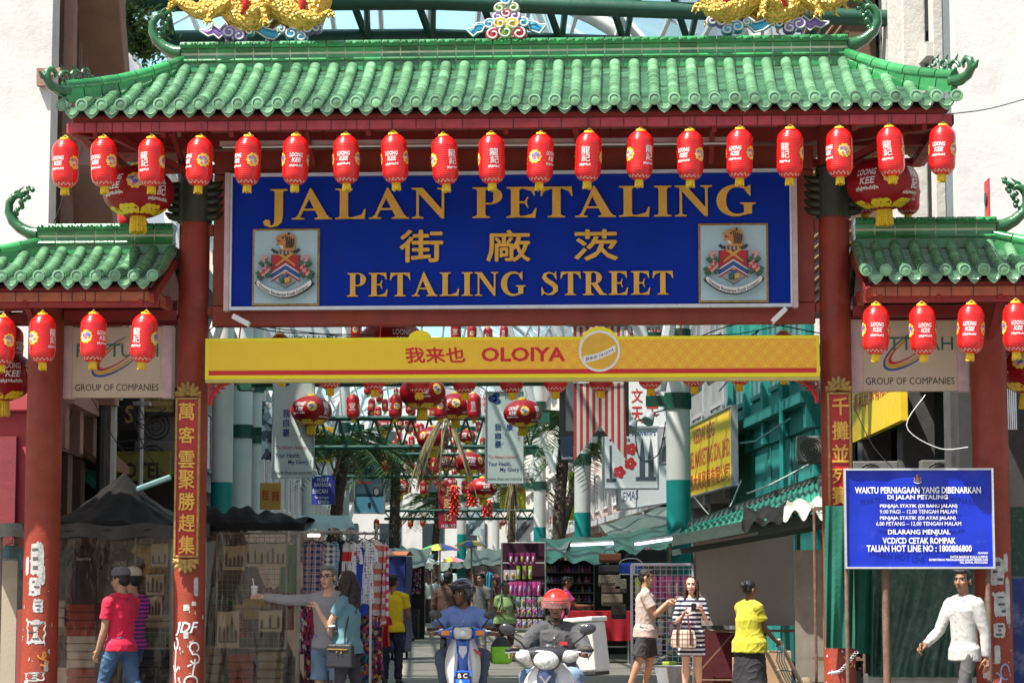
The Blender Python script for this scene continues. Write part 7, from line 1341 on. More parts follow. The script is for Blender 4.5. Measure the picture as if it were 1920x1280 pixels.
def person(label,px,Y,rz,H,skin,top,bottom,hair,pose={},shoes=(.03,.03,.03),fem=False,fat=1.,voxel=.0062,cat='person',z0=0.,beard=False):
    """faces -y before it is turned by rz; the arm and leg called l are at +x"""
    k=H/1.72;base=P(px,1085,Y);t=empty('person',(base.x,Y,z0),label,cat,rz=R(rz));B=MB();g=lambda n,d:pose.get(n,d)
    hip=V((0,0,g('hipz',.52*H)));lean=V(g('lean',(0,0,1))).normalized();tw=R(g('twist',0));X=V((math.cos(tw),math.sin(tw),0));F=lean.cross(X).normalized()*-1   # forward is -y
    if F.y>0 and abs(tw)<1.5:F=-F
    pz=hip;at=lambda s_:hip+lean*s_*H;nk=at(.298);wS=(.098 if fem else .112)*H
    fm=fat;hipw=.172 if fem else .158
    tor=[(at(-.055),X*.10*k*fm,F*.08*k*fm),(at(-.02),X*hipw*k*fm,F*.112*k*fm),(at(.04),X*(hipw-.012)*k*fm,F*.112*k*fm),(at(.10),X*(.128 if fem else .142)*k*fm,F*.10*k*fm),(at(.17),X*(.142 if fem else .160)*k*fm,F*(.122 if fem else .115)*k*fm),(at(.23),X*(.150 if fem else .172)*k,F*.112*k),(at(.27),X*(.135 if fem else .155)*k,F*.085*k),(at(.292),X*.085*k,F*.062*k),(at(.31),X*.056*k,F*.056*k)]
    ell(B,tor)
    hy,hp=g('head',(0,0));hm=Matrix.Rotation(R(hy),3,'Z')@Matrix.Rotation(R(hp),3,'X');hc=nk+(lean+V((0,0,1))).normalized()*.108*H+hm@V((0,-.018*k,0))
    B.tube([at(.27),nk+lean*.03*H,hc+hm@V((0,.012,-.05))*k],[.062*k,.054*k*(.85 if fem else 1),.052*k],12)
    ks=k;k2=k*1.06;hl=lambda x,y,z:hc+hm@(V((x,y,z))*k2)
    for s_ in(-1,1): B.tube([nk+V((s_*.02,0.012,.012))*k,at(.285)+X*s_*wS*.55,at(.268)+X*s_*wS],[.048*k,.050*k,.046*k],10,round_=True)
    for c,r in(((0,.012,.03),(.074,.092,.084)),((0,-.022,-.035),(.060,.066,.075)),((0,-.05,-.092),(.030,.026,.022)),((0,-.079,-.064),(.022,.012,.011)),((.032,-.058,-.025),(.026,.022,.022)),((-.032,-.058,-.025),(.026,.022,.022)),((.077,.012,-.012),(.012,.02,.031)),((-.077,.012,-.012),(.012,.02,.031)),((0,-.074,.03),(.052,.014,.012))): B.ball(hl(*c),V(r)*k2,14,10,rot=hm)
    B.tube([hl(0,-.080,.012),hl(0,-.098,-.012),hl(0,-.104,-.028)],[.009*k,.012*k,.015*k],8,round_=True);B.ball(hl(.012,-.092,-.03),.009*k,7,5);B.ball(hl(-.012,-.092,-.03),.009*k,7,5)
    J={}
    for s_,n in((1,'l'),(-1,'r')):
        u,f=g('arm_'+n,((s_*.12,0,-1),(s_*.05,-.15,-1)))[:2];u=V(u).normalized();f=V(f).normalized();sh=at(.262)+X*s_*wS*(1.0 if fem else 1.02)
        el=sh+u*.172*H;wr=el+f*.148*H;a_=(.85 if fem else 1)*k*(.6+.4*fm)
        B.tube([sh-u*.01+X*-s_*.02,sh+u*.03*H,sh+u*.1*H,el],[.05*a_,.051*a_,.046*a_,.038*a_],12,round_=True);B.tube([el-u*.01,el+f*.035*H,el+f*.09*H,wr],[.038*a_,.041*a_,.034*a_,.026*a_],12,round_=True)
        hd=V(g('hand_'+n,f));pn=V(g('palm_'+n,(-s_,0,0)));hand(B,wr,hd,pn,g('thumb_'+n,1 if (V((0,-1,0)).dot((pn-hd*pn.dot(hd)).cross(hd)))>0 else -1),g('curl_'+n,.55),k*(.92 if fem else 1))
        u2,f2=[V(q).normalized() for q in g('leg_'+n,((s_*.03,0,-1),(0,.03,-1)))];hj=hip+X*s_*.052*H-lean*.0*H;kn=hj+u2*.243*H;an=kn+f2*.235*H
        B.tube([hj,hj+u2*.06*H,hj+u2*.16*H,kn],[.084*k*fm,.086*k*fm,.068*k*(.5+.5*fm),.054*k],14,round_=True);B.tube([kn,kn+f2*.07*H,kn+f2*.16*H,an],[.052*k,.056*k,.042*k,.034*k],12,round_=True)
        ft=V(g('foot_'+n,(s_*.2,-1,-.12))).normalized();B.tube([an+V((0,.03,-.03))*k,an+V((0,0,-.035))*k+ft*.05*k,an+V((0,0,-.045))*k+ft*.15*k],[.036*k,.04*k,.03*k],9,round_=True)
        J[n]=dict(sh=sh,el=el,wr=wr,u=u,f=f,hj=hj,kn=kn,an=an,u2=u2,f2=f2,ft=ft,a=a_,pal=wr+hd.normalized()*.075*k)
    me=remesh(B,voxel,2);body=link(me,'body',[skinmat(skin),eyed,mat('lip_%d'%int(skin[0]*1000),(skin[0]*.75,skin[1]*.45,skin[2]*.5),.4,var=.05,bump=0),eyew,mat('hair_stub',(.02,.018,.016),.8)],t)
    inv=hm.transposed()
    for p in me.polygons:
        q=inv@(p.center-hc)/k2
        if q.y>-.045 or abs(q.x)>.06 or abs(q.z)>.12: continue
        ax=abs(q.x)
        if .016<ax<.046 and .0<q.z<.017: p.material_index=1 if abs(ax-.031)<.009 or q.z>.0135 else 3
        elif .012<ax<.052 and .026<q.z<.036: p.material_index=4
        elif ax<.024 and -.072<q.z<-.054: p.material_index=2
        elif beard and (q.z<-.088 or (-.05<q.z<-.041 and ax<.028)): p.material_index=4
    # clothes
    if top:
        C=MB();e=top.get('ease',.016);hem=top.get('hem',-.03);cut=[(at(hem),X*(hipw*k*fm+e*1.6+.012),F*(.118*k*fm+e*1.6+.012)),(at(hem+.006),X*(hipw*k*fm+e*1.7+.014),F*(.120*k*fm+e*1.8+.014)),(at(0.0),X*(hipw*k*fm+e*1.5+.012),F*(.118*k*fm+e*1.6+.012))]
        for s_,i in((.04,2),(.10,3),(.17,4),(.23,5),(.262,6)):
            c,a_,b_=tor[i];ee=e*(1.6 if i==3 else 1.1);cut.append((c,a_+a_.normalized()*ee,b_+b_.normalized()*ee))
        cut.append((at(.287),X*.100*k,F*.074*k));
        if top.get('collar'): cut.append((at(.312),X*.066*k,F*.064*k))
        if hem>-.01: cut=[cut[0]]+cut[3:]
        ell(C,cut,24)
        for n in 'lr':
            j=J[n];sl=top.get('sleeve',.5);r=.052*j['a']
            if sl<=0: continue
            C.ball(j['sh'],r+e*1.15,12,9);C.tube([nk+V(((1 if n=='l' else -1)*.03,.012,-.002))*k,at(.287)+X*(1 if n=='l' else -1)*wS*.55,j['sh']],[.046*k+e*.4,.050*k+e*.7,.048*k+e],12,round_=True)
            u=min(sl,1.);pts=[j['sh']-j['u']*.015,j['sh']+j['u']*.172*H*u*.5,j['sh']+j['u']*.172*H*u];rr=[r+e,r+e*.9,r+e*(1.1 if sl<1 else .35)]
            C.tube(pts,rr,14,round_=sl>1)
            if sl<=1: C.tube([pts[1],pts[2]],[rr[1],rr[2]],14)
            if sl>1: f_=sl-1;C.tube([j['el'],j['el']+j['f']*.148*H*f_*.6,j['el']+j['f']*.148*H*f_],[r+e*.3,.042*j['a']+e*.7,.032*j['a']+e*.6],14,round_=False)
        m_=remesh(C,.009,3);wrinkle(m_,top.get('wrinkle',.008)*.8,seed=int(px)%17);so_=link(m_,top.get('name','shirt'),[top['mat']],t)
        if top.get('collar'):
            C=MB();n_=22;C.rings([[at(q)+X*(rx*k*math.sin(a_))+F*(rx*k*math.cos(a_))+lean*(-.028*k if abs(a_)<.5 else 0)*(1 if q<.3 else .4) for a_ in [.22+(2*PI-.44)*j/(n_-1)-(2*PI if .22+(2*PI-.44)*j/(n_-1)>PI else 0) for j in range(n_)]] for q,rx in((.290,.098),(.318,.066),(.315,.060),(.29,.07))],False,close=False);C.build('collar',top['mat'],so_,smooth=60)
            C=MB()
            for q in(.24,.19,.14,.09,.04): C.ball(at(q)+F*(.128*k+e*1.3)*(1. if q<.2 else .97),.007*k,6,4)
            C.build('button',white,so_)
    if bottom:
        C=MB();e=bottom.get('ease',.014);kd=bottom['kind']
        if kd=='skirt':
            zl=bottom['z'];wd=bottom.get('w',.26);lo=V((hip.x,hip.y+bottom.get('back',0),zl));ell(C,[(lo,X*wd,F*wd*.8),(lo.lerp(hip,.5),X*(hipw*k*fm+e+.02),F*(.13*k*fm+e)),(hip,X*(hipw*k*fm+e),F*(.118*k*fm+e)),(at(.07),X*(.14*k*fm+e),F*(.105*k*fm+e))],28)
        else:
            ell(C,[(at(-.06),X*.12*k*fm,F*.09*k*fm),(at(-.02),X*(hipw*k*fm+e),F*(.114*k*fm+e)),(at(.045),X*(hipw*k*fm-.008+e),F*(.112*k*fm+e))],22)
            for n in 'lr':
                j=J[n];r=.086*k*fm;C.tube([j['hj'],j['hj']+j['u2']*.06*H,j['hj']+j['u2']*.16*H,j['kn']],[r+e,r+e,.070*k*(.5+.5*fm)+e,.054*k+e],14,round_=True) if kd=='long' else C.tube([j['hj']-j['u2']*.02,j['hj']+j['u2']*.1*H,j['hj']+j['u2']*.243*H*bottom.get('len',.9)],[r+e,r+e,.072*k+e*2.0],14)
                if kd=='long': C.tube([j['kn'],j['kn']+j['f2']*.07*H,j['kn']+j['f2']*.15*H,j['an']+V((0,0,-.01))],[.055*k+e,.058*k+e,.047*k+e*1.1,.042*k+e*1.2],14)
        m_=remesh(C,.0095,3);wrinkle(m_,bottom.get('wrinkle',.012),11.,seed=int(px)%13);link(m_,'skirt' if kd=='skirt' else 'shorts' if kd=='short' else 'trousers',[bottom['mat']],t)
    for n in 'lr':
        j=J[n];C=MB();an=j['an'];ft=j['ft']
        C.tube([an+V((0,.035,-.03))*k,an+V((0,0,-.038))*k+ft*.05*k,an+V((0,0,-.05))*k+ft*.16*k],[.044*k,.047*k,.038*k],10,round_=True);C.tube([an+V((0,.035,-.06))*k,an+V((0,0,-.065))*k+ft*.06*k,an+V((0,0,-.068))*k+ft*.165*k],[.04*k,.043*k,.036*k],10,flat=.5,round_=True)
        link(remesh(C,.011,2),'shoe',[mat('shoe_%d'%int(sum(shoes)*1000),shoes,.5)],t)
    # hair and headwear
    hk=hair.get('kind','short');hmt=mat('hair_'+hair.get('c','black'),HAIR[hair.get('c','black')],.45,var=.3,scale=30,bump=.5,bscale=110,spec=.4)
    C=MB();C.ball(hl(0,.022,.042),V((.082,.094,.082))*k,16,12,rot=hm);C.ball(hl(0,.05,-.005),V((.072,.06,.07))*k,14,10,rot=hm)
    if hk in('short','helmet','cap'):
        for s_ in(-1,1): C.ball(hl(s_*.062,-.01,.03),V((.018,.03,.035))*k,8,6,rot=hm)
        if hk=='short':
            for i in range(10): C.tube([hl(-.05+.011*i,-.04,.10),hl(-.055+.012*i,-.072,.085+.01*(i%2))],[.022*k,.012*k],6,round_=True)
    if hk=='long':
        for i in range(22):
            a_=R(-20+220*i/21);x,y=math.cos(a_),math.sin(a_);L=hair.get('len',.32);w_=hair.get('wave',.0)
            fr_=-.02 if hair.get('front') and abs(x)>.8 else 0
            C.tube([hl(.072*x,.02+.075*y,.05)]+[hl((.078+.02*q/6)*x+w_*math.sin(q*1.9+i),.02+(.082+.012*q/6)*y+fr_*q/6+w_*math.cos(q*2.3+i*2),.03-L*q/6+random.uniform(-.01,.01)) for q in range(1,7)],[.022*k,.026*k,.026*k,.026*k,.024*k,.02*k,.01*k],7,round_=True)
    if hk=='bun': C.ball(hl(0,.125,.03),V((.045,.045,.05))*k,12,8);C.tube([hl(0,.09,.03),hl(0,.13,.03)],.04*k,8)
    if hk=='tied': C.ball(hl(0,.11,-.02),V((.03,.035,.05))*k,10,8)
    m_=remesh(C,.008,2);wrinkle(m_,.004,40.);link(m_,'hair',[hmt],t)
    if hk=='cap':
        C=MB();n=20
        C.rings([[hl(.089*r*math.cos(2*PI*j/n),.012+.108*r*math.sin(2*PI*j/n),z) for j in range(n)] for r,z in((1,.045),(1.0,.075),(.9,.108),(.62,.132),(.2,.142))],True)
        C.grid(lambda u,v:hl((u-.5)*.15*(1-.25*v*v),-.075-.085*v*(1-(2*u-1)**2*.55),.052-.018*v-.02*(2*u-1)**2),10,6);C.grid(lambda u,v:hl((u-.5)*.15*(1-.25*v*v),-.075-.083*v*(1-(2*u-1)**2*.55),.047-.018*v-.02*(2*u-1)**2),10,6);C.ball(hl(0,.012,.142),.009,6,4)
        C.build('cap',hair['mat'],t,smooth=50)
    if hk=='helmet':
        C=MB();n=28;rs=[]
        for i in range(13):
            th_=R(-32+122*i/12);row=[]
            for j in range(n):
                a_=2*PI*j/n;r=.138*math.cos(th_);x,y,z=r*math.sin(a_),-r*1.1*math.cos(a_),.138*math.sin(th_)*1.0+.035
                front=max(0,math.cos(a_));
                if z<.055: z=z+(.055-z)*min(1,max(0,(front-.25)*3.2))
                row.append(hl(x*.96,y+.012,z))
            rs.append(row)
        C.rings(rs,True);C.build('helmet',hair['mat'],t,smooth=60)
        C=MB();up=hair.get('visor_up',0)
        C.grid(lambda u,v:hl(.142*math.sin(R(-85+170*u)),-.158*math.cos(R(-85+170*u))+.01-up*.05*v,.105-(.10-up*.12)*v),20,8);C.build('visor',hair['visor'],t,smooth=180)
        C=MB();C.grid(lambda u,v:hl(.140*math.sin(R(-95+190*u)),-.154*math.cos(R(-95+190*u))+.012,.062+.014*v),24,2);C.build('helmet_trim',black,t,smooth=180)
        C=MB();C.tube([hl(.10,.0,-.03),hl(.06,-.05,-.11),hl(0,-.065,-.128),hl(-.06,-.05,-.11),hl(-.10,0,-.03)],.009,6);C.ball(hl(.098,.0,-.03),(.022,.05,.05),8,6,rot=hm);C.ball(hl(-.098,.0,-.03),(.022,.05,.05),8,6,rot=hm);C.build('chin_strap',black,t,smooth=60)
    if hair.get('glasses'):
        C=MB()
        for s_ in(-1,1): C.tube([hl(s_*.032+.021*math.cos(a_),-.094,.008+.016*math.sin(a_)) for a_ in [2*PI*q/14 for q in range(15)]],.0026,5);C.tube([hl(s_*.053,-.09,.012),hl(s_*.076,-.02,.01)],.0026,5)
        C.tube([hl(-.011,-.097,.01),hl(.011,-.097,.01)],.0026,5);C.build('glasses',black,t)
    w=Matrix.Translation(t.location)@Matrix.Rotation(R(rz),4,'Z')
    J['world']=lambda p:w@V(p);J['head']=hl;J['at']=at;J['t']=t;J['X']=X;J['F']=F
    return J
A1=(.55,.33,.22);A2=(.42,.24,.15);A3=(.27,.135,.078);A4=(.20,.095,.055);A5=(.60,.38,.28)
denim=mat('denim',(.055,.115,.22),.85,var=.45,scale=3.5,bump=.25,bscale=60);denimd=mat('denim_dark',(.022,.028,.05),.85,var=.3,scale=4,bump=.2);ltd=mat('denim_light',(.13,.20,.30),.85,var=.45,scale=4,bump=.2)
CT=lambda n,c:mat('cloth_'+n,c,.85,var=.07,scale=3,bump=.12,bscale=70,sheen=.1)
# the two men walking past on the left
walk=dict(leg_l=((.02,-.38,-1),(0,.12,-1)),leg_r=((-.02,.30,-1),(0,.62,-1)),foot_r=(0,-1,-.5))
person('man in crimson polo shirt and grey cap walking past the plastic curtains',228,.25,-122,1.70,A2,dict(mat=CT('crimson',(.62,.012,.055)),sleeve=.62,collar=True,name='polo_shirt',hem=-.045),dict(kind='long',mat=denim),dict(kind='cap',mat=mat('cap_grey',(.11,.10,.11),.8,var=.3)),dict(walk,arm_l=((.06,-.12,-1),(.0,-.42,-1)),arm_r=((-.1,-.35,-1),(.1,-.75,-.8)),palm_l=(-1,0,0),head=(8,4),curl_l=.7,curl_r=.7))
person('man in purple striped shirt and beige cap, half hidden by the man in crimson',249,.78,-118,1.70,A2,dict(mat=fab('purple_stripe',stripes(2,.045,.5,(.48,.05,.36),(.10,.03,.12))),sleeve=.6,hem=-.04),dict(kind='long',mat=denim),dict(kind='cap',mat=mat('cap_beige',(.42,.36,.26),.8,var=.2)),dict(leg_l=((.02,.25,-1),(0,.5,-1)),leg_r=((-.02,-.3,-1),(0,.12,-1)),arm_l=((.45,.35,-1),(-.35,-.35,-1)),arm_r=((-.1,-.2,-1),(0,-.4,-1))))
q=MB()
# the couple
J=person('grey haired man in grey long sleeved top pointing left with a drink in his hand',617,.62,-14,1.73,A1,dict(mat=CT('grey_knit',(.26,.25,.26)),sleeve=1.92,name='top',hem=-.04,ease=.014),dict(kind='short',mat=ltd,len=.98),dict(kind='short',c='grey',glasses=True),dict(arm_r=((-.9,-.42,.0),(-.95,-.40,.16)),hand_r=(-.95,-.3,.1),palm_r=(0,-.5,-.8),curl_r=1.2,arm_l=((.2,.05,-1),(-.25,-.9,-.12)),palm_l=(-1,0,0),curl_l=1.2,head=(-12,0),leg_l=((.08,.0,-1),(0,.03,-1))),shoes=(.3,.3,.3))
def cup(J,n,label,off=(0,0,.02),h=.12,col_=None,straw=True,r=.038):
    p=J['world'](J[n]['pal']+V(off));t=empty('drink_cup',p,label,'cup');q=MB();q.lathe([(r*.75,-h/2),(r,h/2),(r*.9,h/2),(r*.68,-h/2+.008)],14);q.build('cup',col_ or mat('cup_clear',(.65,.62,.58),.2,alpha=.75),t,smooth=50)
    q=MB();q.lathe([(r*1.08,h/2),(r*1.08,h/2+.01),(r*.7,h/2+.022)],14);q.build('lid',whs,t,smooth=40)
    if straw: q=MB();q.tube([(0,0,h/2),(-.02,0,h/2+.1)],.005,6);q.build('straw',white,t)
cup(J,'r','clear plastic drink cup with straw held out by the pointing man',(.0,-.02,.03));cup(J,'l','dark coffee cup in the lowered hand of the pointing man',(0,-.03,.0),.1,mat('cup_brown',(.10,.06,.05),.4),False)
J=person('woman with long wavy dark hair in a teal tee touching the pointing man',652,.42,-108,1.68,A1,dict(mat=CT('teal_tee',(.10,.215,.255)),sleeve=.45,hem=-.055,ease=.02),dict(kind='long',mat=mat('jeans_charcoal',(.04,.04,.05),.85,var=.25,scale=4),ease=.006),dict(kind='long',c='dkbrown',len=.36,wave=.022),dict(arm_l=((.05,-.55,-.9),(-.05,-.55,.85)),hand_l=(-.2,-.6,.5),palm_l=(-.3,-.9,-.2),arm_r=((-.15,-.6,-.8),(.1,-.5,.7)),head=(-5,3),leg_l=((.05,-.1,-1),(0,.1,-1)),leg_r=((-.05,.12,-1),(0,.1,-1))),fem=True)
hipP=J['world'](V((.21,.02,.80)));t=empty('shoulder_bag',hipP,'black shoulder bag with gold zip at the hip of the woman in teal','bag',rz=R(-14));q=MB()
q.rings([[(x*s_,y,z) for x,y in((-.15,-.05),(.15,-.05),(.16,0),(.15,.05),(-.15,.05),(-.16,0))] for z,s_ in((-.17,.9),(-.15,1),(.06,.95),(.09,.85))],True);q.build('body',mat('bag_nylon',(.022,.022,.027),.45,var=.2,bump=.4,bscale=12),t,bevel=.02);q=MB();q.bar((-.13,-.058,.035),(.10,-.058,.03),.012);q.ball((-.02,-.062,.0),.012,6,4);q.ball((.03,-.062,-.005),.012,6,4);q.build('zip',brass,t)
q=MB();a_=J['world'](J['at'](.27)+V((.06,.06,.03)));b_=J['world'](J['at'](.15)+V((.15,.11,0)));q.tube([V((.05,.0,.09)),V((.04,.02,.2)),b_-hipP if False else V((.05,.06,.32)),a_-hipP],.008,6);q.build('strap',black,t)
# down the street
person('man in yellow football shirt seen from behind beside the blue cart',736,10.6,176,1.66,A3,dict(mat=CT('football_yellow',(.66,.50,.008)),sleeve=.55,hem=-.05,ease=.02),dict(kind='long',mat=mat('jeans_navy',(.016,.02,.042),.85,var=.25)),dict(kind='short',c='black'),dict(arm_l=((.18,-.12,-1),(-.3,-.9,-.35)),arm_r=((-.18,-.12,-1),(.3,-.9,-.35)),leg_l=((.05,0,-1),(0,.03,-1)),head=(-15,5)))
person('man in brown jacket and black trousers walking away behind the blue rider',840,18.5,172,1.70,A3,dict(mat=mat('jacket_brown',(.10,.05,.035),.8,var=.15),sleeve=1.85,hem=-.06,ease=.035,name='jacket',wrinkle=.012),dict(kind='long',mat=mat('trousers_black',(.012,.012,.015),.8)),dict(kind='cap',mat=mat('cap_black',(.02,.02,.023),.8)),dict(arm_l=((.3,-.1,-1),(-.1,-.6,-.8)),arm_r=((-.3,-.1,-1),(.1,-.6,-.8)),leg_l=((.03,-.3,-1),(0,.2,-1)),leg_r=((-.03,.25,-1),(0,.5,-1))),voxel=.008)
J=person('woman in lime green tee with backpack straps walking toward the toy rack',947,20,22,1.54,A3,dict(mat=CT('lime_tee',(.27,.40,.16)),sleeve=.6,hem=-.05,ease=.025),dict(kind='long',mat=mat('trousers_brown',(.075,.045,.035),.85)),dict(kind='tied',c='black',glasses=True),dict(arm_l=((.2,-.2,-1),(-.5,-.9,.1)),arm_r=((-.2,.1,-1),(.3,-.9,.05)),leg_l=((.03,-.2,-1),(0,.1,-1)),leg_r=((-.03,.15,-1),(0,.35,-1)),head=(12,0)),fem=True,fat=1.18,voxel=.008)
q=MB()
for s_ in(-1,1): q.tube([J['at'](.10)+V((s_*.16,-.09,0)),J['at'](.2)+V((s_*.13,-.155,0)),J['at'](.28)+V((s_*.10,-.09,.02)),J['at'](.28)+V((s_*.09,.08,.02))],.018,6,flat=.5)
q.box(J['at'](.16)+V((0,.2,0)),(.27,.15,.38));q.build('backpack',black,J['t'],smooth=30)
person('vendor in bright pink tee reaching over the red table',1061,20.1,100,1.64,A3,dict(mat=CT('hot_pink',(.60,.03,.22)),sleeve=.55),dict(kind='long',mat=denimd),dict(kind='short',c='black'),dict(arm_l=((.1,-.4,-1),(.2,-.95,-.1)),arm_r=((-.1,-.6,-.8),(.1,-1,.05)),head=(0,8)),voxel=.008)
# pair on the right
J=person('man in pale tee and dark shorts holding up a white bowl',1210,7.6,88,1.73,A2,dict(mat=CT('pale_pink_tee',(.46,.37,.34)),sleeve=.62,hem=-.07,ease=.024),dict(kind='short',mat=mat('shorts_charcoal',(.04,.038,.045),.85),len=.95,ease=.022),dict(kind='short',c='black'),dict(arm_l=((.1,-.5,-.9),(-.1,-.75,.55)),hand_l=(-.1,-.8,.2),palm_l=(0,.2,1),curl_l=.8,arm_r=((-.1,-.5,-.9),(.15,-.75,.75)),hand_r=(.2,-.8,.1),palm_r=(.3,0,-1),curl_r=1.3,head=(0,9),leg_l=((.03,-.15,-1),(0,.22,-1)),leg_r=((-.03,.2,-1),(0,.38,-1))),shoes=(.45,.42,.1))
p=J['world'](J['l']['pal'])+V((.06,.0,.05));q=MB();q.lathe([(.03,-.035),(.05,-.02),(.068,.03),(.064,.03),(.045,-.015)],16);q.build('white_bowl',white,loc=p,smooth=50,label='white food bowl in the raised hand of the man in the pale tee',cat='bowl')
q=MB();q.grid(lambda u,v:(.0+.10*(u-.5)+.0,0,.24*(v-.5)),2,2)
J=person('young woman in navy striped dress with long brown hair looking at the camera',1296,7.0,-4,1.62,A5,dict(mat=fab('breton',stripes(2,.062,.45,(.62,.63,.70),(.012,.016,.045))),sleeve=.98,hem=-.05,ease=.012,name='dress_top'),dict(kind='skirt',mat=MATS['fabric_breton'],z=.55,w=.19,ease=.012),dict(kind='long',c='brown',len=.27,front=1),dict(arm_r=((-.22,-.05,-1),(.62,-.72,.52)),hand_r=(.5,-.5,.6),palm_r=(.8,0,.2),curl_r=1.1,arm_l=((.2,-.05,-1),(-.28,-.75,.75)),hand_l=(-.35,-.4,.8),palm_l=(-.7,-.3,0),curl_l=1.1,leg_l=((.0,0,-1),(.03,.02,-1)),leg_r=((.0,0,-1),(-.03,.02,-1))),fem=True,fat=.9,shoes=(.5,.45,.4))
p=J['world'](V((-.10,-.2,.79)));t=empty('hand_bag',p,'beige tartan handbag with wine straps on the arm of the woman in the striped dress','bag');q=MB();q.rings([[(x*s_,y*s_,z) for x,y in((-.17,-.06),(0,-.085),(.17,-.06),(.17,.06),(0,.07),(-.17,.06))] for z,s_ in((-.13,.9),(-.11,1),(.0,1),(.09,.85),(.11,.78))],True)
q.build('body',mat('tartan',pat=plaid((.52,.38,.24),(.60,.55,.48),(.05,.04,.05),.07),rough=.6,var=.06),t,bevel=.025);q=MB()
for x in(-.09,.09):
    q.tube([(x,-.092,-.1),(x,-.09,.08),(x*.8,-.06,.16),(x*.3+.03,-.01,.32),(.05,.03,.40)],.012,6)
q.build('strap',mat('wine_leather',(.12,.012,.03),.4),t)
p=J['world']((J['l']['pal']+J['r']['pal'])/2+V((0,-.02,.02)));q=MB();q.box((0,0,0),(.065,.012,.125),rx=.6);q.build('phone',black,loc=p,bevel=.004,label='dark phone between the hands of the woman in the striped dress',cat='phone')
q=MB();w_=J['l']['wr'];q.tube([w_+V((.03*math.cos(a_),.03*math.sin(a_),-.01*math.cos(a_)))for a_ in [2*PI*i/14 for i in range(15)]],.007,6);q.build('red_bracelet',mat('bracelet',(.6,.02,.05),.4),J['t'])
# woman with the hand truck
J=person('woman in yellow blouse and long black skirt pushing a hand truck',1404,4.0,132,1.57,A4,dict(mat=CT('lemon_blouse',(.50,.47,.03)),sleeve=.62,hem=-.085,ease=.026,name='blouse'),dict(kind='skirt',mat=mat('skirt_black',(.022,.022,.027),.75,var=.2,bump=.3,bscale=6),z=.12,w=.27,ease=.02,wrinkle=.009),dict(kind='bun',c='black'),dict(arm_r=((-.12,-.35,-1),(.02,-.75,-.62)),hand_r=(.0,-.7,-.5),palm_r=(.9,0,-.2),curl_r=1.3,arm_l=((.1,-.45,-1),(-.1,-.8,-.5)),head=(0,12)),fem=True,fat=1.22)
hp=J['world'](J['r']['pal']);t=empty('hand_truck',(hp.x,hp.y,0),'worn pale wooden hand truck with blue rope pushed by the woman in yellow','hand truck');q=MB();d=V((.62,.45,0));b_=V((.38,.28,.12))
for o in(V((0,0,0)),V((-.22,.30,0))): q.bar(V((0,0,hp.z+.06))+o,b_+o,.05,.035)
for f_ in(.15,.5,.85): p=V((0,0,hp.z)).lerp(b_,f_);q.bar(p,p+V((-.22,.30,0)),.035,.02)
q.build('frame',mat('old_wood',(.38,.31,.22),.8,var=.3,bump=.3),t,bevel=.006);q=MB();q.bar(b_+V((-.11,.15,-.06)),b_+V((.45,.62,-.06)),.4,.03);q.build('toe_plate',rust,t)
for o in(V((.03,-.05,0)),V((-.25,.36,0))): q=MB();q.lathe([(.06,-.02),(.1,-.02),(.1,.02),(.06,.02)],16,axis=(-.22,.30,0),c=b_+o+V((0,0,-.018)));q.build('wheel',black,t,smooth=40)
q=MB()
for k_ in range(4): q.tube([V((.02*k_,-.03,hp.z-.02))]+[V((0,0,hp.z)).lerp(b_,f_)+V((-.10+.03*k_,-.05,-.12*math.sin(PI*f_))) for f_ in(.2,.4,.6,.8)],.008,5)
q.build('rope',mat('rope_blue',(.12,.30,.36),.7),t)
# man in the white shirt
person('man in loose white shirt and grey trousers walking past the right outer column',1806,-.95,-52,1.69,A3,dict(mat=CT('white_shirt',(.44,.435,.42)),sleeve=1.93,hem=-.07,ease=.016,collar=True,wrinkle=.0065),dict(kind='long',mat=mat('trousers_grey',(.075,.073,.078),.8,var=.12),ease=.004,wrinkle=.008),dict(kind='short',c='black'),dict(arm_r=((-.18,-.42,-1),(-.05,-.85,-.62)),palm_r=(1,0,0),curl_r=.9,arm_l=((.15,.18,-1),(.05,.0,-1)),leg_l=((.02,-.35,-1),(0,.05,-1)),leg_r=((-.02,.32,-1),(0,.68,-1)),head=(18,0)),fat=.9)
# far figures
FAR=[(803,62,0,1.70,A3,(.42,.46,.46),'far man in pale grey shirt walking toward the camera'),(784,58,180,1.72,A3,(.015,.017,.03),'far man in dark navy clothes and cap by the dark tent'),(771,66,150,1.66,A3,(.03,.03,.05),'far dark dressed person behind the dark tent'),(759,34,-90,1.64,A3,(.03,.08,.30),'person in blue tee half hidden by the blue cart'),(818,72,180,1.68,A2,(.04,.16,.22),'far person in teal blue near the van'),(862,60,190,1.70,A3,(.03,.09,.11),'far person in dark teal right of the brown jacket'),(902,24,-35,1.71,A2,(.13,.135,.13),'man in grey looking left behind the blue rider'),(830,40,170,1.58,A2,(.3,.24,.28),'person in pale patterned top beside the brown jacket'),(790,70,0,1.6,A2,(.3,.1,.12),'far person in dull red beyond the dark tent'),(925,48,180,1.65,A3,(.05,.04,.06),'far shopper in black by the scarf stall')]
for i,(px,Y,rz,H,sk,c,l) in enumerate(FAR): person(l,px,Y,rz,H,sk,dict(mat=CT('far%d'%i,c),sleeve=.6,ease=.02),dict(kind='long',mat=CT('farleg%d'%(i%3),((.3,.28,.24),(.02,.02,.03),(.06,.06,.08))[0 if i==0 else 1+i%2])),dict(kind='short',c='black'),dict(leg_l=((.04,-.2,-1),(0,.15,-1)),leg_r=((-.04,.15,-1),(0,.35,-1))),voxel=.013)
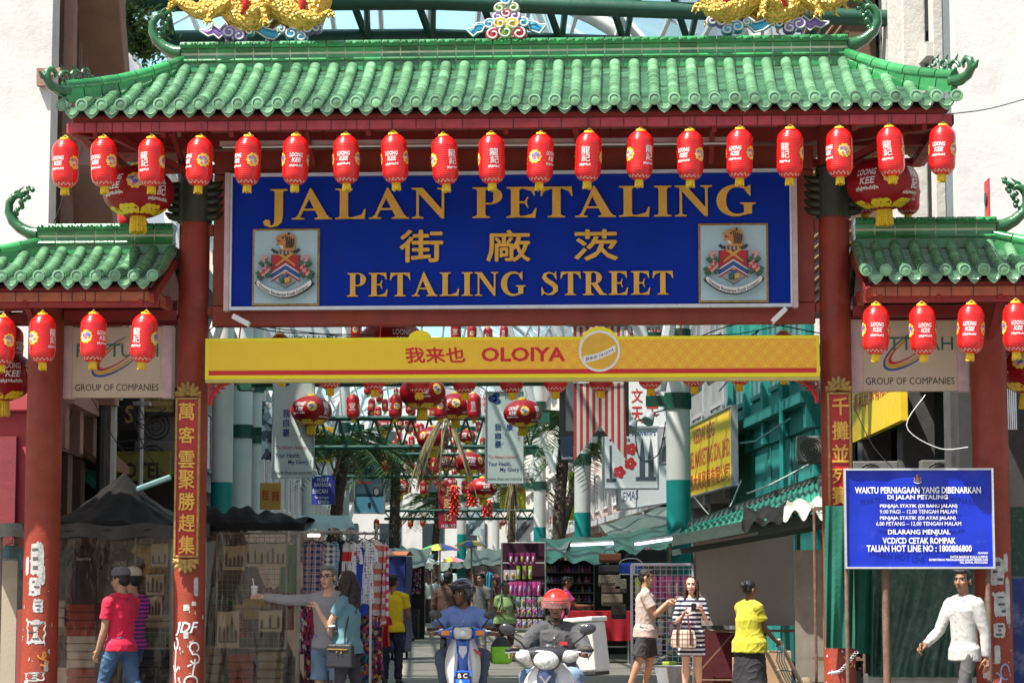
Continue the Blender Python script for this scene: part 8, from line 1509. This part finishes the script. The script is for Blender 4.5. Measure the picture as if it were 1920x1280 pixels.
# ---------------- scooters and riders ----------------
swhite=mat('scooter_white',(.74,.74,.72),.22,coat=.6,var=.04,bump=0);sblue=mat('scooter_blue',(.015,.10,.52),.25,coat=.6,var=.06,bump=0);snavy=mat('scooter_navy',(.03,.045,.11),.25,coat=.6,var=.06,bump=0);chrome=mat('chrome',(.7,.7,.7),.12,metal=1.,var=.03,bump=0);rubber=mat('rubber',(.018,.018,.018),.7,bump=.3);lens=mat('lamp_lens',(.50,.50,.48),.08,spec=.8,var=.55,scale=13,bump=.35,bscale=30,coat=.7);orange=mat('lens_orange',(.75,.22,.01),.15,coat=.5,var=.15,bump=.3);smoke=mat('smoke_plastic',(.03,.03,.035),.15,coat=.5)
def scooter(label,px,Y,rz,kind):
    """heads along -y; the front axle is at y=0"""
    b=P(px,1085,Y);t=empty('scooter',(b.x,Y,0),label,'scooter',rz=R(rz));old=kind=='old';main=sblue if old else snavy
    for y,nm in((0,'front_wheel'),(1.22,'rear_wheel')):
        q=MB();q.tube([(0,y+.255*math.cos(a_),.29+.255*math.sin(a_)) for a_ in [2*PI*i/36 for i in range(37)]],.04,10,up=V((1,0,0)));w_=q.build(nm,rubber,t,smooth=60)
        q=MB();q.tube([(0,y+.215*math.cos(a_),.29+.215*math.sin(a_)) for a_ in [2*PI*i/30 for i in range(31)]],.014,6,up=V((1,0,0)))
        for i in range(12): a_=PI*2*i/12;q.tube([(.0,y,.29),(0,y+.21*math.cos(a_),.29+.21*math.sin(a_))],.005,4)
        q.lathe([(.05,-.05),(.05,.05)],14,axis=(1,0,0),c=(0,y,.29));q.build('rim',chrome,w_,smooth=40)
    q=MB()
    def fen(u,v): a_=R(-35+165*u)-0;r=.315+.012;w_=.075*(1-.15*abs(2*u-1));x=(2*v-1)*w_;d=-.03*(2*v-1)**2;return (x,-math.cos(a_)*(r+d),.29+math.sin(a_)*(r+d))
    q.grid(fen,20,8);
    for s_ in(-1,1): q.bar((s_*.078,.04,.36),(s_*.078,-.10,.58),.03,.12)
    q.build('front_fender',main if old else swhite,t,smooth=60)
    q=MB()
    for s_ in(-1,1): q.tube([(s_*.085,0,.29),(s_*.085,.06,.5),(s_*.06,.16,.78)],.022,8)
    q.tube([(0,.16,.75),(0,.24,1.0)],.03,8);q.build('fork',chrome if not old else steel,t,smooth=60)
    # leg shields: two swept white panels with a coloured spine
    q=MB();top=.96 if old else .84;bot=.38;W_=.175 if old else .215
    for s_ in(-1,1):
        def f(u,v):
            z=bot+(top-bot)*v;w_=W_*(.62+.5*math.sin(PI*min(1,v*.85+.12)))*(1-.25*max(0,v-.8)*5*(.5));x=s_*(.045+(w_-.045)*u);y=.13+.11*(1-v)*.2+.10*v+.12*u*u-.03*math.sin(PI*u)
            return (x,y-.05*(1-v),z)
        q.grid(f,10,14);q.grid(lambda u,v:(f(u,v)[0],f(u,v)[1]+.02,f(u,v)[2]),10,14)
        q.add([f(1,j/14) for j in range(15)]+[(f(1,j/14)[0],f(1,j/14)[1]+.02,f(1,j/14)[2]) for j in range(15)],[(j,j+1,j+16,j+15) for j in range(14)])
    q.build('leg_shield',swhite,t,smooth=60)
    q=MB();q.rings([[(x*w_,y0+(.0 if abs(x)>.6 else -.03),z) for x in(-1,-.5,0,.5,1)]+[(w_,y0+.06,z),(-w_,y0+.06,z)] for z,w_,y0 in((.44,.05,.10),(.6,.055,.115),(.8,.065,.145),(.93,.075,.17))] if old else [[(x*w_,y0-(.05 if x==0 else .035 if abs(x)<.6 else 0),z) for x in(-1,-.5,0,.5,1)]+[(w_,y0+.06,z),(-w_,y0+.06,z)] for z,w_,y0 in((.42,.06,.08),(.6,.075,.09),(.74,.085,.11),(.82,.06,.14))],True);q.build('spine',main,t,smooth=50)
    q=MB()
    if old:
        q.prism([(-.04,.86),(.04,.86),(.045,.80),(0,.72),(-.045,.80)],.09,.11);q.build('badge',alu,t)
        q=MB();q.box((.16,.195,.80),(.09,.012,.02),ry=.5);q.box((.17,.192,.77),(.07,.012,.015),ry=.7);q.build('side_decal',mat('decal_red',(.5,.05,.04),.4),t)
        q=MB();q.box((0,-.325,.56),(.15,.008,.075));pl_=q.build('number_plate',black,t);q=MB();putt(q,'B C',(-.05,.535,.05,.585),y=-.331,bold=.02);q.build('lettering',white,pl_)
    else:
        q.prism([(-.055,.74),(0,.66),(.055,.74),(.035,.74),(0,.69),(-.035,.74)],.03,.06);q.build('badge',chrome,t)
        q=MB();q.box((.19,.17,.64),(.13,.01,.025),ry=-.5);q.box((.18,.165,.60),(.11,.01,.018),ry=-.45);q.build('side_decal',mat('decal_red',(.5,.05,.04),.4),t)
    # handlebar cowl
    hz=1.0 if old else .92;hy=.20
    q=MB();q.rings([[(x,hy+.09*math.cos(a_)*s_-.02,hz+.06*math.sin(a_)*s2) for a_ in [2*PI*j/16 for j in range(16)]] for x,s_,s2 in((-.27,.25,.3),(-.22,.5,.6),(-.11,1,1.1),(0,1.1,1.25),(.11,1,1.1),(.22,.5,.6),(.27,.25,.3))],True);q.build('handlebar_cowl',main if old else smoke,t,smooth=60)
    q=MB()
    if old:
        q.rings([[(.10*math.copysign(abs(math.cos(a_))**.45,math.cos(a_))*s_,y,hz-.0+.065*math.copysign(abs(math.sin(a_))**.45,math.sin(a_))*s_) for a_ in [2*PI*j/24 for j in range(24)]] for y,s_ in((hy-.09,1.05),(hy-.125,1.),(hy-.145,.8),(hy-.15,.3))],True);q.build('headlight',lens,t,smooth=50)
        q=MB();q.rings([[(.115*math.copysign(abs(math.cos(a_))**.45,math.cos(a_))*s_,y,hz+.078*math.copysign(abs(math.sin(a_))**.45,math.sin(a_))*s_) for a_ in [2*PI*j/24 for j in range(24)]] for y,s_ in((hy-.06,.95),(hy-.10,1.02),(hy-.122,1.0))],False);q.build('headlight_rim',main,t,smooth=50)
        for s_ in(-1,1): q=MB();q.box((s_*.185,hy-.07,hz+.0),(.10,.06,.055));q.build('indicator',orange,t,bevel=.014)
    else:
        q.ball((0,hy-.10,hz-.05),(.115,.06,.085),18,12);q.build('headlight',lens,t,smooth=180)
        q=MB();q.ball((0,hy-.07,hz-.045),(.135,.06,.10),18,12);q.build('headlight_rim',smoke,t,smooth=180)
        for s_ in(-1,1): q=MB();q.ball((s_*.2,hy-.06,hz-.03+.015),(.085,.045,.055),14,8);q.build('indicator',lens,t,smooth=180)
    q=MB();q.tube([(-.34,hy+.08,hz+.035),(-.2,hy+.03,hz+.03),(.2,hy+.03,hz+.03),(.34,hy+.08,hz+.035)],.014,8);q.build('handlebar',chrome,t,smooth=60)
    for s_ in(-1,1):
        q=MB();q.tube([(s_*.26,hy+.055,hz+.033),(s_*.38,hy+.095,hz+.036)],.019,10,round_=True);q.build('grip',rubber,t,smooth=60)
        q=MB();q.tube([(s_*.22,hy-.02,hz+.02),(s_*.30,hy-.04,hz+.02),(s_*.38,hy+.01,hz+.01)],.008,6,round_=True);q.build('brake_lever',chrome,t)
        mx,mz=(.30,.20) if old else (.36,.22);q=MB();q.tube([(s_*.2,hy+.03,hz+.04),(s_*.24,hy+.0,hz+.1),(s_*mx,hy-.02,hz+mz-.03)],.008,6);m_=q.build('mirror',black,t);q=MB();q.ball((s_*mx,hy-.02,hz+mz),(.075,.022,.048),14,8,rot=Matrix.Rotation(s_*-.25,3,'Y'));q.build('mirror_housing',smoke,m_,smooth=180)
    q=MB();q.rings([[(w_*math.cos(a_),y,z+h*math.sin(a_)) for a_ in [2*PI*j/16 for j in range(16)]] for y,w_,z,h in((.45,.05,.45,.06),(.62,.11,.55,.10),(.9,.14,.62,.12),(1.3,.13,.68,.11),(1.6,.07,.74,.06))],True);q.build('body',swhite if not old else sblue,t,smooth=60)
    q=MB();q.rings([[(w_*math.cos(a_),y,z+.05*math.sin(a_)) for a_ in [2*PI*j/16 for j in range(16)]] for y,w_,z in((.58,.06,.735),(.75,.12,.755),(1.1,.15,.765),(1.45,.12,.79),(1.52,.06,.79))],True);q.build('seat',rubber,t,smooth=60)
    q=MB();q.tube([(0,.35,.35),(0,.6,.32),(0,.95,.42)],.09,10);q.box((0,.62,.3),(.2,.32,.2));q.build('engine',steel,t,smooth=40,bevel=.01)
    q=MB();q.ball((0,hy-.145 if old else hy-.158,hz if old else hz-.05),(.035,.012,.03),10,7);q.build('bulb',white,t,smooth=180)
    q=MB();q.tube([(.13,.55,.22),(.15,.9,.24),(.17,1.5,.32)],[.025,.03,.045],10,round_=True);q.build('exhaust',chrome,t,smooth=60)
    q=MB();q.tube([(-.28,.62,.28),(.28,.62,.28)],.018,8);q.build('footpeg',rubber,t)
    return t
ride=lambda hz,dx,wr:dict(hipz=hz,lean=(0,-.10,1),leg_l=((.30,-.95,-.12),(-.02,.12,-1)),leg_r=((-.30,-.95,-.12),(.02,.12,-1)),foot_l=(.1,-1,0),foot_r=(-.1,-1,0))
def rider(sc_,label,dy,H,hz,skin,top,bottom,hair,gz,head=(0,0),beard=False,fat=1.):
    """sits on the scooter and reaches for the grips: solves the two arm bones"""
    p=sc_.location;rz=sc_.rotation_euler.z;L1,L2=.172*H,.148*H;pose=ride(hz,0,0);hip=V((0,0,hz));lean=V(pose['lean']).normalized();wS=.112*H*1.02
    for s_,n in((1,'l'),(-1,'r')):
        sh=hip+lean*.262*H+V((s_*wS,0,0));tg=V((s_*.325,.29-dy+.055,gz+.035));d=tg-sh;D=min(d.length,(L1+L2)*.985);d.normalize();a_=(L1*L1-L2*L2+D*D)/(2*D);h=math.sqrt(max(0,L1*L1-a_*a_));o=V((s_*.42,.3,-.9));o=(o-d*o.dot(d)).normalized();el=sh+d*a_+o*h
        pose['arm_'+n]=(tuple(el-sh),tuple(sh+d*D-el));pose['hand_'+n]=(-s_*.35,-1,-.25);pose['palm_'+n]=(0,-.3,-1);pose['curl_'+n]=1.35
        hj=hip+V((s_*.052*H,0,0));ft=V((s_*.19,.50-dy,.36));d=ft-hj;l1,l2=.243*H,.235*H;D=min(d.length,(l1+l2)*.98);d.normalize();a_=(l1*l1-l2*l2+D*D)/(2*D);h=math.sqrt(max(0,l1*l1-a_*a_));o=V((s_*.45,-1,.5));o=(o-d*o.dot(d)).normalized();kn=hj+d*a_+o*h;pose['leg_'+n]=(tuple(kn-hj),tuple(hj+d*D-kn))
    pose['head']=head;w_=Matrix.Rotation(rz,3,'Z')@V((0,dy,0))
    J=person(label,960,p.y+w_.y,math.degrees(rz),H,skin,top,bottom,hair,pose,beard=beard,fat=fat,voxel=.006);J['t'].location.x=p.x+w_.x;return J
s1=scooter('blue and white scooter with a square headlight ridden by the man in blue',868,.35,4,'old')
visor=mat('visor_dark',(.05,.05,.06),.1,coat=.6,alpha=.75);visr=mat('visor_clear',(.75,.35,.35),.08,coat=.5,alpha=.35)
rider(s1,'rider in blue work shirt and dark silver helmet looking left',.84,1.68,.735,A4,dict(mat=CT('work_blue',(.16,.25,.52)),sleeve=.72,hem=-.05,ease=.028,collar=True,wrinkle=.012),dict(kind='long',mat=mat('trousers_slate',(.075,.10,.15),.85,var=.15)),dict(kind='helmet',mat=mat('helmet_dark',(.05,.05,.065),.15,coat=.7,var=.1),visor=visor,visor_up=.8),1.0,head=(-48,-2))
t=empty('delivery_bag',P(950,1222,.95),'lime green and black bag hung on the side of the blue scooter','bag');q=MB();q.rings([[(x*s_,y*s_,z) for x,y in((-.17,-.12),(.17,-.12),(.2,0),(.17,.12),(-.17,.12),(-.2,0))] for z,s_ in((-.16,.8),(-.12,1),(.06,.95),(.15,.6),(.2,.3))],True);q.build('body',mat('bag_lime',(.22,.55,.02),.6,var=.15,bump=.3),t,bevel=.03);q=MB();q.rings([[(x*s_,y*s_,z) for x,y in((-.18,-.13),(.18,-.13),(.21,0),(.18,.13),(-.18,.13),(-.21,0))] for z,s_ in((.08,.92),(.16,.62),(.21,.34))],True);q.build('black_flap',black,t,bevel=.01)
t.location.x-=.06;t.scale=(.62,.62,.8)
s2=scooter('silver white scooter with big clear headlights ridden by the man in the red helmet',1021,-4.3,-6,'new')
J=rider(s2,'rider in dark grey polo and red helmet facing the camera',.80,1.58,.69,A3,dict(mat=CT('polo_charcoal',(.055,.056,.06)),sleeve=1.8,hem=-.04,ease=.028,collar=True,wrinkle=.012),dict(kind='long',mat=ltd),dict(kind='helmet',mat=mat('helmet_red',(.62,.02,.012),.15,coat=.8,var=.05,bump=0),visor=visr),.92,head=(4,6),beard=True,fat=1.05)
q=MB();q.box(J['at'](.2)+V((.085,-.158,0)),(.07,.006,.03));q.build('chest_patch',mat('patch_red',(.5,.02,.03),.6),J['t'])
t=empty('delivery_box',(0,0,0),'white delivery box with dark base on the back of the red helmet scooter','box');c=Matrix.Rotation(R(-6),3,'Z')@V((.22,1.42,0));t.location=(s2.location.x+c.x,s2.location.y+c.y,.70);t.rotation_euler=(0,R(-5),R(-24));q=MB();q.box((0,0,.25),(.29,.34,.46),tp=.93);q.build('tub',mat('box_white',(.62,.61,.57),.5,var=.12,dirt=((.3,.28,.24),.2,4)),t,bevel=.02);q=MB();q.box((0,0,.505),(.30,.35,.045));q.build('lid',MATS['box_white'],t,bevel=.012);q=MB();q.box((0,0,.0),(.27,.32,.035));q.build('base',rubber,t,bevel=.008)
bpy.data.scenes.remove(TS)
